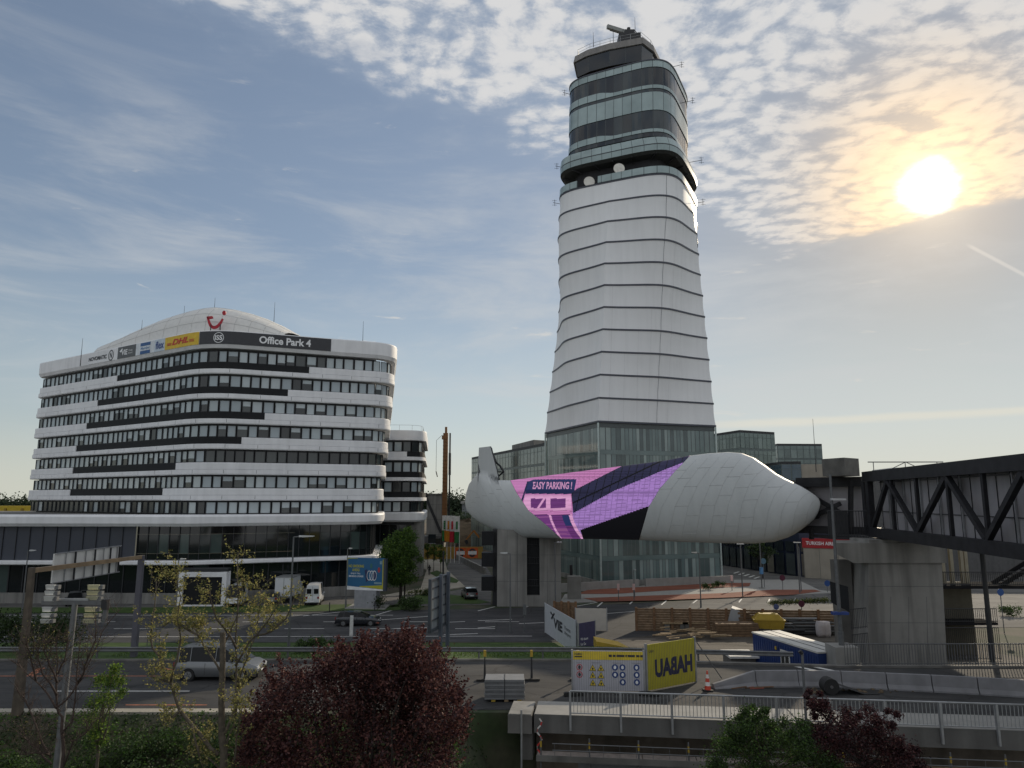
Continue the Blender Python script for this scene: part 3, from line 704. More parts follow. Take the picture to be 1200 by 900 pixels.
# ================================================================ office building
def interp(tab, x):
    if x <= tab[0][0]: return tab[0][1]
    for (a, b), (c, d) in zip(tab, tab[1:]):
        if x <= c: return lerp(b, d, (x-a)/(c-a) if c > a else 0)
    return tab[-1][1]
def fillet(pts, rads, seg=10):
    """polyline with rounded corners; returns dense list of 2-D points"""
    out = [Vector(pts[0])]
    for i in range(1, len(pts)-1):
        a, b, c = Vector(pts[i-1]), Vector(pts[i]), Vector(pts[i+1]); u = (a-b).normalized(); v = (c-b).normalized()
        ang = math.acos(max(-1, min(1, u.dot(v)))); r = rads[i-1]; t = r/math.tan(ang/2)
        p, q = b+u*t, b+v*t; bis = (u+v).normalized(); cen = b+bis*(r/sin(ang/2))
        a0 = atan2(*(p-cen).yx); a1 = atan2(*(q-cen).yx); d = a1-a0
        while d > pi: d -= 2*pi
        while d < -pi: d += 2*pi
        for k in range(seg+1): a_ = a0+d*k/seg; out.append(cen+Vector((cos(a_), sin(a_)))*r)
    out.append(Vector(pts[-1])); return out
class Path:
    def __init__(s, pts, step=.6):
        d = []; 
        for a, b in zip(pts, pts[1:]):
            n = max(1, int((b-a).length/step)); d += [a.lerp(b, k/n) for k in range(n)]
        d.append(pts[-1]); s.p = d; s.n = []
        for i in range(len(d)):
            t = (d[min(i+1, len(d)-1)]-d[max(i-1, 0)]).normalized(); s.n.append(Vector((t.y, -t.x)))
        s.s = [0]
        for a, b in zip(d, d[1:]): s.s.append(s.s[-1]+(b-a).length)
        s.L = s.s[-1]
    def at(s, t, off=0):
        t = max(0, min(s.L, t)); lo, hi = 0, len(s.s)-1
        while hi-lo > 1:
            m = (lo+hi)//2
            if s.s[m] <= t: lo = m
            else: hi = m
        k = (t-s.s[lo])/max(1e-6, s.s[hi]-s.s[lo]); n = s.n[lo].lerp(s.n[hi], k).normalized()
        return s.p[lo].lerp(s.p[hi], k)+n*off
    def tpx(s, px, z, lo=0, hi=None):
        """path length whose point shows at pixel column px"""
        hi = s.L if hi is None else hi; best = None
        for k in range(801):
            t = lo+(hi-lo)*k/800; q = s.at(t); e = abs(proj((q.x, q.y, z))[0]-px)
            if best is None or e < best[0]: best = (e, t)
        return best[1]
    def ribbon(s, mb, t0, t1, prof, m, step=.8):
        """prof: list of (off, z), swept from t0 to t1, capped"""
        n = max(2, int((t1-t0)/step)+1); rs = []
        for k in range(n):
            t = t0+(t1-t0)*k/(n-1); rs.append([Vector((*s.at(t, o), z)) for o, z in prof])
        N = len(prof); vs = [p for r in rs for p in r]; fs = [(i*N+j, (i+1)*N+j, (i+1)*N+(j+1)%N, i*N+(j+1)%N) for i in range(n-1) for j in range(N)]
        fs += [tuple(range(N)), tuple(range((n-1)*N+N-1, (n-1)*N-1, -1))]
        mb.add(vs, fs, m)
office = thing('office_building', 'white banded seven storey office block with curved corner and domed roof shell', 'building', (-45, 112, 0))
pitch = 3.5
def mkpath(k): return Path(fillet([(-72,150),(-82.3,125.0),(-42.2,99.0),(-18.1-.23*k,108.6-.09*k),(-23-.23*k,136)], [1.0, 8, 3.6], 14))
path = mkpath(0); fpath = [mkpath(k) for k in range(8)]
Pc = path
tA = path.tpx(52, 30, 15, 60)
# solid inner core, floor by floor the frame layer
core = MB(); inner = [fpath[7].at(fpath[7].L*k/90, -1.0) for k in range(91)]
core.prism([tuple(p) for p in inner], 10.2, 36.3, frame_dark); core.build('core_wall', office)
def FZ(f): return 34.2-pitch*f             # window head of storey f
blacks = [(139,362),(116,337),(103,310),(91,283),(87,208),(84,193)]
zoffs = [.0,.0,.0,.0,.0,.0,.0]
# parapet and sign band
mb = MB(); path.ribbon(mb, 0, path.L, [(-.8,36.9),(.55,36.9),(.62,36.75),(.62,34.95),(.35,34.45),(-.8,34.4)], facade_white); mb.build('parapet', office, smooth=18)
for f in range(7):
    path = fpath[f]; zw = FZ(f); zb = zw-1.72; mb = MB()
    if f < 6:
        path.ribbon(mb, 0, path.L, [(-1.2,zb-.95),(.30,zb-.95),(.36,zb-.98),(.37,zb-1.52),(.30,zb-1.66),(-1.2,zb-1.70)], facade_white)   # lower lip
        t0 = path.tpx(blacks[f][0], zb-.5, 30, path.L*.55); t1 = path.tpx(blacks[f][1], zb-.5, path.L*.3, path.L*.85)
        for (a, b) in ((0, t0), (t1, path.L)): path.ribbon(mb, a, b, [(-1.2,zb),(.26,zb),(.30,zb-.06),(.30,zb-.92),(-1.2,zb-.92)], facade_white)
        mb.build('spandrel', office, smooth=18)
        mb = MB(); path.ribbon(mb, t0+.01, t1-.01, [(-1.2,zb),(.18,zb),(.18,zb-.94),(-1.2,zb-.94)], black_panel); mb.build('spandrel_panel', office)
        # vertical joints of the cladding
        mb = MB(); k = 0; t = 1.2
        while t < path.L-1: 
            p = path.at(t, .378); q = path.at(t+.04, .378); mb.face([(*p, zb-1.0), (*p, zb-1.5), (*q, zb-1.5), (*q, zb-1.0)][::-1], seam_m); t += 4.2
        mb.build('cladding_joint', office)
blind = [mat('blind_a', (.34,.39,.42), .5, var=.05), mat('blind_b', (.29,.34,.37), .45, var=.05), mat('blind_c', (.37,.42,.46), .5, var=.05)]
def blindglass(name, c): return mat(name, c, .12, var=.06, scale=.3, spec=.7)
pane_sets = {'blind': [blindglass('pane_blind_a', (.40,.46,.48)), blindglass('pane_blind_b', (.34,.40,.43)), blindglass('pane_blind_c', (.46,.52,.54))], 'dark': [blindglass('pane_dark_a', (.02,.025,.027)), blindglass('pane_dark_b', (.05,.06,.06))]}
def window(t, w, zt, h, kind, rnd, path, off=-.25):
    mb = MB(); g = pane_sets['blind'] if kind == 'b' else pane_sets['dark'] if kind == 'd' else pane_sets['blind']+pane_sets['dark']
    m = g[rnd.randrange(len(g))]
    a0, a1 = path.at(t+.07, off), path.at(t+w-.07, off); mb.face([(*a0, zt-h+.08), (*a1, zt-h+.08), (*a1, zt-.08), (*a0, zt-.08)], m)
    if m in pane_sets['blind'] and rnd.random() < .30:       # blind only part of the way down
        f_ = rnd.uniform(.25,.8); zc_ = zt-h+.08+(h-.16)*(1-f_); n_ = (path.at(t, 1)-path.at(t, 0))*.004
        mb.face([(a0.x+n_.x,a0.y+n_.y,zt-h+.08), (a1.x+n_.x,a1.y+n_.y,zt-h+.08), (a1.x+n_.x,a1.y+n_.y,zc_), (a0.x+n_.x,a0.y+n_.y,zc_)], pane_sets['dark'][rnd.randrange(2)])
    b0, b1 = path.at(t+.03, off+.10), path.at(t+w-.03, off+.10)
    # frame around the pane
    for (x0, x1, za, zb_) in ((0, .055, 0, 1), (.945, 1, 0, 1), (.055, .945, 0, .045), (.055, .945, .955, 1)):
        p0, p1 = b0.lerp(b1, x0), b0.lerp(b1, x1); q0_, q1 = path.at(t+.03, off).lerp(path.at(t+w-.03, off), x0), path.at(t+.03, off).lerp(path.at(t+w-.03, off), x1)
        z0_, z1_ = zt-h+h*za, zt-h+h*zb_
        mb.add([(*p0,z0_),(*p1,z0_),(*p1,z1_),(*p0,z1_),(*q0_,z0_-.0),(*q1,z0_),(*q1,z1_),(*q0_,z1_)], [(0,1,2,3),(4,0,3,7),(1,5,6,2),(3,2,6,7),(4,5,1,0)], frame_dark)
    return mb
def place_windows(cands, root, most=100):
    """cands: (size in picture, mesh builder); the largest 'most' as window parts, the rest as one part"""
    cands.sort(key=lambda c: -c[0]); rest = MB(); n = 0
    for k, (s_, mb) in enumerate(cands):
        if k < most: mb.build('window', root)
        else:
            for f, i in zip(mb.f, mb.mi): pass
            o = len(rest.v); rest.v += mb.v
            for f, i in zip(mb.f, mb.mi): rest.f.append(tuple(x+o for x in f)); rest.mi.append(rest.slot(mb.m[i]))
            n += 1
    if n: rest.build('windows', root, kind='stuff')
cands = []; rnd = random.Random(5)
for f in range(7):
    path = fpath[f]; zt = FZ(f)-.06; t = 2.0; i = 0
    while t < path.L-2:
        w = 1.20 if rnd.random() < .4 else 1.46
        q = path.at(t+w/2); n_ = path.at(t+w/2, 1)-q
        vis = n_.dot(-q) > 0
        if vis:
            px, py, zc = proj((q.x, q.y, zt)); 
            kind = 'b'
            if f == 4 and px > 245: kind = 'd'
            if f == 6 and px < 260 and rnd.random() < .6: kind = 'd'
            if f == 0 and 300 < px < 330 and rnd.random() < .5: kind = 'd'
            if rnd.random() < .05: kind = 'd'
            if f == 2 and px > 400 and rnd.random() < .5: kind = 'x'
            cands.append((F*F*w*1.66*n_.dot(-q)/q.length/zc/zc, window(t, w, zt, 1.62, kind, rnd, path)))
        t += w+.08
place_windows(cands, office)
path = fpath[0]
# podium
pod = Path(fillet([(-150,101.5),(-150,98.0),(-58,97.6),(-42.2,97.0),(-19.2,106.6),(-24,136)], [.5, 20, 8, 3.5], 8))
mb = MB(); pod.ribbon(mb, 0, pod.L, [(-3,11.45),(.4,11.45),(.62,11.2),(.62,10.35),(.3,9.95),(-3,9.9)], facade_white); mb.build('podium_fascia', office, smooth=18)
mb = MB(); mb.face([(*p, 11.35) for p in [pod.at(pod.L*k/60, -2.9) for k in range(61)] + [Vector((-24,136)), Vector((-150,136))]], concrete_dark); mb.build('podium_roof', office)
mb = MB(); tE = pod.tpx(620-3+0, 5, 0, 10)
pod.ribbon(mb, 0, pod.L, [(-2.2,5.55),(.25,5.55),(.32,5.45),(.32,5.1),(.2,5.0),(-2.2,5.0)], facade_white); mb.build('canopy_ledge', office, smooth=18)
# glazed storeys
gl = [glassmat('shop_glass_a', (.010,.013,.014), .05), glassmat('shop_glass_b', (.022,.03,.03), .05), glassmat('shop_glass_c', (.06,.085,.08), .08)]
metal_blue = mat('dark_metal_panel', (.045,.052,.07), .45, var=.08, scale=.3)
t_split = pod.tpx(156, 8, 40, pod.L)
def glaze(pathx, t0, t1, za, zb_, off, pick, name, root, bay=1.5, fr=.1):
    mb = MB(); n = max(1, int((t1-t0)/bay)); r_ = random.Random(int(za*10)+3)
    for k in range(n):
        a = t0+(t1-t0)*k/n; b = t0+(t1-t0)*(k+1)/n
        p, q = pathx.at(a, off), pathx.at(b, off); x = proj((p.x, p.y, za))[0]
        m = pick(x, r_); p2 = p.lerp(q, fr)
        mb.face([(*p2, za), (*q, za), (*q, zb_), (*p2, zb_)], m)
        pf = pathx.at(a, off+.12); qf_ = pathx.at(a+(b-a)*fr, off+.12)
        mb.add([(*pf,za),(*qf_,za),(*qf_,zb_),(*pf,zb_),(*p,za),(*p2,za),(*p2,zb_),(*p,zb_)], [(0,1,2,3),(4,0,3,7),(1,5,6,2)], frame_dark)
    return mb.build(name, root)
def pk(x, r_): 
    v = r_.random(); return gl[2] if v > .9 else gl[1] if v > .6 else gl[0]
glaze(pod, t_split, pod.L, 8.9, 9.95, -1.0, lambda x, r_: gl[0], 'glazing', office, 1.4, .06)
glaze(pod, t_split, pod.L, 6.4, 8.88, -1.0, pk, 'glazing', office, 1.4, .06)
glaze(pod, t_split, pod.L, 5.5, 6.38, -.97, lambda x, r_: gl[0], 'glazing', office, 1.4, .06)
glaze(pod, 20, t_split, 5.5, 9.95, -.6, lambda x, r_: metal_blue, 'metal_cladding', office, 1.75, .03)
glaze(pod, 20, pod.L, 1.3, 5.05, -1.0, lambda x, r_: gl[2] if r_.random() > .86 else gl[0], 'glazing', office, 1.9, .07)
mb = MB(); pod.ribbon(mb, 0, pod.L, [(-2,1.35),(-.7,1.35),(-.7,0),(-2,0)], concrete); mb.build('plinth', office)
# bright framed entrance (garage portal)
P0 = G(208, 711)[:2]
mb = MB(); x0, x1 = at(209,700,95.9).x, at(265,700,95.9).x
for a, b in (((x0,95.6,0),(x0+.55,97.0,4.3)), ((x1-.55,95.6,0),(x1,97.0,4.3)), ((x0+.551,95.65,3.65),(x1-.551,97.0,4.27)), ((x0+.551,95.65,0),(x1-.551,96.2,.18))): mb.box(a, b, facade_white)
mb.box((x0+.552,96.0,.19), (x1-.552,96.2,3.64), black_panel); mb.box((x0-.1,95.7,4.35), (x1+.1,97.0,4.7), frame_dark)
mb.build('entrance_portal', office)
# roof shell
def shell():
    mb = MB(); nv = 12; joint = mat('shell_joint', (.46,.46,.45), .6); gpan = mat('roof_shell', (.66,.655,.63), .5, var=.05)
    TB = [(144.5,409),(150,405.8),(165.5,398.5),(188,386.5),(215,374.5),(237.5,368),(252.5,365),(264.5,364),(280,365.8),(296,369.5),(310,373.8),(323,378.5),(339.5,386.5),(350,392.5),(356,396)]
    g = []; dv = Vector((.10, .995)); nu = 40
    for i in range(nu+1):
        px = lerp(144.5, 356, i/nu); t = path.tpx(px, 36, 30, path.L*.85); b = path.at(t, -1.0); D = 8.0
        for _ in range(6):                                   # foot whose ridge shows at this column
            r_ = b+dv*D; e = proj((r_.x, r_.y, 39))[0]-px; t -= e*.13; b = path.at(t, -1.0)
        r_ = b+dv*D; zr = max(36.3, zpy(interp(TB, px), r_.y)); row = []
        for j in range(nv+1):
            f = j/nv; a = D*(1-cos(pi*f)); zz = 35.9+(zr-35.9)*(sin(pi*f)**.6 if 0 < j < nv else 0); q = b+dv*a; row.append(Vector((q.x, q.y, zz)))
        g.append(row)
    mb.add([p for r_ in g for p in r_], [(i*(nv+1)+j, (i+1)*(nv+1)+j, (i+1)*(nv+1)+j+1, i*(nv+1)+j+1) for i in range(nu) for j in range(nv)], gpan)
    sh = mb.build('roof_shell', office, smooth='all'); mb = MB()
    for i in range(0, nu+1, 3): mb.tube(g[i][:nv//2+2], .035, joint, 4)
    for j in (1, 2, 4): mb.tube([g[i][j] for i in range(nu+1)], .03, joint, 4)
    mb.build('shell_joint', sh)
shell()
for px, py, h in [(165,398,3.2),(215,377,2.6),(251,366,2.4),(321,377,3.2),(425,402,3.6),(95,418,3)]:
    p = at(px, py, 112 if px < 400 else 113); whip(p-Vector((0,0,1.5)), h+1.5, 'antenna', office, .04)
# red smile emblem on the shell
tuired = mat('emblem_red', (.42,.01,.025), .5)
def emblem():
    mb = MB(); Y = 100.2; o = at(241, 389, Y); o2 = at(267, 362, Y); sx = (o2.x-o.x)/26.0; sz = (o2.z-o.z)/27.0; base = Vector((o.x, Y, o.z))
    def fn(x, y): return Vector((base.x+(x-241)*sx, Y, base.z+(389-y)*sz))
    pts = []
    for k in range(13): a = R(200)+R(150)*k/12; 
    arc = [(241.4,371.3),(243.0,374.5),(244.4,378.0),(246.5,381.6),(249.4,383.6),(252.6,383.6),(255.8,381.8),(258.3,378.8),(260.2,375.4),(261.2,373.4)]
    w = [.7,1.2,1.4,1.6,1.7,1.7,1.6,1.4,1.1,.8]
    for (a, b), (wa, wb) in zip(zip(arc, arc[1:]), zip(w, w[1:])):
        d = Vector((b[0]-a[0], b[1]-a[1])).normalized(); n_ = Vector((-d.y, d.x))
        mb.extr([fn(a[0]-n_.x*wa, a[1]-n_.y*wa), fn(b[0]-n_.x*wb, b[1]-n_.y*wb), fn(b[0]+n_.x*wb, b[1]+n_.y*wb), fn(a[0]+n_.x*wa, a[1]+n_.y*wa)], (0,.2,0), tuired)
    mb.build('emblem_smile', office); mb = MB(); mb.extr([fn(240.8,370.8), fn(248,370.4), fn(249,373), fn(243,374)], (0,.21,0), tuired)
    mb.build('emblem_smile_tip', office); mb = MB(); c0 = (262.4, 366.6); mb.extr([fn(c0[0]+2.3*cos(2*pi*i/12), c0[1]+2.6*sin(2*pi*i/12)) for i in range(12)], (0,.2,0), tuired)
    mb.build('emblem_dot', office)
    for px in (247, 259): mb = MB(); q = fn(px, 390); mb.bar(q, fn(px, 380), .1, .1, steel_dark); mb.build('emblem_support', office)
emblem()
# signs on the parapet
def psign(px0, px1, name, bgm, draw, z0=34.95, z1=36.75):
    t0 = path.tpx(px0, 36, 30, path.L*.9); t1 = path.tpx(px1, 36, 30, path.L*.9); mb = MB()
    path.ribbon(mb, t0, t1, [(.5,z1+.03),(.68,z1+.03),(.68,z0-.0),(.5,z0-.0)], bgm)
    o = mb.build(name, office)
    tx = MB(); H = z1-z0; Wd = t1-t0
    def fn(x, y): q = path.at(t0+Wd*x, .71); return Vector((q.x, q.y, z0+H*y))
    draw(tx, fn); 
    if tx.f: tx.build('lettering', o)
signw = mat('sign_white', (.78,.79,.80), .5); signdark = mat('sign_dark', (.03,.032,.038), .45); siggrey = mat('sign_grey', (.10,.105,.11), .5)
psign(281.5, 387.5, 'roof_sign', signdark, lambda m, f: put_text(m, 'Office Park 4', f, .20, .77, .22, .82, signw, .03))
def iss(m, f): disc(m, f, .5, .5, .30*.42, .42, signw, 24, .88); put_text(m, 'ISS', f, .41, .59, .30, .70, signw, .03)
psign(237.5, 281.3, 'roof_sign', signdark, iss)
def dhl(m, f):
    put_text(m, 'DHL', f, .24, .76, .28, .76, mat('dhl_red', (.52,.03,.02), .5), .04, .3)
    for y in (.30, .38, .46): rect(m, f, .08, .22, y, y+.045, MATS['dhl_red']); rect(m, f, .78, .9, y, y+.045, MATS['dhl_red'])
psign(198.5, 237.3, 'roof_sign', mat('dhl_yellow', (.68,.46,.03), .5), dhl)
psign(186.5, 198.3, 'roof_sign', mat('pale_blue', (.52,.60,.68), .5), lambda m, f: put_text(m, 'flex', f, .12, .92, .2, .85, blue_paint, .02))
def bluesign(m, f):
    bl = mat('sign_blue', (.03,.10,.27), .5); rect(m, f, .25, .78, .70, .97, bl); rect(m, f, .25, .78, .02, .30, bl); put_text(m, 'Member', f, .27, .76, .40, .64, mat('sign_lblue', (.18,.30,.5), .5), .01)
psign(164.5, 186.3, 'roof_sign', mat('pale_white', (.66,.70,.74), .5), bluesign)
def vie(m, f): put_text(m, 'VIE', f, .22, .55, .25, .72, signw, .03); m.face([f(.10,.62), f(.20,.52), f(.28,.8), f(.24,.86)], signw); put_text(m, 'Vienna', f, .6, .82, .5, .68, signw); put_text(m, 'Airport', f, .6, .84, .24, .44, signw)
psign(143, 164.3, 'roof_sign', siggrey, vie)
def novo(m, f): put_text(m, 'NOVOMATIC', f, .02, .72, .25, .62, signdark, .04); disc(m, f, .88, .45, .10, .48, signdark, 24, .8); put_text(m, 'N', f, .84, .92, .2, .7, signdark, .03)
psign(109, 139, 'roof_sign', facade_white, novo)
# second wing behind
wing = thing('office_wing', 'smaller white banded office block rising behind the domed one', 'building', (-25, 140, 0))
wp = Path(fillet([(-46,128),(-15.9,130.2),(-19,160)], [3.0], 14))
mb = MB(); mb.prism([tuple(wp.at(wp.L*k/50, -.8)) for k in range(51)]+[(-46,160)], 9, 25.2, frame_dark); mb.build('core_wall', wing)
cands = []; wz = zpy(503.5, 130)
rowz = [zpy(517.5,130), zpy(541.5,130), zpy(564.8,130), zpy(588.0,130)]
ph = rowz[0]-rowz[1]
mb = MB(); wp.ribbon(mb, 0, wp.L, [(-.8,rowz[0]+2.0),(.5,rowz[0]+2.0),(.55,rowz[0]+1.8),(.5,rowz[0]+.25),(-.8,rowz[0]+.15)], facade_white); mb.build('parapet', wing, smooth=18)
for i, z in enumerate(rowz):
    mb = MB(); zb = z-1.8
    if i < 3:
        wp.ribbon(mb, 0, wp.L, [(-.8,zb-.9),(.4,zb-.9),(.45,zb-1.5),(-.8,zb-1.6)], facade_white); mb.build('spandrel', wing, smooth=18)
        mb = MB(); tq = wp.tpx(477 if i == 0 else 455, zb, 0, wp.L*.7)
        if i == 0: wp.ribbon(mb, 0, tq, [(-.8,zb),(.3,zb),(.3,zb-.88),(-.8,zb-.88)], facade_white)
        wp.ribbon(mb, tq+.01, wp.L, [(-.8,zb),(.2,zb),(.2,zb-.89),(-.8,zb-.89)], black_panel); mb.build('spandrel_panel', wing)
    else:
        wp.ribbon(mb, 0, wp.L, [(-.8,zb),(.4,zb),(.6,zb-.2),(.6,zb-1.4),(.3,zb-1.7),(-.8,zb-1.7)], facade_white); mb.build('fascia', wing, smooth=18)
    t = 12
    while t < wp.L-2:
        q = wp.at(t+.7); n_ = wp.at(t+.7, 1)-q
        if n_.dot(-q) > 0: cands.append((1/q.length, window(t, 1.45, z, 1.75, 'b' if rnd.random() < .85 else 'd', rnd, wp)))
        t += 1.62
place_windows(cands, wing)
glaze(wp, 8, wp.L, 1, rowz[3]-3.5, -1.2, lambda x, r_: gl[0], 'glazing', wing, 1.6, .07)
mb = MB(); q = wp.at(wp.tpx(490,5,0,wp.L*.8), -.4); mb.box((q.x-1.2, q.y, 0), (q.x+.9, q.y+4, rowz[3]-3.45), concrete); mb.build('pier', wing)
mb = MB()
for k in range(26): p = wp.at(wp.L*k/25, -.2); mb.tube([(*p, rowz[0]+2), (*p, rowz[0]+3.0)], .03, galv, 4)
mb.tube([(*wp.at(wp.L*k/40, -.2), rowz[0]+3.0) for k in range(41)], .03, galv, 4); mb.build('roof_railing', wing)
# ================================================================ glass blocks behind
def glass_block(name, label, foot, z0, z1, storey, bay, mats, vis=(0,1), dark=None, roof=steel_dark, cat='building'):
    o = thing(name, label, cat, (sum(p[0] for p in foot)/len(foot), sum(p[1] for p in foot)/len(foot), z0))
    r_ = random.Random(len(label)); slabm = dark or mat('slab_green', (.10,.13,.13), .4)
    n = len(foot)
    for i in range(n):
        a, b = Vector(foot[i]), Vector(foot[(i+1) % n]); L = (b-a).length; d = (b-a)/L; nn = Vector((d.y, -d.x)); mid = (a+b)/2
        mb = MB(); mb.add([(*a,z0),(*b,z0),(*b,z1),(*a,z1)], [(0,1,2,3)], slabm)
        if nn.dot(-mid) > 0:
            nb = max(1, int(L/bay)); ns = max(1, round((z1-z0)/storey)); hs = (z1-z0)/ns
            for s_ in range(ns):
                for k in range(nb):
                    p = a+d*L*(k+.06)/nb+nn*.05; q = a+d*L*(k+.94)/nb+nn*.05; za = z0+hs*s_+hs*.10; zc = z0+hs*s_+hs*.96
                    mm = mats[r_.randrange(len(mats))]; zm = lerp(za, zc, .72)
                    mb.face([(*p,za),(*q,za),(*q,zm-.05),(*p,zm-.05)], mm); mb.face([(*p,zm+.05),(*q,zm+.05),(*q,zc),(*p,zc)], mats[0])
        mb.build('facade', o)
    mb = MB(); mb.prism(foot, z1-.05, z1+.55, roof); mb.build('roof', o); return o
gm = [glassmat('block_glass_a', (.15,.20,.19), .1), glassmat('block_glass_b', (.19,.245,.235), .12), glassmat('block_glass_c', (.11,.15,.145), .08)]
gb = glass_block('glass_office_block', 'long green glass office block behind the fin of the bridge shell', [(-11.8,213),(7.2,157),(34,168),(14,225)], 0, 25.0, 4.1, 2.2, gm)
mb = MB(); p = Vector((1.5,180)); mb.prism([(0,184),(5,167),(9,170),(4,187)], 25.6, 27.0, concrete); mb.build('roof_plant', gb)
glass_block('glass_office_block', 'green glass office block directly to the tower\'s right with stepped corner', [(53.2,192),(56.8,180.5),(67.6,186.5),(64,205)], 0, 30.0, 4.1, 1.5, gm)
gb3 = glass_block('glass_office_block', 'farthest lower glass block, right of the stepped glass block', [(81.5,223),(95.6,224),(98,250),(82,250)], 0, 29.8, 4.2, 1.8, gm)
glass_block('glass_annex', 'low blue glass annex with beige upper wall before the farthest block', [(62,168),(66.2,167),(66.5,180),(62,181)], 0, 21.5, 4.0, 1.6, [glassmat('annex_blue', (.06,.10,.13), .1)])
beige = mat('beige_wall', (.33,.30,.25), .8, var=.08, scale=.5, streak=.1)
term = thing('terminal_building', 'long low terminal building with flat roof behind the walkway bridge', 'building', (80,140,0))
mb = MB(); mb.prism([(82.01,136),(130,133),(132,190),(84,190)], 0, 12.5, mat('terminal_wall', (.10,.10,.10), .7, streak=.2)); mb.prism([(60,137.5),(82,136),(84,190),(62,190)], 0, 17.6, mat('terminal_wall', (.10,.10,.10), .7, streak=.2)); mb.build('wall', term)
mb = MB(); mb.prism([(64.5,167.5),(73,166),(75,178),(66,180)], 17.65, 21.4, beige); mb.build('roof_plant', term)
mb = MB(); mb.prism([(72.1,138),(81,136.8),(81,150),(74,150)], 17.65, 19.4, facade_white); mb.build('roof_plant', term)
mb = MB()
for x in (68, 74, 80): mb.tube([(x,137.2,17.5),(x,137.2,20.4)], .08, galv_dull, 5)
mb.tube([(67,137.2,20.4),(81,136.9,20.4)], .1, galv_dull, 5); mb.tube([(68,137,17.6),(74,137,20.4)], .08, galv_dull, 5); mb.tube([(80,137,17.6),(74,137,20.4)], .08, galv_dull, 5)
mb.build('roof_frame', term)
for (px, py, h) in [(1149,541,1),(1153,541,1)]: pass
for (x, h) in [(62.5,9),(109,5),(117,9.5),(122.5,7)]: whip(Vector((x,150,19)), h+2, 'antenna', term, .06)
mb = MB(); x = 131; mb.tube([(x,150,15),(x,150,30)], .18, steel_dark, 6)
for z in (25.5,27,28.4): mb.box((x-.7,149.6,z), (x+.7,150.4,z+.8), steel_dark)
mb.build('antenna_mast', label='dark antenna mast carrying boxes above the walkway roof', cat='mast')
# shop fronts of the arrivals level
shop = thing('shop_building', 'low shop building with dark blue framed glass front under the bridge shell', 'building', (48,145,0))
navy = mat('navy_frame', (.015,.022,.05), .45)
sp = Path([Vector((39,168)), Vector((43.5,153.5)), Vector((48.2,136.5)), Vector((50.9,131.2)), Vector((57.5,131)), Vector((58,137))])
mb = MB(); mb.prism([tuple(sp.at(sp.L*k/40, -.3)) for k in range(41)]+[(60,170)], 0, 9.8, navy); mb.build('wall', shop)
r_ = random.Random(8); mb = MB(); t = .5; doorglass = [glassmat('store_a', (.05,.06,.065), .06), glassmat('store_b', (.16,.15,.13), .1), glassmat('store_c', (.02,.025,.03), .05)]
while t < sp.L-1:
    p, q = sp.at(t, .0), sp.at(t+2.0, .0); mb.face([(*p,.2),(*q,.2),(*q,3.9),(*p,3.9)], doorglass[r_.randrange(3)]); mb.face([(*p,4.3),(*q,4.3),(*q,6.0),(*p,6.0)], doorglass[2]); t += 2.5
mb.build('shop_window', shop)
mb = MB(); M = frame((50.9,129.8,0), (7.2,-4.6,0)); mb.mbox(M, (0,0,0), (9.4,.6,5.1), beige)
for k in (0.05,2.6,5.6): mb.mbox(M, (k,-.02,0), (k+.04,0,5.05), seam_m)
mb.build('wall_panel', shop)
mb = MB(); mb.mbox(M, (-.1,-.12,5.12), (9.5,.7,6.75), mat('airline_red', (.36,.02,.025), .5)); sg = mb.build('shop_sign', shop)
tx = MB(); put_text(tx, 'TURKISH AIRLINES', lambda x, y: M @ Vector((x, -.15, y)), .55, 6.6, 5.65, 6.25, signw, .02); tx.build('lettering', sg)
# ================================================================ walkway bridge with its media shell
AX = Vector((1.8, 96.0)); AD = Vector((28.2, -26.0)).normalized(); AN = Vector((-AD.y, AD.x))*-1   # AN points to the camera
if AN.dot(-AX) < 0: AN = -AN
TOP = [(545,588),(546.2,578),(549.5,567.5),(554.5,561),(560,553.5),(561.2,524.6),(574.4,523),(577.8,535.5),(581.5,549),(584.5,562.6),(597.8,563),(636.7,558),(685.6,551.6),(730,546),(780,539.6),(808,534),(830,531.3),(853,529.8),(869,531),(883,536.5),(897,546),(909,555),(920.6,561.5),(939,570),(946,574.2),(952,578),(956,581),(959,584),(960.6,587),(961.2,590)]
TOPB = [t for t in TOP if not 560.5 < t[0] < 584]
BOT = [(545,590),(546.7,598),(554.5,606.7),(563,613),(574,618.5),(583,622.3),(601,628),(617,630),(657,631),(749,632.8),(790,634.7),(846,636.5),(883,637),(906.7,635),(923,630),(931,626),(939,620.7),(948.6,613.7),(954,608.5),(958,602),(960.4,596),(961.2,591.5)]
B1 = [(0,657.5),(.247,637),(.457,619),(.76,605.5),(1,597.8)]
B2 = [(0,749),(.42,759.7),(.663,773.7),(.836,790),(1,808.7)]
def surf(px, py, eps=0.0):
    b, t = interp(BOT, px), interp(TOPB, px); k = max(0, min(1, (b-py)/max(1, b-t)))
    size = max(.0, 1-abs((px-753)/209)**9)
    e = 2.3*math.sqrt(max(0, 1-(2*k-1)**2))*size
    o = AX + AN*(e+eps); return onplane(px, py, o, AD)
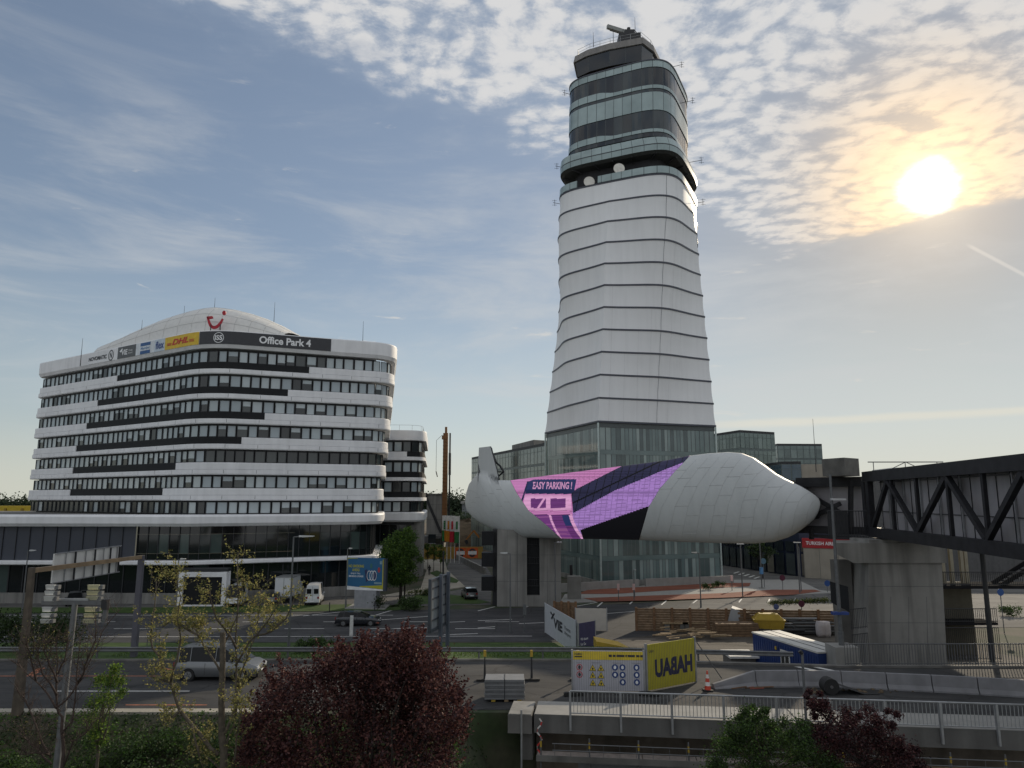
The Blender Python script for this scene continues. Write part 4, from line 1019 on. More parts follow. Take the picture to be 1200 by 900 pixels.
def skin(c0, c1, fx, nrow, matfn, thick=.22):
    """shell between parameter columns; fx(a, t) -> px"""
    mb = MB(); nc = c1; g = []; back = []
    for j in range(nrow+1):
        t = j/nrow; t = .5-.5*cos(pi*t)
        g.append([]); back.append([])
        for i in range(nc+1):
            x = fx(i/nc, t); y = lerp(interp(BOT, x), interp(TOP, x), t); g[-1].append((x, y))
    V = [surf(x, y) for r_ in g for x, y in r_]; W_ = [surf(x, y)-Vector((AN.x, AN.y, 0))*thick for r_ in g for x, y in r_]
    n = nc+1; o = len(V); mb.v = V+W_
    for j in range(nrow):
        for i in range(nc):
            cx = sum(g[a][b][0] for a, b in ((j,i),(j+1,i),(j,i+1),(j+1,i+1)))/4; cy = sum(g[a][b][1] for a, b in ((j,i),(j+1,i),(j,i+1),(j+1,i+1)))/4
            mb.f.append((j*n+i, j*n+i+1, (j+1)*n+i+1, (j+1)*n+i)); mb.mi.append(mb.slot(matfn(cx, cy)))
            mb.f.append((o+j*n+i, o+(j+1)*n+i, o+(j+1)*n+i+1, o+j*n+i+1)); mb.mi.append(mb.slot(steel_dark))
    for i in range(nc):
        for j, s_ in ((0, 1), (nrow, -1)): mb.f.append((j*n+i, o+j*n+i, o+j*n+i+1, j*n+i+1)); mb.mi.append(mb.slot(steel_dark))
    for j in range(nrow):
        for i in (0, nc): mb.f.append((j*n+i, o+j*n+i, o+(j+1)*n+i, (j+1)*n+i)); mb.mi.append(mb.slot(steel_dark))
    return mb
shellw = mat('shell_white', (.54,.56,.56), .55, var=.03, scale=.25, streak=.05)
sky_bridge = thing('media_facade_shell', 'huge white rounded shell with a glowing pink and purple screen on the walkway bridge', 'billboard', (AX.x, AX.y, 9))
fin = skin(0, 130, lambda a, t: lerp(545, interp(B1, t), a), 36, lambda x, y: shellw); fin.build('shell_panel', sky_bridge, smooth=60)
egg = skin(0, 150, lambda a, t: lerp(interp(B2, t), 961.15, 1-(1-a)**1.6), 40, lambda x, y: shellw); egg.build('shell_panel', sky_bridge, smooth=60)
def led(name, c, k=1.0):
    return mat(name, (.006,.006,.007), .6, var=0, spec=.15, emit=tuple(x*k for x in c), es=1.0)
def tones(n, c): return [led(f'{n}_{i}', c, k) for i, k in enumerate((.55,.72,.86,.95))]
PINK = tones('led_pink', (.50,.19,.42)); LIL = tones('led_lilac', (.34,.19,.50)); LPK = tones('led_light', (.66,.33,.56)); NAVY = tones('led_navy', (.018,.028,.10)); PUR = tones('led_purple', (.13,.035,.16)); BAND = tones('led_slate', (.022,.022,.055)); BLK = [led('led_black', (.003,.003,.004))]*4
PNB = tones('led_mauve', (.36,.12,.33))
def inpoly(x, y, P):
    c = False; n = len(P)
    for i in range(n):
        (x0, y0), (x1, y1) = P[i], P[(i+1) % n]
        if (y0 > y) != (y1 > y) and x < (x1-x0)*(y-y0)/(y1-y0)+x0: c = not c
    return c
Pblk = [(680,621),(759,593.5),(775,588),(775,640),(686,640)]
Pband = [(669.5,578.5),(675.5,573),(731,545),(780,535),(812,528),(803,541),(780,550),(720,575),(671.8,601.5)]
Psign = [(619.5,564.2),(625,562),(675.5,561.6),(672.5,579),(615.5,578.5)]
Pbooth = [(615,580),(669,580),(669.8,603),(612,603)]
rr = random.Random(3); rowtone = [rr.choice((0,1,1,2,2,2,3)) for _ in range(200)]
def content(x, y):
    tn = rowtone[int(y*1.15) % 200]
    if inpoly(x, y, Pblk): return BLK[0]
    if inpoly(x, y, Pband):
        u = (x-669)*.55+(y-601)
        mid = 590-(x-670)*.475
        if abs(y-mid) < .9 or (x+.25*(y-540)) % 8.5 < .8: return BLK[0]
        return BAND[tn]
    if inpoly(x, y, Psign): return NAVY[tn] if y < 574 else NAVY[0]
    if abs(x-(618.5-(y-565)*.31)) < 1.0 and 564 < y < 592: return NAVY[0]
    if inpoly(x, y, Pbooth):
        if 622 < x < 639.8 and 584.2 < y < 595.3:
            return LPK[2] if abs(x-(638-(y-584)*.66)) < 1.4 else PUR[tn]
        if 645 < x < 662.8 and 584.2 < y < 595.3: return PUR[tn]
        return LPK[tn] if y < 598 else PINK[tn]
    if y >= 602.6:
        s1 = interp([(602,644),(610,646.2),(620,650.5),(632,657.5)], y); s2 = interp([(602,668),(612,671),(622,676),(632,683.5)], y)
        if y < 603.8 and x < s2: return PUR[0]
        if abs(x-s1) < 1.3 or abs(x-s2) < 2.0: return LPK[tn]
        if x < s1: return PUR[3] if tn < 3 else PNB[1]
        if x < s2: return (PUR[tn] if y < 617 else PNB[0] if tn > 1 else PUR[3]) if (x-s1) < 14 else (NAVY[3] if y < 616 else PUR[tn])
    gl_ = (x+.12*(y-560)) % 6.0 < .7 or y % 4.4 < .6
    if y > 575-(x-720)*.42 and x > 671: return LIL[0 if gl_ else tn]
    return PINK[max(0, tn-1) if gl_ and x > 640 else tn]
scr = skin(0, 420, lambda a, t: lerp(interp(B1, t)+.25, interp(B2, t)-.25, a), 120, content, .3); so_ = scr.build('led_screen', sky_bridge)
mb = MB(); fn = lambda x, y: surf(x, y, .03)
put_text(mb, 'EASY PARKING !', fn, 624, 670.5, 573.2, 564.6, LPK[1], .03, .15); mb.build('lettering', so_)
def seam_line(mb, pts, w=.05, eps=.015):
    P = [surf(x, y, eps) for x, y in pts]
    for a, b in zip(P, P[1:]):
        d = (b-a).normalized(); n_ = d.cross(Vector((AN.x, AN.y, 0))).normalized()*w/2; mb.face([a-n_, b-n_, b+n_, a+n_], shell_seam)
shell_seam = mat('shell_seam', (.42,.43,.43), .6)
mb = MB(); rs_ = random.Random(2)
for k in range(1, 14):
    pts = []
    for j in range(25):
        t = .02+.96*j/24; x = interp(B2, t)*.0+ (749+ (interp(B2, t)-749)*(1-.055*k)) + k*16.2
        if x < 958: 
            y = lerp(interp(BOT, x), interp(TOP, x), t); pts.append((x, y))
        elif len(pts) > 1: break
    if len(pts) > 2: seam_line(mb, pts, .03)
    for t in ((.2,.42,.64,.84) if k % 2 else (.1,.31,.53,.74)):
        x = (749+(interp(B2, t)-749)*(1-.055*k)) + k*16.2
        if x < 950 and rs_.random() < .62:
            y = lerp(interp(BOT, x), interp(TOP, x), t); seam_line(mb, [(x-16, y+.6), (x-8, y+.3), (x, y)], .045)
for k in range(1, 8):
    pts = []
    for j in range(20):
        t = .03+.94*j/19; x = interp(B1, t)-k*13-3
        if x > 548: pts.append((x, lerp(interp(BOT, x), interp(TOPB, x), t)))
    if len(pts) > 3: seam_line(mb, pts, .03)
    for t in ((.15,.38,.6,.82) if k % 2 else (.26,.5,.7)):
        x = interp(B1, t)-k*13-3
        if x > 552: y = lerp(interp(BOT, x), interp(TOPB, x), t); seam_line(mb, [(x-6, y-.3), (x, y)], .06)
mb.build('panel_joint', sky_bridge)
# back frames behind the fin
mb = MB(); bo = AX - AN*.8
pf = lambda x, y, o=bo: onplane(x, y, o, AD)
ch = [(575.5,525),(577,531),(579.5,537),(581.5,542),(586,546),(590.5,553)]
for a, b in zip(ch, ch[1:]): mb.bar(pf(*a), pf(*b), .2, .2, steel_dark)
for a, b in [((590.5,553),(590.5,566)),((590.5,553),(583,553)),((583,553),(582,560)),((582,560),(590,553))]: mb.bar(pf(*a), pf(*b), .16, .16, steel_dark)
mb.build('back_frame', sky_bridge)
# corridor carried behind the shell
walk = thing('walkway_bridge', 'dark steel truss walkway bridge turning over the concrete pier', 'bridge', (31.6, 67, 0))
BP = onplane(1013, 600, AX-AN*1.2, AD).xy; S0 = onplane(598, 600, AX-AN*1.2, AD).xy
d1 = (BP-S0).normalized(); n1 = Vector((-d1.y, d1.x)); n1 = n1 if n1.y > 0 else -n1
W1 = 3.6
panel_m = mat('corridor_panel', (.33,.315,.33), .5, var=.1, scale=.4, streak=.12)
chord_m = mat('chord_paint', (.020,.020,.023), .6, var=.35, scale=1.5, spec=.3)
mb = MB(); sR = onplane(935, 600, AX-AN*1.2, AD).xy
mb.prism([tuple(S0), tuple(sR), tuple(sR+n1*W1), tuple(S0+n1*W1)], 10.2, 15.2, steel_dark)
mb.build('corridor', walk)
mb = MB()
def seg(a, b, off0, off1, za, zb_, m): 
    d = (b-a).normalized(); n_ = Vector((-d.y, d.x)); n_ = n_ if n_.dot(Vector((.7,.7))) > 0 else -n_
    mb.prism([tuple(a+n_*off0), tuple(b+n_*off0), tuple(b+n_*off1), tuple(a+n_*off1)], za, zb_, m)
seg(sR+d1*.01, BP, -.1, W1, 14.7, 15.6, chord_m); seg(sR+d1*.01, BP, -.1, W1, 10.2, 10.9, chord_m)
mb.build('chord', walk)
mb = MB(); seg(sR+d1*.02, BP, 1.1, 1.2, 10.9, 14.7, panel_m); mb.build('corridor_panel', walk)
for (a, b) in [((925,566),(985,601)),((925,612),(960,605)),((958,603),(985,590)),((951,618),(951,632)),((997,562),(997,625))]:
    p, q = onplane(*a, BP-n1*.0, d1), onplane(*b, BP, d1); mb = MB(); mb.bar(p, q, .35, .4, chord_m); mb.build('brace', walk)
# leg toward the camera
B0 = at(1013, 600, 66.6).xy; E0 = at(1200, 600, 40).xy; d2 = (E0-B0).normalized(); E1 = B0+d2*46; n2 = Vector((-d2.y, d2.x)); n2 = n2 if n2.x > 0 else -n2; W2 = 4.4
def seg2(mb, s0, s1, o0, o1, za, zb_, m):
    a = B0+d2*s0; b = B0+d2*s1; mb.prism([tuple(a+n2*o0), tuple(b+n2*o0), tuple(b+n2*o1), tuple(a+n2*o1)], za, zb_, m)
mb = MB(); seg2(mb, 0, 46, 0, .5, 15.05, 15.95, chord_m); seg2(mb, 0, 46, W2-.5, W2, 15.05, 15.95, chord_m); mb.build('top_chord', walk)
mb = MB(); seg2(mb, 0, 46, 0, .5, 10.2, 11.05, chord_m); seg2(mb, 0, 46, W2-.5, W2, 10.2, 11.05, chord_m); mb.build('bottom_chord', walk)
mb = MB(); seg2(mb, 0, 46, .51, W2-.51, 10.5, 10.9, steel_dark); mb.build('deck', walk)
mb = MB(); seg2(mb, 0, 46, .51, W2-.51, 15.3, 15.7, steel_dark); mb.build('roof', walk)
mb = MB(); seg2(mb, 1.4, 46, 1.05, 1.12, 10.91, 15.29, panel_m)
for k in range(26):
    s_ = 1.6+k*1.7; seg2(mb, s_, s_+.05, 1.0, 1.04, 10.92, 15.28, steel_dark)
    if k % 2: seg2(mb, s_+.35, s_+.47, .9, .99, 10.92, 15.28, galv)
seg2(mb, 1.4, 46, .98, 1.0, 12.4, 12.46, steel_dark); seg2(mb, 1.4, 46, .96, 1.035, 14.9, 15.0, galv_dull)
mb.build('corridor_panel', walk)
def onl(px, py, off=.25): return onplane(px, py, (B0.x+n2.x*off, B0.y+n2.y*off), d2)
tops = [1009.5, 1040, 1109.6, 1201.5]; bots = [1025.5, 1077.6, 1158.2]
ts = [(onl(x, 560).xy - B0).dot(d2) for x in tops]; bs = [(onl(x, 640).xy - B0).dot(d2) for x in bots]
tn = [ts[1], ts[2], ts[3], ts[3]+8.5, ts[3]+17]; bn = [bs[0], bs[1], bs[2], bs[2]+8, bs[2]+16]
P3 = lambda s_, z, o=.25: Vector((*(B0+d2*s_+n2*o), z))
for o in (.25, W2-.25):
    for a, b in [(tn[0], bn[0]), (tn[0], bn[1]), (tn[1], bn[1]), (tn[1], bn[2]), (tn[2], bn[2]), (tn[2], bn[3]), (tn[3], bn[3]), (tn[3], bn[4])]:
        mb = MB(); mb.bar(P3(a, 15.06, o), P3(b, 11.04, o), .34, .36, chord_m); mb.build('brace', walk)
for x0_, x1_ in [(1044,1044),(1073,1078),(1110,1113),(1152,1158)]:
    s0_ = (onl(x0_, 560).xy-B0).dot(d2); mb = MB(); mb.bar(P3(s0_, 15.06), P3(s0_, 11.04), .24, .24, chord_m); mb.build('post', walk)
for s_ in (-.1, 1.0):
    mb = MB(); mb.bar(P3(s_, 15.06), P3(s_, 10.2), .5, .5, chord_m); mb.build('post', walk)
# corner joint above the pier: roof box, landing rail
mb = MB(); c = at(989, 545, 66.5); xl_, xr_ = at(966,545,68.5).x, at(1014,545,67).x; mb.prism([(xl_,69),(c.x,66.4),(xr_,68.2),(xl_+2.4,72)], 15.62, 17.25, mat('box_brown', (.11,.105,.095), .7, var=.3, scale=1.2)); mb.build('roof_box', walk)
mb = MB(); p, q = at(971, 610, 67.5), at(1017, 610, 65.8)
mb.prism([(p.x,p.y),(q.x,q.y),(q.x+1,q.y+4),(p.x,p.y+4)], 9.9, 10.15, chord_m); mb.build('landing', walk)
mb = MB()
def rail(mb, a, b, z, h, sp, m, r=.02, post=None, mid=True):
    a = Vector((*a[:2], z)); b = Vector((*b[:2], z)); L = (b-a).length; n_ = max(1, int(L/sp))
    for k in range(n_+1): p = a.lerp(b, k/n_); mb.tube([p, p+Vector((0,0,h))], r, m, 4, cap=False)
    mb.tube([a+Vector((0,0,h)), b+Vector((0,0,h))], r*1.8, m, 5); mb.tube([a+Vector((0,0,.12)), b+Vector((0,0,.12))], r*1.4, m, 5)
rail(mb, p, q, 10.15, 2.3, .22, steel_dark, .025); mb.build('landing_railing', walk)
mb = MB(); p2 = at(995, 610, 67.0); mb.prism([(p.x,p.y+.15),(p2.x,p2.y+.15),(p2.x,p2.y+.25),(p.x,p.y+.25)], 10.16, 12.5, steel_dark); mb.build('side_panel', walk)
# right pier
pier = thing('bridge_pier', 'tapering board marked concrete pier under the truss bridge with side stair', 'pier', (34, 64, 0))
mb = MB(); xL, xR = at(1019,640,62.8).x, at(1103,640,62.8).x; xLb, xRb = at(1014,770,62.8).x, at(1107.5,770,62.8).x
mb.rings([[Vector((xLb,62.6,0)),Vector((xRb,62.6,0)),Vector((xRb,66.6,0)),Vector((xLb,66.6,0))],[Vector((xL,62.8,10.1)),Vector((xR,62.8,10.1)),Vector((xR,66.4,10.1)),Vector((xL,66.4,10.1))]], concrete, caps=(True, True)); mb.build('pier_shaft', pier)
mb = MB(); xc = at(977,640,62.6).x; zc1 = 8.2
mb.extr([(xc,62.55,9.85),(xc,62.55,9.0),(at(1000,650,62.5).x,62.55,8.2),(xR+.2,62.55,8.2),(xR+.2,62.55,9.85)], (1.9,4.2,0), concrete); mb.build('pier_cap', pier)
mb = MB()
for f_ in (.33,.62,.80):
    z_ = 10.1*f_; k_ = f_; mb.box((lerp(xLb,xL,k_)-.0, 62.6+.2*k_-.012, z_), (lerp(xRb,xR,k_), 62.6+.2*k_+.2, z_+.025), seam_m)
for f_ in (.28,.52,.76): x_ = lerp(xLb,xRb,f_); mb.add([(x_,62.585,0),(x_+.03,62.585,0),(lerp(xL,xR,f_)+.03,62.77,8.2),(lerp(xL,xR,f_),62.77,8.2)], [(0,1,2,3)], seam_m)
mb.build('formwork_joint', pier)
mb = MB(); xs = at(1143,700,66).x; mb.box((xR-.1,66.5,0), (xs,67.0,6.2), mat('stair_wall', (.13,.12,.09), .85, var=.1, streak=.2)); mb.build('stair_wall', pier)
dull = mat('dull_dark', (.02,.02,.022), 1.0, spec=.02); mb = MB(); mb.box((xR+.2,64.2,5.9), (xs+10,67.4,6.15), dull); mb.box((xR+.2,64.2,2.9), (xs+.6,66.4,3.1), dull); mb.build('stair_landing', pier)
mb = MB()
for k in range(15): mb.box((xs+1.6+k*.42,64.4,6.2+k*.24), (xs+2.05+k*.42,65.6,6.26+k*.24), dull)
mb.bar((xs+1.4,64.35,6.2), (xs+8,64.35,10.0), .1, .35, dull); mb.bar((xs+1.4,65.65,6.2), (xs+8,65.65,10.0), .1, .35, dull); mb.build('stair_flight', pier)
mb = MB(); rail(mb, (xR+.3,64.2), (xs+10,64.2), 6.15, 1.15, .16, steel_dark, .022); rail(mb, (xR+.3,64.25), (xs+.6,64.25), 3.1, 1.15, .16, steel_dark, .022); rail(mb, (xR+.3,64.22), (xs+.6,64.22), .1, 2.6, .16, steel_dark, .022); mb.build('stair_railing', pier)
for px in (1104,1114,1126,1131): mb = MB(); p = at(px, 650, 65.9); mb.box((p.x-.14,65.8,6.2), (p.x+.14,66.1,10.1), mat('stair_strip', (.30,.27,.20), .7)); mb.build('post', pier)
mb = MB(); mb.box((xL-1.9,65.2,0), (xL-.6,66.4,8.2), concrete_dark); mb.build('pier_column', pier)
mb = MB(); p, q = at(975,720,61.5), at(996,720,60.3); z0_, z1_ = zpy(716,61), zpy(682,61); mb.extr([(p.x,p.y,z0_+.6),(q.x,q.y,z0_),(q.x,q.y,z1_-.3),(p.x,p.y,z1_)], (.05,.12,0), black_panel); mb.build('dark_screen', pier)
mb = MB(); q = at(997,720,61.5); rail(mb, q, (xLb+.1,62.3), 3.0, 1.6, .2, steel_dark, .02); rail(mb, q, (xLb+.1,62.3), .1, 2.5, .2, steel_dark, .02); mb.build('stair_railing', pier)
mb = MB(); p = at(1155,690,52); mb.tube([(p.x,52,0),(p.x,52,10.2)], .16, steel_dark, 8); mb.build('strut', pier)
# left pier
pier2 = thing('bridge_pier', 'flat concrete pier with dark slot under the grey fin end of the shell', 'pier', (2, 97, 0))
a_ = G(581, 709).x; xa, xb, xc_, xd = (at(x, 700, 96).x for x in (582.5, 617.5, 632.5, 657.5)); zt = 9.6
mb = MB(); mb.box((xa,95.6,0), (xb,99.4,zt), concrete); mb.box((xc_,95.6,0), (xd,99.4,zt), concrete); mb.box((xb+.002,96.4,.0), (xc_-.002,99.2,zt-.02), black_panel); mb.box((xb+.003,95.62,0), (xc_-.003,96.39,1.35), concrete)
mb.build('pier_shaft', pier2)
mb = MB()
for z in (3.1, 6.4): mb.box((xa-.005,95.588,z), (xb-.01,95.7,z+.03), seam_m); mb.box((xc_+.01,95.588,z), (xd+.005,95.7,z+.03), seam_m)
for x in (lerp(xa,xb,.33), lerp(xa,xb,.68), lerp(xc_,xd,.35), lerp(xc_,xd,.7)): mb.box((x,95.59,0.02), (x+.03,95.7,zt), seam_m)
mb.build('formwork_joint', pier2)
mb = MB()
for z in (2.4, 5.2, 7.6): rail(mb, (xb+.1,96.0), (xc_-.1,96.0), z, .9, .25, steel_dark, .02)
mb.build('slot_railing', pier2)
mb = MB(); xe = at(569, 700, 97).x; mb.box((xe+.9,96.6,0), (xa-.01,98.8,9.6), steel_dark); mb.build('stair_core', pier2)
for z in (1.9, 4.9, 7.6):
    mb = MB(); mb.box((xe-.5,95.9,z), (xe+1.1,98.2,z+1.75), black_panel); mb.build('stair_landing', pier2)
# ================================================================ street things behind
def hoarding():
    a = G(478, 656); b = G(566, 655); mb = MB(); d = (b-a); L = d.length; Mx = frame(a, d)
    m = mat('hoarding_yellow', (.38,.24,.05), .7, var=.12, scale=.5)
    n_ = 14
    for k in range(n_): mb.mbox(Mx, (L*k/n_+.03, 0, .1), (L*(k+1)/n_-.03, .08, 2.75), m)
    mb.build('site_hoarding', label='long yellow timber hoarding closing off the dirt site beyond the flags', cat='hoarding')
    o = MB(); l2 = L
    def sx(px): return (onplane(px, 650, a.xy, (b-a).xy)-a).length
    org = mat('banner_orange', (.62,.11,.02), .6); 
    for i, (x0, x1) in enumerate(((533,546),(546.6,560))):
        mb = MB(); mb.mbox(Mx, (sx(x0), -.06, .25), (sx(x1), -.02, 2.55), org); f = lambda x, y, s0=sx(x0), s1=sx(x1): Mx @ Vector((lerp(s0, s1, x), -.07, lerp(.25, 2.55, y)))
        bo_ = mb.build('banner', label=('orange banner with black roundel, beside the flag poles' if i == 0 else 'orange banner with black roundel, nearer the pier'), cat='banner', group='orange banners on the hoarding')
        t = MB(); disc(t, f, .5, .5, .34, .42, signdark, 20, .55); t.build('emblem', bo_)
        t = MB(); rect(t, lambda x, y: f(x, y)+Vector((0,-.01,0)), .12, .88, .33, .67, signw); t.build('label_strip', bo_)
hoarding()
def flags():
    cols = [((.03,.20,.05),(.62,.24,.02)), ((.62,.24,.02),(.62,.24,.02)), ((.50,.02,.04),(.50,.02,.04)), ((.03,.16,.05),(.03,.16,.05))]
    names = ['white flag banner with green and orange foot, first of the four', 'white flag banner with orange foot beside the red footed one', 'white flag banner with red foot', 'white flag banner with all green foot, nearest the pier']
    for i, px in enumerate((523.5, 528, 532.5, 538)):
        b = G(px, 659.5+i*.4); Y = b.y; t = thing('flagpole', names[i], 'flag', b, 0, 'banner flags on poles at the street end')
        zt_ = zpy(603.5+i*.3, Y); mb = MB(); mb.tube([b, Vector((b.x, Y, zt_))], [.09,.06], white_paint, 7); mb.build('pole', t)
        zb_ = zpy(634+i*.8, Y); zm = zpy(623, Y); w = 1.05; mb = MB(); fw = mat('flag_white', (.72,.70,.68), .8)
        n_ = 12
        for k in range(n_):
            z0_, z1_ = lerp(zb_, zt_-.1, k/n_), lerp(zb_, zt_-.1, (k+1)/n_)
            c = mat('flag_%d_%d' % (i, 0), cols[i][0], .8) if k < n_*.36 else fw
            for s_ in range(4):
                x0, x1 = -w*s_/4-.05, -w*(s_+1)/4-.05; yo = lambda s2, kk: .12*sin(s2*1.6+kk*.5)
                mm = c if not (k < n_*.36 and s_ < 2 and i == 0) else mat('flag_0b', cols[0][1], .8)
                mb.face([(b.x+x0,Y+yo(s_,k),z0_),(b.x+x0,Y+yo(s_,k+1),z1_),(b.x+x1,Y+yo(s_+1,k+1),z1_),(b.x+x1,Y+yo(s_+1,k),z0_)], mm)
        fo = mb.build('flag_cloth', t)
        mb = MB(); cc_ = mat('flag_mark%d' % i, cols[i][0], .8)
        for k in range(5): z = lerp(zm+.5, zt_-1.2, k/5); mb.face([(b.x-.75,Y-.22,z),(b.x-.35,Y-.22,z),(b.x-.35,Y-.22,z+.35),(b.x-.75,Y-.22,z+.3)], cc_)
        mb.build('flag_mark', fo)
flags()
# distant: concrete block, drill rig, excavators, low buildings
mb = MB(); a, b = at(500,600,200).x, at(520,600,200).x; mb.box((a,200,0), (b,210,14.6), concrete); mb.box((a-.3,199.8,14.62), (b+.2,210.2,15.0), concrete_dark)
for z in (4, 8, 12): mb.box((a-.0,199.97,z), (b,200.02,z+.06), seam_m)
mb.build('concrete_tower', label='plain raw concrete building core left of the drill rig', cat='building')
rig = thing('drilling_rig', 'tall orange drilling rig with black kelly bar on the dirt site', 'drilling rig', (at(521,640,200).x, 200, 0))
om = mat('rig_orange', (.20,.085,.025), .55); p = at(521.5, 600, 200); x = p.x
mb = MB(); mb.box((x-.75,199.4,2), (x+.55,200.6,31.5), om); mb.box((x-1.1,199.2,29.8), (x+.3,200.8,30.8), om); mb.box((x-.3,199.5,31.5), (x+.3,200.4,33.2), om); mb.build('mast', rig)
mb = MB(); 
for k in range(28): mb.box((x-.8,199.3,3+k), (x+.6,199.38,3.12+k), mat('rig_dark', (.18,.08,.02), .6))
mb.build('mast_rung', rig)
mb = MB(); mb.tube([(x+1.15,199.6,3),(x+1.15,199.6,31.5)], .22, steel_dark, 8); mb.tube([(x+1.15,199.6,20),(x+1.15,199.6,26)], .34, steel_dark, 8); mb.build('kelly_bar', rig)
mb = MB(); mb.tube([(x-2.6,199.8,21),(x-2.6,199.8,29.5),(x-1,199.8,31)], .05, steel_dark, 5); mb.tube([(x-2.6,199.8,21),(x-2.2,199.8,19.5)], .15, steel_dark, 5); mb.build('hoist_cable', rig)
mb = MB(); mb.bar((x-5.6,200,14.8), (x-1,200,4.5), .5, .7, steel_dark); mb.box((x-5.9,199.6,14.2), (x-4.9,200.4,15.2), steel_dark); mb.build('backstay', rig)
mb = MB(); mb.box((x-8.5,198.4,1.2), (x-.9,201.5,3.7), mat('rig_body', (.10,.10,.10), .6)); mb.box((x-4.2,197.9,1.3), (x-2.2,199.4,4.2), glass_dark); mb.build('cab', rig)
for yy in (198.2, 201.2): mb = MB(); mb.tube([(x-8,yy,.65),(x-1,yy,.65)], .64, rubber, 8); mb.build('track', rig)
def excavator(px, py, Y, col, label, flip=1):
    b = at(px, py, Y); t = thing('excavator', label, 'excavator', (b.x, Y, 0), 0 if flip > 0 else pi, 'excavators on the dirt site'); M = WM[t.name]
    def B(nm, fnc): m_ = MB(); fnc(m_); m_.v = [M @ v_ for v_ in m_.v]; return m_.build(nm, t)
    c = mat('digger_%s' % ('o' if col[0] > .2 else 'd'), col, .6)
    B('body', lambda m: m.box((-2,-1.3,1.1), (1.2,1.3,2.4), c)); B('cab', lambda m: m.box((0,-1.25,2.41), (1.2,-.1,3.7), glass_dark))
    B('boom', lambda m: (m.bar((1,0,2),(3.6,0,4.9),.35,.5,c), m.bar((3.5,0,4.9),(5.6,0,2.4),.3,.4,c)))
    B('bucket', lambda m: m.extr([(5.3,-.5,2.5),(6.1,-.5,2.2),(5.6,-.5,1.1),(4.9,-.5,1.5)], (0,1,0), steel_dark))
    for y in (-1.1, 1.1): B('track', lambda m: m.tube([(-1.9,y,.5),(1.7,y,.5)], .5, rubber, 8))
excavator(511, 640, 188, (.06,.06,.06), 'dark excavator with folded arm in front of the raw concrete core', 1)
excavator(570, 640, 205, (.40,.16,.03), 'small orange excavator working the dirt, half hidden by the pier', -1)
def mound(name, x, y, rx, ry, h, m, label, seed=1, kind=None):
    rnd_ = random.Random(seed); mb = MB(); n_, k_ = 22, 7; rs = []
    for j in range(k_+1):
        f = j/k_; rs.append([Vector((x+rx*(1-f)**.8*cos(2*pi*i/n_)*(1+.12*sin(3*2*pi*i/n_+seed)), y+ry*(1-f)**.8*sin(2*pi*i/n_), h*f**.8*(1+rnd_.uniform(-.08,.08)) - (.1 if j == 0 else 0))) for i in range(n_)])
    mb.rings(rs, m, caps=(False, True)); return mb.build(name, smooth='all', label=label, cat='dirt pile')
mound('dirt_mound', -13, 222, 20, 9, 7.5, earth_m, 'long low mound of bare soil behind the yellow hoarding', 2)
mound('dirt_mound', -22, 186, 9, 5, 2.6, earth_m, 'small soil heap by the foot of the drill rig', 3)
mb = MB(); mb.prism([(-38,560),(-4,560),(-4,590),(-38,590)], 0, 10, mat('shed_grey', (.16,.17,.18), .6)); mb.prism([(-39,558),(-3,558),(-3,592),(-39,592)], 10.1, 12, concrete_light); mb.build('warehouse', label='long grey warehouse with pale roof edge far beyond the drill rig', cat='building')
mb = MB(); mb.box((-420,330,4), (-190,338,10.5), mat('far_yellow', (.50,.36,.02), .6)); mb.box((-420,329.6,0), (-190,337.8,3.9), concrete_dark)
for k in range(30): mb.box((-415+k*7.5,329.5,6.5), (-414+k*7.5,329.9,9.5), mat('far_yellow_d', (.3,.2,.02), .6))
mb.build('logistics_hall', label='low bright yellow hall on the horizon left of the office tower', cat='building')
mb = MB(); a, b = G(534, 655.5), G(567, 672.5); d = (b-a); Mx = frame(a, d); mb.mbox(Mx, (0,0,0), (d.length,.4,1.1), concrete); mb.build('concrete_wall', label='low raw concrete wall beside the street, running to the fin pier', cat='wall')
# low forecourt wall around the tower foot
mb = MB(); pts = [G(657,695),(0,0),G(752,683.5)]; a, b = G(657,694.5), G(749,688.5); M1 = frame(a, b-a); mb.mbox(M1, (0,0,.0), ((b-a).length,.35,1.25), concrete_light); mb.build('forecourt_wall', label='low pale wall before the tower foot, pier side of the gap', cat='wall')
mb = MB(); a, b = G(757,688), G(860,684); M1 = frame(a, b-a); mb.mbox(M1, (0,0,.0), ((b-a).length,.35,1.25), concrete_light); c, d_ = G(860,684), G(861,680); mb.build('forecourt_wall', label='low pale wall before the tower foot, shop side of the gap', cat='wall')
b = G(673, 703); mb = MB(); mb.box((b.x-.85,b.y,0), (b.x+.95,b.y+1,3.1), concrete_light); mb.build('concrete_column', label='short free standing concrete pillar right of the fin pier', cat='pillar')
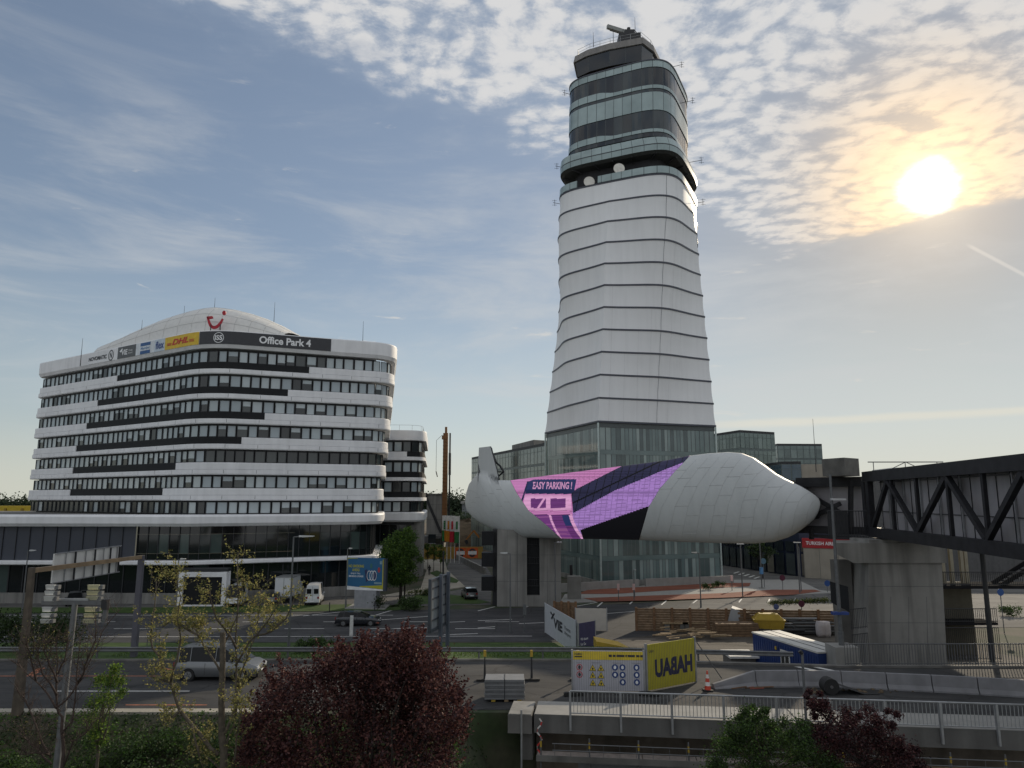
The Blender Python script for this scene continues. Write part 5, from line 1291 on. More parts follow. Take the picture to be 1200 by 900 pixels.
# ================================================================ lamps and poles
def lamp(px, py, top, label, arm=1, z=0, r=.085, length=1.6, Y=None, base=None, head=True, group='street lamps', rzz=0):
    b = G(px, py, z) if base is None else Vector(base); H = zpy(top, b.y)-b.z
    t = thing('street_lamp', label, 'street lamp', b, 0, group); M = WM[t.name]
    mb = MB(); mb.tube([b, b+Vector((0,0,H*.5)), b+Vector((0,0,H))], [r, r*.8, r*.6], galv_dull, 8); mb.tube([b, b+Vector((0,0,.9))], r*1.3, galv_dull, 8); mb.build('pole', t, smooth=40)
    if head:
        e = b+Vector((arm*length*.95,-.1,H+.05)); mb = MB(); s_ = b+Vector((arm*.05,0,H-.02)); mb.tube([s_, s_.lerp(e,.4)], r*.5, galv_dull, 6)
        mb.extr([s_.lerp(e,.25)+Vector((0,-.16,-.03)), e+Vector((0,-.13,-.03)), e+Vector((0,-.13,.04)), s_.lerp(e,.25)+Vector((0,-.16,.12))], (0,.3,0), mat('lamp_head', (.50,.51,.51), .4)); hd = mb.build('lamp_head', t)
        mb = MB(); mb.extr([s_.lerp(e,.4)+Vector((0,-.1,-.06)), e+Vector((-arm*.1,-.1,-.06)), e+Vector((-arm*.1,-.1,-.035)), s_.lerp(e,.4)+Vector((0,-.1,-.035))], (0,.2,0), lamp_glass); mb.build('lamp_glass', hd)
    return t
lamp(24, 733, 645.5, 'street lamp with short head beside the rusty gantry column', 1, length=.9)
lamp(204, 735, 655.5, 'street lamp before the bright framed entrance of the office', 1, length=.8)
lamp(338, 764, 629, 'tall street lamp rising in front of the parked vans', 1, r=.11, length=1.9, z=.6)
lamp(405, 713, 643, 'slender street lamp at the edge of the blue billboard', 1, length=.6)
lamp(598, 741.5, 648.5, 'street lamp standing before the fin pier, head pointing toward the office', -1, length=1.1)
lamp(651, 716, 635.5, 'street lamp just right of the fin pier, under the screen', 1, length=.9)
lamp(821.5, 712, 648, 'street lamp behind the timber shoring at the gravel yard', -1, length=1.0)
lamp(743.5, 701, 668, 'small post lamp on the red paving before the tower foot', 1, length=.3)
t = lamp(986, 752, 556, 'tall thick lamp pole rising from a concrete block before the truss bridge', 1, base=(at(986,752,53).x,53,zpy(756,53)), r=.15, length=0, head=False)
mb = MB(); e = at(974, 585.5, 52.9); mb.extr([e+Vector((0,-.2,-.05)), e+Vector((1.0,-.2,-.05)), e+Vector((1.0,-.2,.08)), e+Vector((0,-.2,.1))], (0,.4,0), MATS['lamp_head']); mb.build('lamp_head', t)
mb = MB(); e = at(975, 718.5, 53); mb.box((e.x,52.75,e.z-.09), (at(993,718,53).x,53.2,e.z+.09), blue_paint); mb.build('street_sign', t)
mb = MB(); c = at(987,765,53); mb.box((c.x-.8,52.2,0), (c.x+.85,53.9,zpy(756,53)), concrete_light); mb.build('concrete_block', label='pale concrete ballast block carrying the tall lamp pole', cat='concrete block')
for px, py, lab in [(870.5,700,'slim post lamp beneath the white egg, nearest the tower'),(893,690,'slim post with blue sign beneath the white egg'),(937.5,696,'slim double post nearest the red shop sign')]:
    b = G(px, py); t = thing('lamp_post', lab, 'lamp post', b, 0, 'slim posts beneath the white egg'); mb = MB(); mb.tube([b, b+Vector((0,0,7.2))], .09, galv_dull, 8)
    if px > 930: mb.tube([b+Vector((1.0,2,0)), b+Vector((1.0,2,6.5))], .07, galv_dull, 6)
    mb.build('pole', t); mb = MB(); mb.box((b.x-.5,b.y-.15,7.21), (b.x+.5,b.y+.15,7.32), MATS['lamp_head']); mb.build('lamp_head', t)
    if 880 < px < 900:
        mb = MB(); mb.tube([b+Vector((0,-.1,2.2)), b+Vector((0,-.1,3.2))], .28, mat('sign_lightblue', (.08,.22,.42), .5), 10); mb.build('info_tube', t); mb = MB(); mb.tube([b, b+Vector((0,0,.15))], .5, concrete_dark, 12); mb.build('base_plate', t)
b = G(942, 870, 3.4); b = Vector((at(942,800,33.0).x, 33.0, 2.0)); t = thing('steel_post', 'bare grey steel post standing up before the ramp railing', 'post', b); mb = MB(); mb.tube([b, Vector((b.x,33.0,zpy(766,33.0)))], .06, galv_dull, 8); mb.build('pole', t); mb = MB(); q = Vector((b.x,33.0,zpy(766,33.0))); mb.tube([q, q+Vector((-.1,0,.12))], .09, steel_dark, 6); mb.build('cap', t)
def roundsign(px, py, pz, r, col, label, cat='road sign', shape='disc', z=0, group='small round traffic signs', h=None):
    b = G(px, py, z); zz = zpy(pz, b.y); t = thing('road_sign', label, cat, b, 0, group); mb = MB(); mb.tube([b, Vector((b.x,b.y,zz+.2))], .045, galv_dull, 6); mb.build('pole', t)
    mb = MB(); y = b.y-.08
    mb.extr([(b.x+r*cos(2*pi*i/18), y, zz+r*1.05*sin(2*pi*i/18)) for i in range(18)], (0,.04,0), mat('sc_%.2f_%.2f' % (col[0], col[2]), col, .5)); mb.build('sign_plate', t)
    return t
roundsign(941, 741, 707.5, .32, (.07,.008,.03), 'dark red round sign above the timber shoring'); roundsign(911, 741, 711, .28, (.06,.09,.22), 'blue and white round sign near the yellow skip')
roundsign(917.5, 692, 677, .42, (.08,.008,.03), 'dark red round sign at the crossing before the shops'); roundsign(970, 695, 683.5, .42, (.015,.06,.22), 'blue round arrow sign beside the dark stair screen')
roundsign(1177, 742, 694, .34, (.02,.08,.28), 'blue round arrow sign on the pale paving under the truss'); roundsign(896, 689, 657.5, .42, (.08,.16,.22), 'pale blue round sign on a post beside the shops')
for px, py, pz in [(725,705,686.0),(743,705,680.5),(858,693,680.5)]:
    b = G(px, py); mb = MB(); mb.tube([b, b+Vector((0,0,1.6))], .05, galv_dull, 6); t = mb.build('hydrant_marker', label={725:'white capped marker post on red paving nearest the pillar',743:'white capped marker post at the small post lamp',858:'white capped marker post at the wall end'}[px], cat='marker post', group='marker posts at the forecourt'); m2 = MB(); m2.box((b.x-.16,b.y-.1,1.5), (b.x+.16,b.y+.1,2.3), mat('pink_white', (.62,.42,.40), .6)); m2.build('sign_plate', t)
b = G(607, 0+700); 
b = G(669.5,700); mb = MB(); mb.tube([b, b+Vector((0,0,3.6))], .07, steel_dark, 6); t = mb.build('signal_post', label='dark signal post with stacked lenses beside the concrete pillar', cat='traffic light'); mb = MB(); mb.box((b.x-.2,b.y-.25,3.0), (b.x+.2,b.y,4.4), steel_dark); mb.build('signal_head', t); mb = MB(); mb.box((b.x-.14,b.y-.3,1.2), (b.x+.14,b.y-.1,2.6), mat('sig_orange', (.4,.15,.05), .6)); mb.build('sign_plate', t)
b = G(666+0, 716);
b = G(523, 0+742) ; b = G(522.5+144*.0+0, 742)
b = G(667*.0+614.5*0+522, 742)
for px, py, top, lab in [(664-142+.5-0, 0, 0, '')]: pass
t = G(614+0, 0+730)
bb = G(612.8+0, 741); 
mb = MB(); b = G(614.5, 741); mb.tube([b, Vector((b.x,b.y,zpy(708,b.y)))], .05, galv_dull, 6); sgp = mb.build('small_sign_post', label='thin sign post seen edge-on right of the lamp before the fin pier', cat='road sign'); mb = MB(); z = zpy(708,b.y); mb.box((b.x-.12,b.y-.1,z-1.1), (b.x+.2,b.y+.1,z), galv_dull); mb.build('sign_plate', sgp)
# gantry with the back of a big road sign
gx0, gx1 = G(20, 838, 3.5), Vector((at(157,765,48.6).x, 48.6, 3.45)); gant = thing('sign_gantry', 'steel gantry over the road carrying a large sign seen from behind', 'sign gantry', (gx0.x, gx0.y, 3.5))
zt0, zt1 = zpy(665, gx0.y), zpy(650, gx1.y)
rusty = mat('rusty_steel', (.085,.068,.05), .7, var=.35, scale=2, streak=.3)
mb = MB(); mb.rings([[gx0+Vector((a*s_, b*s_, z)) for a, b in ((-1,-1),(1,-1),(1,1),(-1,1))] for s_, z in ((.18, 0), (.14, 3), (.11, zt0-3.5))], rusty, caps=(True, True)); mb.build('column', gant)
mb = MB(); mb.rings([[gx1+Vector((a*s_, b*s_, z)) for a, b in ((-1,-1),(1,-1),(1,1),(-1,1))] for s_, z in ((.17, 0), (.16, 3), (.15, zt1-3.5))], mat('gantry_grey', (.10,.10,.12), .55, metal=.2, var=.12), caps=(True, True)); mb.build('column', gant)
bA = Vector((gx0.x-.0, gx0.y, zt0-.15)); bB = Vector((gx1.x, gx1.y, zt1-.15)); mb = MB(); mb.bar(bA+(bA-bB).normalized()*.1, bB+(bB-bA).normalized()*.3, .2, .22, mat('beam_tan', (.24,.17,.10), .65, var=.25, scale=1.5)); mb.build('beam', gant)
dd = (bB-bA).xy.normalized(); nn = Vector((dd.y, -dd.x)); 
def gpx(px, py, off): return onplane(px, py, bA.xy-nn*off, dd)
mb = MB(); c4 = [gpx(60.5,683.5,.35), gpx(139,670,.35), gpx(141.5,639.5,.35), gpx(64,649,.35)]
alu = mat('sign_back', (.62,.62,.60), .5, metal=0, var=.08, scale=1.5, streak=.15)
mb.extr(c4, (-nn.x*.06, -nn.y*.06, 0), alu); sb = mb.build('sign_plate', gant)
mb = MB()
def onb(s_, t_): return (c4[0].lerp(c4[1], s_)).lerp(c4[3].lerp(c4[2], s_), t_)
for s_ in (.14,.42,.70,.93): mb.bar(onb(s_,.01)+Vector((*nn*.06,0)), onb(s_,.99)+Vector((*nn*.06,0)), .05, .04, galv)
for t_ in (0,1): mb.bar(onb(0,t_)+Vector((*nn*.04,0)), onb(1,t_)+Vector((*nn*.04,0)), .05, .05, galv)
for s_ in (.26,.55,.80,.955):
    q = onb(s_, .5); mb.bar(q+Vector((*nn*.1,-.75)), q+Vector((*nn*.1,.75)), .09, .05, steel_dark)
mb.build('sign_bracket', gant)
# foreground mast with two stacks of sign boards seen from behind
mast = thing('signal_mast', 'leaning grey mast carrying two stacks of small sign backs on a cross arm', 'sign mast', (at(66,900,29).x, 29.0, 1.2))
b = Vector((at(64,900,29).x, 29.0, .8)); tp = at(88,706,29.6); mb = MB(); mb.tube([b, b.lerp(tp,.5), tp], [.13,.12,.11], galv_dull, 10); mb.build('pole', mast, smooth=40)
a, c = at(50,706,29.9), at(120,706,29.3); mb = MB(); mb.bar(a, c, .12, .16, galv_dull); mb.bar(at(62,702.5,29.9), at(104,702.5,29.4), .08, .08, galv); mb.build('cross_arm', mast)
def plates(x, w, ys, lean, m, side):
    for y in ys:
        y0, y1 = y; xx = x+(706-(y0+y1)/2)*lean; p = at(xx, y1, 29.5); q = at(xx+w, y0, 29.5); mb = MB()
        mb.extr([(p.x,29.5,p.z),(q.x,29.5,p.z),(q.x+.05,29.35,q.z),(p.x+.05,29.35,q.z)], (0,.10,0), m); mb.build('sign_board', mast)
        mb = MB(); mb.box((q.x+.0,29.42,p.z+.02), (q.x+.16,29.6,q.z-.02), galv_dull); mb.build('bracket', mast)
cream = mat('board_cream', (.62,.60,.42), .55, var=.1); pale = mat('board_pale', (.72,.73,.72), .5, var=.1)
plates(51, 11.5, [(685,691),(692,697.5),(698.5,704.5),(711,717),(718.5,723.5),(725,730.5)], .16, pale, 1)
plates(100.5, 14, [(685,691),(692,697.5),(698.5,704.5),(711,717),(718.5,723.5),(725,730.5)], .13, cream, 1)
mb = MB(); p = at(125,712,29.3)
mb.tube([at(124,702,29.3)+Vector((0,0,0)), at(123,714,29.3)], .16, steel_dark, 8); mb.tube([at(124,714,29.3), at(122,730,29.3)], .10, galv_dull, 8); mb.build('signal_head', mast)
# variable sign seen from behind, nearly edge-on
b = G(514, 0+757, 2.3); vms = thing('display_board', 'dark framed road display board seen from behind, almost edge-on', 'road sign', (b.x, b.y, 2))
z0_, z1_ = zpy(739, b.y), zpy(677, b.y); p = Vector((at(503.5,700,b.y-1.2).x, b.y-1.2)); q = Vector((at(524.5,700,b.y+3.2).x, b.y+3.2)); dv = (q-p); Mv = frame((p.x,p.y,0), (dv.x,dv.y,0)); Lv = dv.length
fr_m = mat('board_frame', (.05,.06,.075), .5)
mb = MB(); mb.mbox(Mv, (0,-.12,z0_), (Lv,.12,z0_+.2), fr_m); mb.mbox(Mv, (0,-.12,z1_-.2), (Lv,.12,z1_), fr_m); mb.mbox(Mv, (0,-.12,z0_+.21), (.22,.12,z1_-.21), fr_m); mb.mbox(Mv, (Lv-.22,-.12,z0_+.21), (Lv,.12,z1_-.21), fr_m); mb.build('frame', vms)
mb = MB(); mb.mbox(Mv, (.23,-.02,z0_+.21), (Lv-.23,.05,z1_-.21), mat('board_back', (.22,.24,.26), .5)); mb.build('back_panel', vms)
mb = MB()
for k in range(1, 5): mb.mbox(Mv, (.23,-.08,lerp(z0_,z1_,k/5)), (Lv-.23,-.03,lerp(z0_,z1_,k/5)+.12), fr_m)
mb.build('rib', vms)
for s_ in (Lv*.45, Lv*.86): mb = MB(); mb.mbox(Mv, (s_-.16,-.36,1.2), (s_+.16,-.13,z1_+.2), mat('post_blue', (.085,.10,.13), .5)); mb.build('post', vms)
# ================================================================ building yard and ramp
def shoring(px0, py0, px1, py1, h, label, n=8):
    a, b = G(px0, py0), G(px1, py1); L = (b-a).length; M = frame(a, b-a); t = thing('timber_shoring', label, 'shoring wall', a)
    mb = MB(); rnd_ = random.Random(int(px0)); rows_ = 9
    for r_ in range(rows_):
        for k in range(n):
            x0, x1 = L*k/n, L*(k+1)/n; mb.mbox(M, (x0+.02, rnd_.uniform(0,.03), h*r_/rows_+.01), (x1-.02, .12, h*(r_+1)/rows_-.012), wood)
    mb.build('planking', t)
    for k in range(n+1): mb = MB(); mb.mbox(M, (L*k/n-.13,-.16,0), (L*k/n+.13,-.005,h+.12), rust); mb.build('soldier_beam', t)
    return t
shoring(746, 739, 1004, 743, 2.25, 'long timber plank shoring with rusty steel posts behind the gravel yard', 12)
# short return of the shoring and small section behind the white fence
a = G(752, 743); mb = MB()
shoring(650, 728, 675, 729, 2.1, 'short piece of timber shoring standing behind the white site fence', 3)
def panel_fence(p, q, z, h, m, label, name='site_fence', draw=None, posts=True, cat='site fence', group=None):
    p, q = Vector((*p[:2], z)), Vector((*q[:2], z)); L = (q-p).length; M = frame(p, q-p); t = thing(name, label, cat, p, 0, group)
    mb = MB(); mb.mbox(M, (0,0,.05), (L,.05,h), m); o = mb.build('panel', t)
    for x in (0, L): mb = MB(); mb.mbox(M, (x-.05,-.03,0), (x+.05,.09,h+.06), galv); mb.build('post', t)
    if draw: tx = MB(); draw(tx, lambda x, y: M @ Vector((x*L, -.012, y*h))); tx.build('lettering', o)
    return t, M, L
fw = mat('fence_white', (.48,.50,.53), .5, var=.04); fw2 = mat('fence_cream', (.48,.45,.40), .55, var=.05)
def vief(m, f):
    put_text(m, 'VIE', f, .31, .60, .38, .70, signdark, .045); put_text(m, 'Vienna', f, .66, .84, .54, .66, signdark); put_text(m, 'Airport', f, .66, .86, .36, .50, signdark)
    m.face([f(.22,.62), f(.27,.60), f(.36,.84), f(.33,.86)], signdark); m.face([f(.20,.78), f(.30,.72), f(.32,.76), f(.22,.84)], signdark)
p = G(639, 743, 0); q = at(675, 755, 68.2)
z_ = .0
A_ = Vector((at(638.5,740,76.5).x, 76.5)); Bq = Vector((at(675.5,760,65.5).x, 65.5))
panel_fence(A_, Bq, .15, 2.9, fw, 'white site fence lettered VIE at the corner of the lawn', draw=vief)
C_ = Vector((at(674.5,740,78.5).x, 78.5)); D_ = Vector((at(711.5,740,78.2).x, 78.2))
panel_fence(C_, D_, 0, 2.25, fw2, 'plain cream site fence behind the white lettered one')
E_ = Vector((at(678,760,65.0).x, 65.0)); Fq = Vector((at(698,760,66.5).x, 66.5)); 
panel_fence(E_, Fq, 0, 2.9, mat('fence_violet', (.045,.04,.10), .5), 'dark violet site panel with small white lettering beside the white fence', draw=lambda m, f: (put_text(m, 'Wir bauen', f, .12, .55, .50, .58, signw), put_text(m, 'fuer Sie', f, .12, .42, .36, .44, signw)))
# yellow skips / machines
def skip(x, y, L, Wd, H, rz, m, label, lid=True):
    t = thing('skip_container', label, 'skip', (x, y, 0), rz); M = WM[t.name]; mb = MB()
    bot = [M @ Vector((a*L/2*.78, b*Wd/2*.9, .1)) for a, b in ((-1,-1),(1,-1),(1,1),(-1,1))]; mid = [M @ Vector((a*L/2, b*Wd/2, H)) for a, b in ((-1,-1),(1,-1),(1,1),(-1,1))]
    mb.rings([bot, mid], m, caps=(True, True)); mb.build('hull', t)
    mb = MB()
    for a, b in ((-1,-1),(1,-1),(1,1),(-1,1)): pass
    for (a, b) in zip(mid, mid[1:]+mid[:1]): mb.bar(a, b, .12, .12, m)
    for s_ in (-.5,0,.5):
        mb.bar(M @ Vector((L*s_*.7,-Wd/2*.92,.2)), M @ Vector((L*s_*.8,-Wd/2*1.02,H)), .1, .08, m)
    mb.build('rim', t)
    if lid:
        mb = MB(); top = [M @ Vector((a*L/2*.6, b*Wd/2*.5, H+.55)) for a, b in ((-1,-1),(1,-1),(1,1),(-1,1))]; mb.rings([mid, top], m, caps=(False, True)); mb.build('lid', t)
    return t
skip(G(897,741).x, 76.5, 3.0, 2.2, 1.5, R(-12), yellow_paint, 'yellow skip with sloping lid before the timber shoring')
t = thing('yellow_container', 'low yellow machine trailer behind the white pictogram fence', 'trailer', (at(715,765,57).x, 57, 0)); M = WM[t.name]; mb = MB(); x0, x1 = at(697,765,58).x, at(746,770,55).x
mb.extr([(x0,56.8,.5),(x1,56.8,.5),(x1,56.8,zpy(764,57)),(x0+1.9,56.8,zpy(757,57)),(x0,56.8,zpy(751,57))], (0,2,0), yellow_paint); mb.build('body', t)
mb = MB(); mb.box((x0+.3,56.7,zpy(772,57)), (x0+.5,58.9,zpy(760,57)), steel_dark); mb.box((x0+1.6,56.6,.45), (x0+1.75,56.79,2.0), steel_dark); mb.build('strap', t)
mb = MB(); mb.box((x1+.05,56.9,.2), (x1+2.2,58.6,zpy(764.5,57)), white_paint); mb.build('hatch_box', t)
# covered concrete wedge and grey slab behind skip
mb = MB(); Y = 77.6; P = [at(849,734,Y),at(884,734,Y),at(884,722,Y),at(857,712.5,Y)]; P[0].z = 0; P[1].z = 0; mb.extr([(p.x,Y,p.z) for p in P], (0.6,1.6,0), mat('wedge_grey', (.36,.37,.38), .7, var=.06)); mb.build('concrete_wedge', label='pale grey tilted concrete wedge leaning before the timber shoring', cat='concrete block')
mb = MB(); P = [at(895,732,78.2),at(912,732,78.2),at(911.5,722,78.2),at(909,719,78.2),at(898,719,78.2)]; P[0].z = 0; P[1].z = 0; mb.extr([(p.x,p.y,p.z) for p in P], (0,.8,0), mat('slab_bluegrey', (.24,.26,.29), .5)); mb.build('grey_tank', label='small blue grey tank behind the yellow skip', cat='tank')
def stack(px, py, Y, nx, nz, w, h, L, m, label, jit=.08, rz=0, name='timber_stack', cat='timber stack'):
    x = at(px, py, Y).x; mb = MB(); rnd_ = random.Random(px); 
    for k in range(nz):
        for i in range(nx):
            M = Matrix.Translation((x+rnd_.uniform(-jit,jit)*3, Y+(i-nx/2)*w*1.15, k*h*1.05)) @ Matrix.Rotation(rz+rnd_.uniform(-jit,jit), 4, 'Z'); mb.mbox(M, (-L/2,0,.02), (L/2,w,h), m)
    return mb.build(name, label=label, cat=cat)
stack(862, 740, 75.8, 5, 5, .3, .24, 4.2, wood, 'neat stack of brown planks left of the yellow skip', .02)
mb = MB(); rnd_ = random.Random(9)
for k in range(34):
    c = Vector((at(805,738,76).x+rnd_.uniform(-3.2,3.2), 75.0+rnd_.uniform(-1.8,1.8), .12+rnd_.random()*.5)); M = Matrix.Translation(c) @ Matrix.Rotation(rnd_.uniform(-.5,.5), 4, 'Z') @ Matrix.Rotation(rnd_.uniform(-.08,.08), 4, 'Y'); L = rnd_.uniform(.9,2.4); mb.mbox(M, (-L/2,-.1,0), (L/2,.1,.08), wood_pale)
mb.build('loose_planks', label='loose heap of pale boards lying on the gravel', cat='planks')
def spool(px, Y, L, H, m, label, n=9):
    x = at(px, 740, Y).x; mb = MB(); rnd_ = random.Random(px)
    for k in range(n): y = Y+rnd_.uniform(-.7,.7); z = .1+rnd_.random()*H; mb.tube([(x-L/2+rnd_.uniform(-.2,.2),y,z),(x+L/2,y+rnd_.uniform(-.1,.1),z)], .09, m, 6)
    return mb.build('pipe_stack', label=label, cat='pipes')
spool(929, 76.8, 4.6, 1.6, galv, 'bundle of grey scaffold tubes beside the skip', 22); spool(955, 76.4, 4.5, 1.1, galv_dull, 'darker pile of scaffold tubes toward the lamp pole', 18); spool(915, 75.2, 4.4, .6, steel_dark, 'low pile of dark pipes before the scaffold tubes', 12)
for i, px in enumerate((962, 967.5)):
    x = at(px, 740, 75.2).x; mb = MB(); rnd_ = random.Random(i); rs = []
    for z, k_ in ((0,.85),(.3,1),(1.0,1.02),(1.4,.85)): rs.append([Vector((x+k_*.48*cos(2*pi*j/12)*(1+rnd_.uniform(-.08,.08)), 75.2+k_*.48*sin(2*pi*j/12), z+.02+rnd_.uniform(-.04,.04))) for j in range(12)])
    mb.rings(rs, mat('bag_white', (.48,.45,.46), .8), caps=(True, True)); mb.build('bulk_bag', smooth='all', label=['white bulk bag, nearer the scaffold tubes','white bulk bag, nearer the lamp pole'][i], cat='bag', group='white bulk bags in the yard')
mb = MB()
for i, px in enumerate((791, 814)): 
    x = at(px, 733, 78.2).x; mb = MB(); mb.box((x-1.3,77.9,.75), (x+1.3,79.0,.9), wood_pale); mb.box((x-1.1,78,0), (x-.6,78.9,.74), concrete_dark); mb.box((x+.5,78,0), (x+1,78.9,.74), concrete_dark); mb.build('work_bench', label=['rough plank bench before the shoring, left of the lamp','rough plank bench before the shoring, right of the lamp'][i], cat='bench')
# blue site container
cont = thing('site_container', 'dark blue site container with white roof and small window', 'container', (20.5, 57, 0))
a = Vector((at(882,744,61.5).x, 61.5)); b = Vector((at(959,768.5,53.6).x, 53.6)); dv = b-a; M = frame((a.x,a.y,0), (dv.x,dv.y,0)); L = dv.length; Hc = 2.72; Wc = 2.5
cb_ = mat('container_blue', (.012,.035,.14), .45, var=.1)
mb = MB(); mb.mbox(M, (0,0,.15), (L,Wc,Hc), cb_)
for k in range(int(L/.3)): mb.mbox(M, (k*.3+.05,-.035,.3), (k*.3+.17,-.002,Hc-.2), cb_)
mb.build('body', cont)
mb = MB(); mb.mbox(M, (-.05,-.06,Hc+.005), (L+.05,Wc+.05,Hc+.12), mat('roof_white', (.52,.52,.50), .5, var=.08))
for k in (.33,.66): mb.mbox(M, (0,Wc*k,Hc+.121), (L,Wc*k+.06,Hc+.14), steel_dark)
mb.build('roof', cont)
mb = MB(); mb.mbox(M, (L*.46,-.07,1.0), (L*.60,-.04,2.2), white_paint); mb.mbox(M, (L*.475,-.085,1.12), (L*.585,-.072,2.08), glass_dark); mb.mbox(M, (L*.525,-.095,1.12), (L*.535,-.086,2.08), white_paint); mb.build('window', cont)
mb = MB(); mb.mbox(M, (L*.38,-.1,2.05), (L*.40,-.04,2.3), yellow_paint); mb.build('warning_lamp', cont)
mb = MB(); x, Y = at(867,770,62).x, 62; mb.box((at(852,770,Y).x,Y-1,0), (at(881,770,Y).x,Y+1.2,.9), concrete_dark); mb.box((at(850,770,Y).x,Y-1.3,.91), (at(884,770,Y).x,Y+1.4,1.08), white_paint); mb.build('low_cabinet', label='low grey cabinet with white lid left of the blue container', cat='cabinet')
# guardrails
def guardrail(pts, z, label, zf=None, sp=4.0):
    t = thing('guardrail', label, 'guardrail', (pts[0][0], pts[0][1], z)); mb = MB(); P = [Vector((x, y, (zf(x, y) if zf else z))) for x, y in pts]
    prof = [(.0,.42),(.07,.47),(.02,.53),(.02,.61),(.07,.67),(.0,.72),(-.03,.72),(-.03,.42)]
    rs = [[p+Vector((0,-o,h)) for o, h in prof] for p in P]; mb.rings(rs, galv_dull, caps=(True, True)); mb.build('rail', t)
    mb = MB()
    for a, b in zip(P, P[1:]):
        n_ = max(1, int((b-a).length/sp))
        for k in range(n_): q = a.lerp(b, k/n_); mb.box((q.x-.05,q.y+.04,q.z-.3), (q.x+.05,q.y+.14,q.z+.66), galv_dull)
    mb.build('post', t, kind='stuff' if len(mb.f) > 600 else None)
guardrail([(-75,48.3),(6,48.1),(17.3,46.7)], 3.5, 'long weathered steel guardrail along the far side of the raised road')
mb = MB(); rail(mb, (20.2,46.05), (44,46.05), 3.56, 1.25, .17, galv_dull, .022); mb.build('railing', label='upright bar railing before the foot of the truss pier', cat='railing')
# parapet beam, railing and scaffold at the ramp edge
beam_c = mat('beam_concrete', (.13,.128,.122), .85, var=.15, scale=.8, bump=.2, streak=.3)
def LP(s_, off=0, z=0): n_ = Vector((-LD.y, LD.x, 0)); return Vector((LW[0], LW[1], 0))+LD*s_+n_*off+Vector((0,0,z))
def lbox(mb, s0, s1, o0, o1, z0_, z1_, m): mb.prism([LP(s0,o0)[:2],LP(s1,o0)[:2],LP(s1,o1)[:2],LP(s0,o1)[:2]], z0_, z1_, m)
mb = MB(); lbox(mb, .0, 11.6, 0, 2.2, 3.06, 3.84, beam_c); lbox(mb, 11.62, 40, 0, 2.2, 3.06, 3.84, beam_c); par = mb.build('ramp_parapet', label='broad concrete parapet beam along the unfinished ramp edge', cat='parapet')
mb = MB(); lbox(mb, .03, 11.57, .02, 2.18, 3.842, 3.86, concrete_light); lbox(mb, 11.65, 40, .02, 2.18, 3.842, 3.86, concrete_light); mb.build('cap', par)
mb = MB(); lbox(mb, -1.2, -.1, .0, 2.2, 3.0, 3.78, concrete_dark); lbox(mb, -1.17, -.13, .03, 2.17, 3.785, 3.83, concrete); lbox(mb, -.6, -.1, .3, 2.1, 1.8, 2.99, concrete_dark); mb.build('abutment_block', label='separate concrete end block left of the ramp parapet', cat='concrete block')
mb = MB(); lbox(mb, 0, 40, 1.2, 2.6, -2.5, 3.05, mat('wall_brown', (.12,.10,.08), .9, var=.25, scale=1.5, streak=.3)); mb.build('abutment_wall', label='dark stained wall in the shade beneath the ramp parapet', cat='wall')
rl = thing('ramp_railing', 'long galvanised bar railing bolted to the ramp parapet', 'railing', LP(1.6, -.05, 3.3)); s_ = 1.65; k = 0
mb = MB(); mb.tube([LP(1.65,-.1,4.92), LP(38,-.1,4.92)], .045, galv, 6); mb.build('handrail', rl)
mb = MB(); mb.tube([LP(1.65,-.1,3.98), LP(38,-.1,3.98)], .03, galv, 6); mb.build('bottom_rail', rl)
bars = MB(); nb_ = 0
while s_ < 38:
    m1 = MB(); m1.bar(LP(s_,-.12,3.25), LP(s_,-.12,4.9), .09, .12, galv); m1.build('post', rl); s_ += 2.25
for k in range(150): p = LP(1.65+k*.16,-.1,3.98); bars.tube([p, p+Vector((0,0,.94))], .016, galv, 4, cap=False)
bars.build('bars', rl, kind='stuff')
sc_ = thing('scaffold', 'narrow work scaffold with guard tubes hung under the ramp parapet', 'scaffold', LP(.5, -.9, 2.4))
mb = MB()
for k in range(9): lbox(mb, .2+k*2.3, 2.46+k*2.3, -1.3, -.35, 2.36, 2.42, wood if k > 4 else mat('board_grey', (.22,.19,.17), .8, var=.2, scale=4))
lbox(mb, .2, 20.9, -1.34, -1.3, 2.3, 2.55, concrete_dark); mb.build('platform', sc_)
mb = MB(); lbox(mb, 2.0, 20.0, -1.0, -.5, 1.9, 2.25, galv_dull); mb.build('edge_beam', sc_)
mb = MB()
for h in (2.75, 3.02): mb.tube([LP(.9,-1.25,h), LP(20,-1.25,h)], .022, galv_dull, 5)
for k in range(28): p = LP(1.0+k*.7,-1.25,2.5); mb.tube([p, p+Vector((0,0,.5))], .012, galv_dull, 4, cap=False)
mb.build('guard_rail', sc_)
for k in range(10):
    s_ = .4+k*2.1; mb = MB(); mb.tube([LP(s_,-1.2,1.0), LP(s_,-1.2,3.25)], .035, galv_dull, 6); mb.build('standard', sc_); mb = MB(); mb.tube([LP(s_,-1.2,2.85), LP(s_,-1.2,3.1)], .04, yellow_paint, 6); mb.build('clamp_sleeve', sc_)
mb = MB(); p = at(855, 867, 33.0); mb.box((p.x-.14,32.9,p.z-.2), (p.x+.14,33.0,p.z+.22), yellow_paint); mb.build('tag_plate', sc_)
b = at(611, 860, 33.4); pr = thing('steel_prop', 'single pale adjustable steel prop standing on the earth slope', 'prop', (b.x,33.4,0)); mb = MB(); mb.tube([(b.x,33.4,-1),(b.x,33.4,1.0)], .055, yellow_paint, 8); mb.build('base_tube', pr); mb = MB(); mb.tube([(b.x,33.4,1.0),(b.x,33.4,zpy(832,33.4))], .04, galv, 8); mb.build('inner_tube', pr)
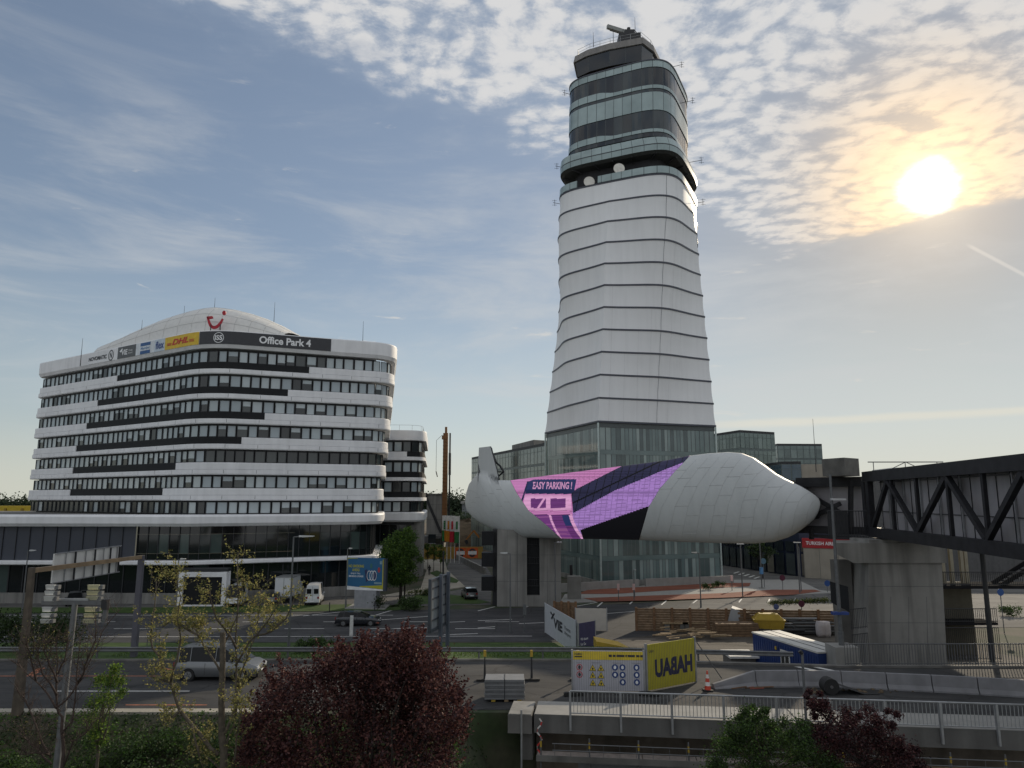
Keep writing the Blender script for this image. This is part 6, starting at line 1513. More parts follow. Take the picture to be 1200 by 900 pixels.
def tape(pts, label):
    mb = MB()
    for i, (a, b) in enumerate(zip(pts, pts[1:])): mb.bar(a, b, .012, .06, red_paint if i % 2 else white_paint)
    mb.build('warning_tape', label=label, cat='tape')
tape([at(632+3*sin(k*1.3), 842+k*4, 34.2) for k in range(13)], 'red and white warning tape dangling at the parapet end')
# red flags on posts & pictogram fences
def fence_mesh(mb, M, L, H, sp, m):
    k = 0
    while k*sp < L: mb.mbox(M, (k*sp,-.02,0), (k*sp+.008,-.012,H), m); k += 1
pf_ = Vector((at(671,812,40.2).x, 40.2)); pq = Vector((at(755.5,812,40.0).x, 40.0)); Hf = 2.05
def picto(m, f):
    yb = mat('picto_yellow', (.66,.50,.04), .5); bl = mat('picto_blue', (.015,.05,.20), .5); rd = mat('picto_red', (.50,.02,.03), .5); dk = mat('picto_dark', (.03,.03,.035), .5); gr = mat('picto_grey', (.30,.30,.33), .5)
    rect(m, f, 0, 1, .78, .99, yb)
    g = lambda x, y: f(x, y) + off1
    off1 = Vector((0,-.008,0)); off2 = Vector((0,-.016,0)); g2 = lambda x, y: f(x, y)+off2
    put_text(m, 'HABAU', g, .035, .14, .89, .95, dk, .02); rect(m, g, .035, .14, .84, .87, dk)
    for k, w in enumerate((.05,.04,.12,.02,.11,.05,.06)): x0 = .51+[0,.06,.11,.235,.265,.385,.44][k]; rect(m, g, x0, x0+w*.92, .855, .91, dk)
    for x0, w in ((.055,.07),(.27,.13),(.56,.14),(.83,.12)): rect(m, g, x0, x0+w, .70, .715, gr)
    asp = Hf/((pq-pf_).length)
    for x, y in ((.10,.595),(.10,.415)): disc(m, g, x, y, .078*asp, .078, rd, 18, .78); disc(m, g, x, y, .032*asp, .05, dk, 8)
    for x in (.285,.40):
        for y in (.585,.405,.22):
            m.face([g(x-.088*asp, y-.075), g(x+.088*asp, y-.075), g(x, y+.085)], dk); m.face([g2(x-.070*asp, y-.064), g2(x+.070*asp, y-.064), g2(x, y+.066)], yb); disc(m, lambda a, b: g2(a,b)+off1, x, y-.02, .022*asp, .035, dk, 6)
    for x, ys in ((.595,(.6,.42)),(.70,(.6,.42,.24)),(.895,(.6,.42,.24))):
        for y in ys: disc(m, g, x, y, .078*asp, .078, bl, 18); disc(m, g2, x, y, .035*asp, .045, signw, 9)
t, Mp, Lp = panel_fence(pf_, pq, 3.52, Hf, mat('banner_white', (.46,.46,.50), .55, var=.03), 'white safety pictogram banner with yellow header on a mesh fence', draw=picto)
mb = MB(); fence_mesh(mb, Mp, Lp, Hf, .12, galv_dull); mb.build('mesh_wires', t)
mb = MB(); mb.box((at(747,800,39.9).x+0,39.5,3.53), (at(748,800,39.9).x+.02,39.6,4.0), steel_dark)
qa_, qb_ = Vector((at(758.5,812,40.1).x, 40.1)), Vector((at(816,802,42.1).x, 42.1))
def habau(m, f): put_text(m, 'HABAU', f, .16, .93, .26, .66, mat('banner_ink', (.02,.02,.06), .5), .05, .0, mirror=True); put_text(m, 'HABAU', f, .05, .15, .82, .88, MATS['banner_ink'], mirror=True)
t, Mq, Lq = panel_fence(qa_, qb_, 3.52, 2.35, mat('banner_yellow', (.43,.38,.03), .6, var=.06), 'yellow banner with mirrored dark HABAU lettering on a mesh fence', draw=habau)
mb = MB(); fence_mesh(mb, Mq, Lq, 2.35, .12, galv_dull); mb.build('mesh_wires', t)
mb = MB(); p = Mq @ Vector((Lq,0,0)); mb.bar(p+Vector((0,.1,2.3)), p+Vector((1.6,.7,.05)), .04, .04, galv_dull); mb.build('brace', t)
for i, (px, py, Y) in enumerate([(669,817,39.3),(675,817,39.4),(757,817,39.4),(765,817,39.3)]):
    b = at(px, py, Y); mb = MB(); mb.box((b.x-.36,Y-.12,3.52), (b.x+.36,Y+.14,3.67), rubber); mb.box((b.x-.3,Y-.1,3.671), (b.x+.3,Y+.12,3.7), rubber); mb.build('fence_foot', label=['black fence foot block at the outer end of the pictogram banner','second black fence foot block at the pictogram banner','black fence foot block between the two banners','black fence foot block under the yellow banner'][i], cat='fence foot', group='black fence feet')
for i, (px, Y) in enumerate([(659.5,39.8),(779,40.0)]):
    b = at(px, 816, Y); 
for i, (px, py, Y, lab) in enumerate([(568,797.5,41.8,'yellow topped delineator post left of the grey block stack'),(623,797,41.9,'yellow topped delineator post right of the grey block stack'),(677.5,797,41.9,'yellow topped delineator post just behind the pictogram banner')]):
    b = G(px-.0, py, 3.52); t = thing('delineator_post', lab, 'delineator', b, 0, 'delineator posts on the raised road'); mb = MB(); mb.box((b.x-.45,b.y-.2,3.52), (b.x+.45,b.y+.2,3.62), rubber); mb.build('base', t)
    H = zpy(762, b.y)-3.52; mb = MB(); mb.tube([b+Vector((0,0,.1)), b+Vector((0,0,H-.3))], [.07,.03], steel_dark, 7); mb.build('pole', t); mb = MB(); mb.box((b.x-.075,b.y-.05,3.52+H-.34), (b.x+.075,b.y+.05,3.52+H), yellow_paint); mb.build('lamp', t)
# pallet of grey beams
pl = thing('block_stack', 'strapped stack of grey metal fence panels on a pallet', 'stack', (at(591,815,38.6).x, 38.6, 3.5)); x0, x1 = at(568,800,38.6).x, at(615,800,38.6).x
mb = MB()
for k in range(3): mb.box((x0+.35+k*.65,38.2,3.52), (x0+.55+k*.65,39.3,3.62), yellow_paint if k != 1 else wood_pale)
mb.build('pallet', pl); mb = MB(); rnd_ = random.Random(4)
for k in range(9): mb.box((x0+rnd_.uniform(0,.04),38.15,3.64+k*.105), (x1-rnd_.uniform(0,.04),39.4,3.735+k*.105), galv_dull if k % 2 else mat('panel_grey', (.17,.175,.18), .6))
mb.build('panel_stack', pl); mb = MB(); mb.box(((x0+x1)/2-.02,38.14,3.63), ((x0+x1)/2+.02,39.41,4.6), steel_dark); mb.build('strap', pl)
# cone, concrete barriers, cable reel, debris
def cone(b, label):
    t = thing('traffic_cone', label, 'traffic cone', b); mb = MB(); mb.box((b.x-.24,b.y-.24,b.z), (b.x+.24,b.y+.24,b.z+.05), rubber); mb.build('base', t)
    m2 = mat('cone_red', (.55,.06,.03), .5); m3 = mat('cone_white', (.7,.68,.66), .5); mb = MB(); H = .95
    for k in range(5): r0, r1 = lerp(.17,.03,k/5), lerp(.17,.03,(k+1)/5); mb.rings([[b+Vector((r0*cos(2*pi*i/14), r0*sin(2*pi*i/14), .05+H*k/5)) for i in range(14)], [b+Vector((r1*cos(2*pi*i/14), r1*sin(2*pi*i/14), .05+H*(k+1)/5)) for i in range(14)]], m3 if k % 2 else m2, caps=(False, k == 4))
    mb.build('body', t, smooth=30)
cone(G(829.5, 809, 3.52), 'red and white traffic cone beside the yellow banner')
def barrier(a, b, i, taper=False, lab=''):
    a, b = Vector((*a, 3.51)), Vector((*b, 3.51)); d = (b-a); L = d.length; M = frame(a, d); prof = [(-.3,0),(-.3,.08),(-.16,.28),(-.1,.82),(.1,.82),(.16,.28),(.3,.08),(.3,0)]; mb = MB()
    k0 = .28 if taper else 1; mb.rings([[M @ Vector((.03, y, z*k0)) for y, z in prof], [M @ Vector((L-.03, y, z)) for y, z in prof]], mat('barrier_grey', (.21,.21,.22), .8, var=.1, streak=.15), caps=(True, True)); mb.build('concrete_barrier', label=lab, cat='concrete barrier', group='concrete barriers along the ramp lane')
bp = [(835,806.5),(885,804.5),(935,804),(986,805),(1039,807.5),(1092,810),(1146,813),(1202,816.5)]
labs = ['concrete barrier with sloping end, first of the row by the cone','second concrete barrier of the row from the cone','concrete barrier beside the round cable reel','concrete barrier just past the cable reel','fifth concrete barrier of the row from the cone','sixth concrete barrier of the row from the cone','last full concrete barrier of the row before the frame edge']
for i in range(7): barrier(G(*bp[i], 3.51)[:2], G(*bp[i+1], 3.51)[:2], i, i == 0, labs[i])
b = G(961, 806, 3.52); cr = thing('cable_reel', 'dark round roll of rubber matting lying before the barriers', 'roll', b); mb = MB(); mb.tube([b+Vector((0,-.85,.4)), b+Vector((0,-1.5,.4))], .4, rubber, 24); mb.build('roll', cr); mb = MB()
for k in range(8): x = b.x+.3+k*.28; mb.add([(x,b.y-1.4,.12*max(0,5-k)/5*4+3.54),(x+.28,b.y-1.4,.12*max(0,4-k)/5*4+3.54),(x+.28,b.y-.4,.12*max(0,4-k)/5*4+3.54),(x,b.y-.4,.12*max(0,5-k)/5*4+3.54)], [(0,1,2,3)], rubber)
mb.build('loose_end', cr); mb = MB(); mb.tube([b+Vector((0,-1.49,.4)), b+Vector((0,-1.53,.4))], .08, mat('reel_core', (.10,.10,.10), .8), 14); mb.build('core', cr)
mb = MB(); rnd_ = random.Random(6)
for k in range(14): c = G(rnd_.uniform(845,888), rnd_.uniform(802,808), 3.53); a_ = rnd_.uniform(-.4,.4); mb.bar(c, c+Vector((cos(a_)*rnd_.uniform(.5,1.4), sin(a_)*.5, .03+rnd_.random()*.08)), .06, .05, rust if k % 3 else mat('debris_red', (.28,.08,.06), .8))
mb.build('scrap_heap', label='low heap of reddish scrap bars between cone and barriers', cat='debris', kind=None)
mb = MB(); rnd_ = random.Random(16)
for k in range(60):
    c = G(rnd_.uniform(950,1075), rnd_.uniform(806,812), 3.52); r = rnd_.uniform(.04,.16); mb.sphere(c, r, earth_m, 6, 4, (1,1,.6))
mb.build('rubble', label=None, kind='stuff')
# ================================================================ vehicles
glass_car = mat('car_glass', (.01,.011,.012), .15, var=0, spec=.25)
def wheel(mb_root, M, x, y, r, side, w=.2):
    mb = MB(); mb.tube([M @ Vector((x, y-w/2*side*1.0, r)), M @ Vector((x, y+w/2*side, r))], r, rubber, 20); wh = mb.build('wheel', mb_root)
    mb = MB(); mb.tube([M @ Vector((x, y+w/2*side, r)), M @ Vector((x, y+(w/2+.012)*side, r))], r*.64, mat('rim', (.32,.33,.34), .35, metal=.7), 14); rm = mb.build('rim', wh)
    mb = MB()
    for k in range(5): a = 2*pi*k/5+.3; mb.bar(M @ Vector((x+r*.12*cos(a), y+(w/2+.016)*side, r+r*.12*sin(a))), M @ Vector((x+r*.56*cos(a+.35), y+(w/2+.016)*side, r+r*.56*sin(a+.35))), .06, .012, rubber)
    mb.build('spoke_gap', rm)
def car(label, loc, rz, paint, L=4.5, Wd=1.8, H=1.5, kind='hatch', group=None, name='parked_car', cat='car', r=.32):
    t = thing(name, label, cat, loc, rz, group); M = WM[t.name]; h = Wd/2
    # profile tables: x (front = +L/2): belt height, bonnet line; roofline separate
    if kind == 'hatch': belt = [(-.5,.62),(-.485,.95),(-.3,.98),(.16,.93),(.40,.84),(.48,.70),(.5,.50)]; roof = [(-.47,.93,0),(-.40,H*.985,1),(-.1,H,1),(.06,H*.97,1),(.25,.95,0)]
    elif kind == 'mpv': belt = [(-.5,.65),(-.49,1.0),(-.3,1.03),(.2,1.0),(.40,.92),(.48,.76),(.5,.5)]; roof = [(-.485,1.0,0),(-.43,H*.98,1),(-.1,H,1),(.08,H*.97,1),(.34,.98,0)]
    else: belt = [(-.5,1.0),(-.495,1.15),(-.3,1.18),(.30,1.15),(.40,1.08),(.48,.90),(.5,.55)]; roof = [(-.495,1.16,0),(-.485,H*.98,1),(-.1,H,1),(.22,H*.985,1),(.42,1.10,0)]
    rs = []
    for x, z in belt:
        k_ = 1-.10*max(0, abs(x)-.38)/.12; w = h*k_; zb_ = .22 if abs(x) < .47 else .30
        rs.append([M @ Vector((x*L, s_*w*a, zz)) for s_, a, zz in ((-1,.90,zb_),(-1,1.0,zb_+.18),(-1,1.0,lerp(zb_,z,.7)),(-1,.93,z),(0,.93,z+.03),(1,.93,z),(1,1.0,lerp(zb_,z,.7)),(1,1.0,zb_+.18),(1,.90,zb_))])
    mb = MB(); mb.rings(rs, paint, caps=(True, True)); body = mb.build('body', t, smooth=40)
    # glasshouse: one section per roof station
    def bz(x): return interp(belt, x)
    rs = []; side = []
    for x, z, up in roof:
        w0, w1 = h*.92, (h*.92 if not up else h*.76); rs.append([M @ Vector((x*L, -w0, bz(x)-.02)), M @ Vector((x*L, -w1, z)), M @ Vector((x*L, 0, z+(.04 if up else .0))), M @ Vector((x*L, w1, z)), M @ Vector((x*L, w0, bz(x)-.02))])
    gls = MB(); rf = MB()
    for i in range(len(rs)-1):
        a, b = rs[i], rs[i+1]; roofpart = roof[i][2] and roof[i+1][2]
        van_side = kind == 'van' and roof[i+1][0] < .2
        for j in range(4):
            m_ = rf if (roofpart and j in (1, 2)) or (van_side and j in (0, 3)) or (kind == 'van' and i == 0) else gls; m_.face([a[j], a[j+1], b[j+1], b[j]], paint if m_ is rf else glass_car)
    gls.build('window', t)
    for i in (0, len(rs)-2) if kind != 'van' else ():
        pass
    for xx in ((-.44,-.30,.0,.22) if kind != 'van' else (.18,.40)):
        for s_ in (-1, 1):
            # pillars
            z_ = None
            for (xa, za, ua), (xb, zb_, ub) in zip(roof, roof[1:]):
                if xa <= xx <= xb: k = (xx-xa)/(xb-xa); z_ = lerp(za, zb_, k); w1 = lerp(h*.92 if not ua else h*.76, h*.92 if not ub else h*.76, k)
            pb = MB(); pb.bar(M @ Vector((xx*L, s_*h*.925, bz(xx)-.02)), M @ Vector((xx*L, s_*(w1+.01), z_)), .03, .07, paint); pb.build('pillar', t)
    rf.build('roof', t, smooth=40)
    for x in (-.31, .31):
        for s_ in (-1, 1):
            mb = MB(); mb.tube([M @ Vector((x*L, s_*(h-.10), r*1.0)), M @ Vector((x*L, s_*(h+.004), r*1.0))], r*1.16, black_panel, 20); mb.build('wheel_arch', t)
            wheel(t, M, x*L, s_*(h-.08), r, s_)
    hl = mat('headlight', (.60,.62,.63), .15); tl = mat('tail_light', (.22,.01,.01), .3)
    for s_ in (-1, 1):
        mb = MB(); z_ = interp(belt, .48); mb.mbox(M, (L*.465, s_*h*.62-.18, z_-.16), (L*.497, s_*h*.62+.18, z_-.02), hl); mb.build('headlight', t)
        mb = MB(); z_ = interp(belt, -.48); mb.mbox(M, (-L*.505, s_*h*.74-.12, z_-.28), (-L*.47, s_*h*.74+.12, z_-.03), tl); mb.build('tail_light', t)
        mb = MB(); mb.mbox(M, (L*.17, s_*(h+.08)-.09, bz(.2)+.0), (L*.17+.12, s_*(h+.08)+.09, bz(.2)+.15), paint); mb.build('mirror', t)
    mb = MB(); mb.mbox(M, (-L*.505, -.26, .5), (-L*.498, .26, .62), signw); mb.mbox(M, (L*.499, -.26, .38), (L*.506, .26, .50), signw); mb.build('number_plate', t)
    mb = MB(); mb.mbox(M, (-L*.51, -h*.86, .24), (-L*.485, h*.86, .42), black_panel); mb.mbox(M, (L*.485, -h*.86, .24), (L*.508, h*.86, .44), black_panel); mb.build('bumper', t)
    mb = MB()
    for s_ in (-1, 1):
        for x in (-.12, .12): mb.mbox(M, (x*L, s_*h*1.001-.004, .35), (x*L+.012, s_*h*1.001+.004, .95), black_panel)
    mb.build('door_gap', t)
    return t
silver = mat('paint_silver', (.19,.20,.21), .3, metal=.5, var=.02, coat=.6); dkp = mat('paint_dark', (.03,.033,.04), .25, metal=.3, var=.02, coat=.8); whp = mat('paint_white', (.62,.64,.66), .35, var=.02, coat=.5); grp = mat('paint_grey', (.10,.11,.12), .3, metal=.4, coat=.6)
t = car('silver people carrier driving on the raised road behind the sparse tree', (-16.55, 43.3, 3.51), R(0), silver, 4.7, 1.9, 1.78, 'mpv', name='moving_car')
mb = MB(); M = WM[t.name]
for s_ in (-.7,.7): mb.bar(M @ Vector((-1.7,s_,1.83)), M @ Vector((.5,s_,1.83)), .04, .04, galv)
mb.build('roof_rail', t)
b = (G(390,735)+G(445,733.5))/2; car('black saloon driving on the wide road below the billboard', (b.x, b.y+.9, .01), R(2), dkp, 4.7, 1.82, 1.46, 'hatch', name='moving_car')
b = G(549, 703.5); car('small silver hatchback seen from behind, turning into the side street', (b.x, b.y+2.0, .03), R(104), silver, 4.0, 1.75, 1.5, 'hatch', name='moving_car')
b = G(32, 722); car('dark car parked at the plinth behind the rusty gantry column', (b.x, 97.2, .04), R(-62), grp, 4.4, 1.8, 1.5, 'hatch')
b = G(281, 713.0); van1 = car('white delivery van parked nose out next to the bright entrance frame', (at(278,700,97.5).x, 97.5, .04), R(-80), whp, 5.4, 1.95, 2.5, 'van', name='parked_van', cat='van', r=.34)
b = G(365.5, 711.5); van2 = car('white van parked tail out between box truck and billboard', (at(369,700,98.6).x, 98.6, .04), R(98), whp, 5.4, 1.95, 2.55, 'van', name='parked_van', cat='van', r=.34)
mb = MB(); M = WM[van2.name]; mb.mbox(M, (-2.72,-.004,.6), (-2.68,.012,2.4), black_panel); mb.build('door_gap', van2); mb = MB()
for s_ in (-.45,.45): mb.mbox(M, (-2.735,s_-.28,1.5), (-2.66,s_+.28,2.1), glass_car)
mb.build('rear_window', van2)
t = thing('box_truck', 'white box truck standing end-on between the two parked vans', 'truck', (at(334,700,99.2).x, 99.2, .04)); b = WM[t.name].translation; mb = MB(); mb.box((b.x-1.15,98.4,.9), (b.x+1.15,102,3.25), whp); mb.build('cargo_box', t)
mb = MB(); mb.box((b.x-1.19,98.36,3.26), (b.x+1.19,102,3.34), galv); mb.box((b.x-.02,98.385,.95), (b.x+.02,98.41,3.2), seam_m); mb.box((b.x-1.1,98.35,.72), (b.x+1.1,98.5,.88), galv_dull); mb.build('frame', t)
for s_ in (-1,1): mb = MB(); mb.tube([(b.x+s_*.75,99.2,.45),(b.x+s_*1.05,99.2,.45)], .44, rubber, 16); mb.build('wheel', t)
mb = MB(); mb.box((b.x-1.0,102.05,.7), (b.x+1.0,103.9,2.3), whp); mb.build('cab', t)
b = G(312, 711); car('dark car parked in the shadow between van and box truck', (b.x, 98.6, .04), R(95), grp, 4.3, 1.75, 1.45, 'hatch')
# billboard
bb = thing('billboard', 'large blue billboard with yellow edge on a grey box base', 'billboard', (G(428,712).x, 93.5, 0))
pA, pB = Vector((at(406,680,94.6).x, 94.6)), Vector((at(449,680,93.3).x, 93.3)); L = (pB-pA).length; M = frame((pA.x,pA.y,0), (*(pB-pA),0)); zb0, zb1 = zpy(691.5,94), zpy(654,94)
bblu = mat('billboard_blue', (.015,.11,.24), .5, var=.03); byel = mat('billboard_yellow', (.42,.40,.03), .5)
mb = MB(); mb.mbox(M, (0,0,zb0), (L,.5,zb1), bblu); mb.mbox(M, (L+.001,-.02,zb0-.05), (L+.35,.5,zb1-.05), mat('billboard_side', (.04,.05,.07), .5)); bp_ = mb.build('board', bb)
tx = MB(); f = lambda x, y, e=.01: M @ Vector((L*x, -e, lerp(zb0, zb1, y)))
f2 = lambda x, y: f(x, y, .02); f3 = lambda x, y: f(x, y, .03)
tx.face([f(0,0), f(1,0), f(1,.035), f(0,.12)], signw); tx.face([f(.36,.10), f(1,.04), f(1,.17), f(.36,.12)], byel); rect(tx, f, 0, .025, .12, .97, byel); rect(tx, f, .975, 1, .17, .97, byel); tx.face([f(0,.97), f(.3,.985), f(.3,1), f(0,1)], byel)
put_text(tx, 'NO SMOKING', f, .05, .47, .70, .79, byel, .03); put_text(tx, 'AHEAD', f, .15, .36, .58, .67, byel, .03); put_text(tx, 'ENJOY TILL', f, .12, .38, .48, .535, signw, .02); put_text(tx, 'SMOKING LOUNGE', f, .06, .46, .40, .455, signw, .02)
for k in range(3): disc(tx, f3, .62+k*.07, .46, .062, .155, signw, 20, .86)
disc(tx, f2, .77, .46, .055, .13, mat('bb_navy', (.02,.03,.10), .5), 18); disc(tx, f2, .88, .64, .035, .085, mat('bb_red', (.35,.04,.05), .5), 14); disc(tx, f2, .67, .76, .035, .08, mat('bb_teal', (.03,.14,.14), .5), 14)
tx.face([f2(.49,.62), f2(.56,.66), f2(.60,.30), f2(.54,.25)], MATS['bb_navy']); rect(tx, f, .90, .96, .82, .92, mat('bb_pale', (.2,.32,.38), .5)); rect(tx, f, .76, .96, .20, .26, MATS['bb_pale'])
tx.build('lettering', bp_)
mb = MB(); x0, x1 = at(415,700,93.8).x, at(441,700,93.5).x; mb.prism([(x0,93.9),(x1,93.4),(x1+.1,95.6),(x0,96)], .1, zb0-.02, mat('billboard_base', (.27,.28,.30), .6, streak=.1)); mb.build('base', bb); mb = MB(); mb.prism([(x0-1,93.2),(x1+1.3,92.6),(x1+1.2,96.4),(x0-.8,97)], .0, .14, concrete_light); mb.build('footing', bb)
b = G(445.6, 0+715); mb = MB()
# white short delineator near dark car
b = G(411.5, 745, 0); mb = MB(); mb.box((b.x-.16,b.y-.1,0), (b.x+.16,b.y+.1,zpy(721.5,b.y)), white_paint); mb.build('marker_post', label='short white marker post standing before the black saloon', cat='marker post')
# bollards on the verge
for i, px in enumerate((386,439,489)): b = G(px, 717.5-(i*1.5)); mb = MB(); mb.tube([b, b+Vector((0,0,1.1)), b+Vector((0,0,1.18))], [.06,.06,.03], steel_dark, 7); mb.build('bollard', label=['slim black bollard on the verge left of the billboard','slim black bollard on the verge at the billboard base','slim black bollard on the verge right of the young round tree'][i], cat='bollard', group='slim black bollards on the verge')
# black post beside the street
b = G(519, 694); mb = MB(); mb.tube([b, b+Vector((0,0,zpy(646,b.y)))], .13, steel_dark, 8); mb.build('dark_post', label='tall dark post at the kerb of the side street', cat='post')
t = lamp(495.5, 668, 632, 'dark street lamp by the far office wing', -1, length=.2)
# barrier fence beside gantry column
mb = MB(); a = G(170,760,.6); rail(mb, (at(172,760,60).x,60), (at(186,760,60).x,60), hgt(0,60), 1.6, .3, galv_dull, .03); mb.build('small_fence', label='short grey barred fence at the roadside near the gantry column', cat='fence')
# person walking on the pavement
def person(b, H, rz, label, cloth, trous):
    t = thing('person', label, 'person', b, rz)
    def sk(nm, verts, edges, rad, m, par):
        me = bpy.data.meshes.new(nm); me.from_pydata([(x*H, y*H, z*H) for x, y, z in verts], edges, []); o = bpy.data.objects.new(nm, me); COL.objects.link(o); o.parent = par; WM[o.name] = WM[t.name]
        md = o.modifiers.new('s', 'SKIN'); 
        for v_, r_ in zip(me.skin_vertices[0].data if me.skin_vertices else [], rad): v_.radius = (r_*H, r_*H)
        me.skin_vertices and setattr(me.skin_vertices[0].data[0], 'use_root', True)
        o.modifiers.new('d', 'SUBSURF').levels = 1; me.materials.append(m); return o
    body_v = [(0,0,.53),(0,0,.66),(0,.0,.80),(0,0,.86),(0,.01,.935),(-.055,0,.50),(-.06,.06,.27),(-.06,.03,.04),(-.06,.09,.02),(.055,0,.50),(.06,-.05,.27),(.06,-.12,.05),(.06,-.06,.02),(-.12,0,.79),(-.14,-.03,.62),(-.13,.04,.48),(.12,0,.79),(.14,.04,.62),(.13,.08,.48)]
    ed = [(0,1),(1,2),(2,3),(3,4),(0,5),(5,6),(6,7),(7,8),(0,9),(9,10),(10,11),(11,12),(2,13),(13,14),(14,15),(2,16),(16,17),(17,18)]
    rad = [.085,.075,.09,.035,.06,.055,.038,.026,.022,.055,.038,.026,.022,.04,.03,.02,.04,.03,.02]
    me = bpy.data.meshes.new('body'); me.from_pydata([(x*H, y*H, z*H) for x, y, z in body_v], ed, []); o = bpy.data.objects.new('body', me); COL.objects.link(o); o.parent = t; WM[o.name] = WM[t.name]
    o.modifiers.new('s', 'SKIN')
    for i, r_ in enumerate(rad): me.skin_vertices[0].data[i].radius = (r_*H, r_*H)
    me.skin_vertices[0].data[0].use_root = True
    o.modifiers.new('d', 'SUBSURF').render_levels = 2; me.materials.append(cloth)
    mb = MB(); M = WM[t.name]; mb.sphere(M @ Vector((0,-.012*H,.95*H)), .062*H, mat('hair', (.03,.02,.015), .8), 10, 8, (1,1,1.1)); mb.build('hair', t, smooth='all')
person(G(503, 674.5)+Vector((0,0,.09)), 1.78, 0, 'person in black clothes walking away along the pavement by young trees', mat('black_cloth', (.012,.012,.014), .9), None)
# ================================================================ vegetation
def leafcloud(mb, rnd_, centres, n, size, mats, spread, flat=.7):
    """n small folded leaf faces gathered round the given (centre, radius) clumps"""
    for k in range(n):
        c, r = centres[rnd_.randrange(len(centres))]
        d = Vector((rnd_.gauss(0,.46), rnd_.gauss(0,.46), rnd_.gauss(0,.46)))
        p = c + Vector((d.x, d.y, d.z*flat))*r*spread
        a = Vector((rnd_.gauss(0,1), rnd_.gauss(0,1), rnd_.gauss(0,.6))).normalized(); b = a.cross(Vector((rnd_.gauss(0,1), rnd_.gauss(0,1), rnd_.gauss(0,1)))).normalized()
        s_ = size*rnd_.uniform(.6,1.35); m = mats[rnd_.randrange(len(mats))]
        o = len(mb.v); mb.v += [p-a*s_*.5, p+b*s_*.30, p+a*s_*.5, p-b*s_*.30]; mb.f.append((o,o+1,o+2,o+3)); mb.mi.append(mb.slot(m))
def limbs(mb, rnd_, base, top_pts, r0, m, wob=.12, n=5, tips=None):
    for tp in top_pts:
        pts = []; L = (tp-base).length
        for k in range(n+1): f = k/n; pts.append(base.lerp(tp, f)+Vector((rnd_.uniform(-1,1), rnd_.uniform(-1,1), rnd_.uniform(-.3,.3)))*L*wob*.35*sin(pi*f))
        mb.tube(pts, [r0*(1-.85*k/n) for k in range(n+1)], m, 6, cap=False)
def tree(name, label, cat, base, trunk_h, r0, crown_c, crown_r, nclump, nleaf, leaf, mats, seed, group=None, barkm=None, clump_r=.28, leafname='crown', lobes=None, shell=.55):
    rnd_ = random.Random(seed); base = Vector(base); t = thing(name, label, cat, base, 0, group); barkm = barkm or bark
    cc = Vector(crown_c); cr = Vector(crown_r); cl = []
    while len(cl) < nclump:
        d = Vector((rnd_.uniform(-1,1), rnd_.uniform(-1,1), rnd_.uniform(-1,1)))
        if shell < d.length < 1:
            if lobes and any(lobe(d) for lobe in lobes): continue
            k_ = rnd_.uniform(.85,1.12); cl.append((cc+Vector((d.x*cr.x, d.y*cr.y, d.z*cr.z))*k_, min(cr)*clump_r*rnd_.uniform(.7,1.4)))
    mb = MB(); fork = base+Vector((0,0,trunk_h)); mb.tube([base-Vector((0,0,.3)), base.lerp(fork,.5)+Vector((.04,.0,0)), fork], [r0*1.15, r0, r0*.8], barkm, 8)
    limbs(mb, rnd_, fork, [c for c, r in rnd_.sample(cl, min(14, len(cl)))], r0*.5, barkm); mb.build('trunk', t, smooth='all')
    mb = MB(); leafcloud(mb, rnd_, cl, nleaf, leaf, mats, 1.15); mb.build(leafname, t)
    return t
plum_m = [leafmat('plum_a', (.032,.011,.013), .15, (.095,.030,.030)), leafmat('plum_b', (.018,.007,.010), .1, (.04,.014,.018)), leafmat('plum_c', (.09,.032,.028), .25, (.19,.08,.065))]
gr_d = [leafmat('green_dark_a', (.016,.032,.008), .3), leafmat('green_dark_b', (.028,.05,.012), .3)]
gr_m = [leafmat('green_mid_a', (.035,.075,.012), .35), leafmat('green_mid_b', (.055,.105,.018), .35)]
gr_y = [leafmat('green_bright_a', (.10,.17,.02), .45), leafmat('green_bright_b', (.16,.22,.03), .45)]
bud_m = [leafmat('bud_a', (.20,.19,.055), .45), leafmat('bud_b', (.30,.26,.09), .45), leafmat('bud_c', (.12,.13,.04), .4)]
# big red plum
def plum_tree(px, py_top, Y, rx, h, label, seed, nleaf, base_z):
    c = at(px, py_top, Y); top = c.z; cc = Vector((c.x, Y, top-h*.52))
    return tree('plum_tree', label, 'tree', (c.x, Y, base_z), max(.6, (top-h)-base_z+1.0), .16, cc, (rx, rx*.8, h*.52), 150, nleaf, .15, plum_m, seed, 'dark red plum trees', bark_dark, .20, shell=.35)
c = at(432, 742, 25.5); cc = Vector((c.x, 25.5, c.z-3.1))
rnd_ = random.Random(21); t = thing('plum_tree', 'large dense dark red plum tree in full leaf between road and railing', 'tree', (cc.x, 25.5, -.5), 0, 'dark red leaved trees')
outl = [(300,868,.9),(312,835,.8),(330,812,.8),(352,795,.8),(376,785,.8),(398,776,.9),(418,760,.8),(440,752,.9),(462,755,.8),(480,750,.8),(500,765,.8),(512,790,.8),(522,820,.8),(530,850,.7),(520,885,.8),(330,880,1.1),(360,830,1.2),(400,820,1.3),(440,800,1.3),(480,800,1.2),(500,850,1.1),(460,860,1.4),(410,870,1.5),(360,890,1.3),(318,910,1.0),(480,905,1.2),(430,920,1.3),(380,925,1.3),(445,742,.5),(468,738,.45),(425,748,.45),(405,762,.45),(487,742,.35),(505,758,.35),(540,838,.4),(534,815,.4),(295,850,.4),(290,885,.5)]
cl = []
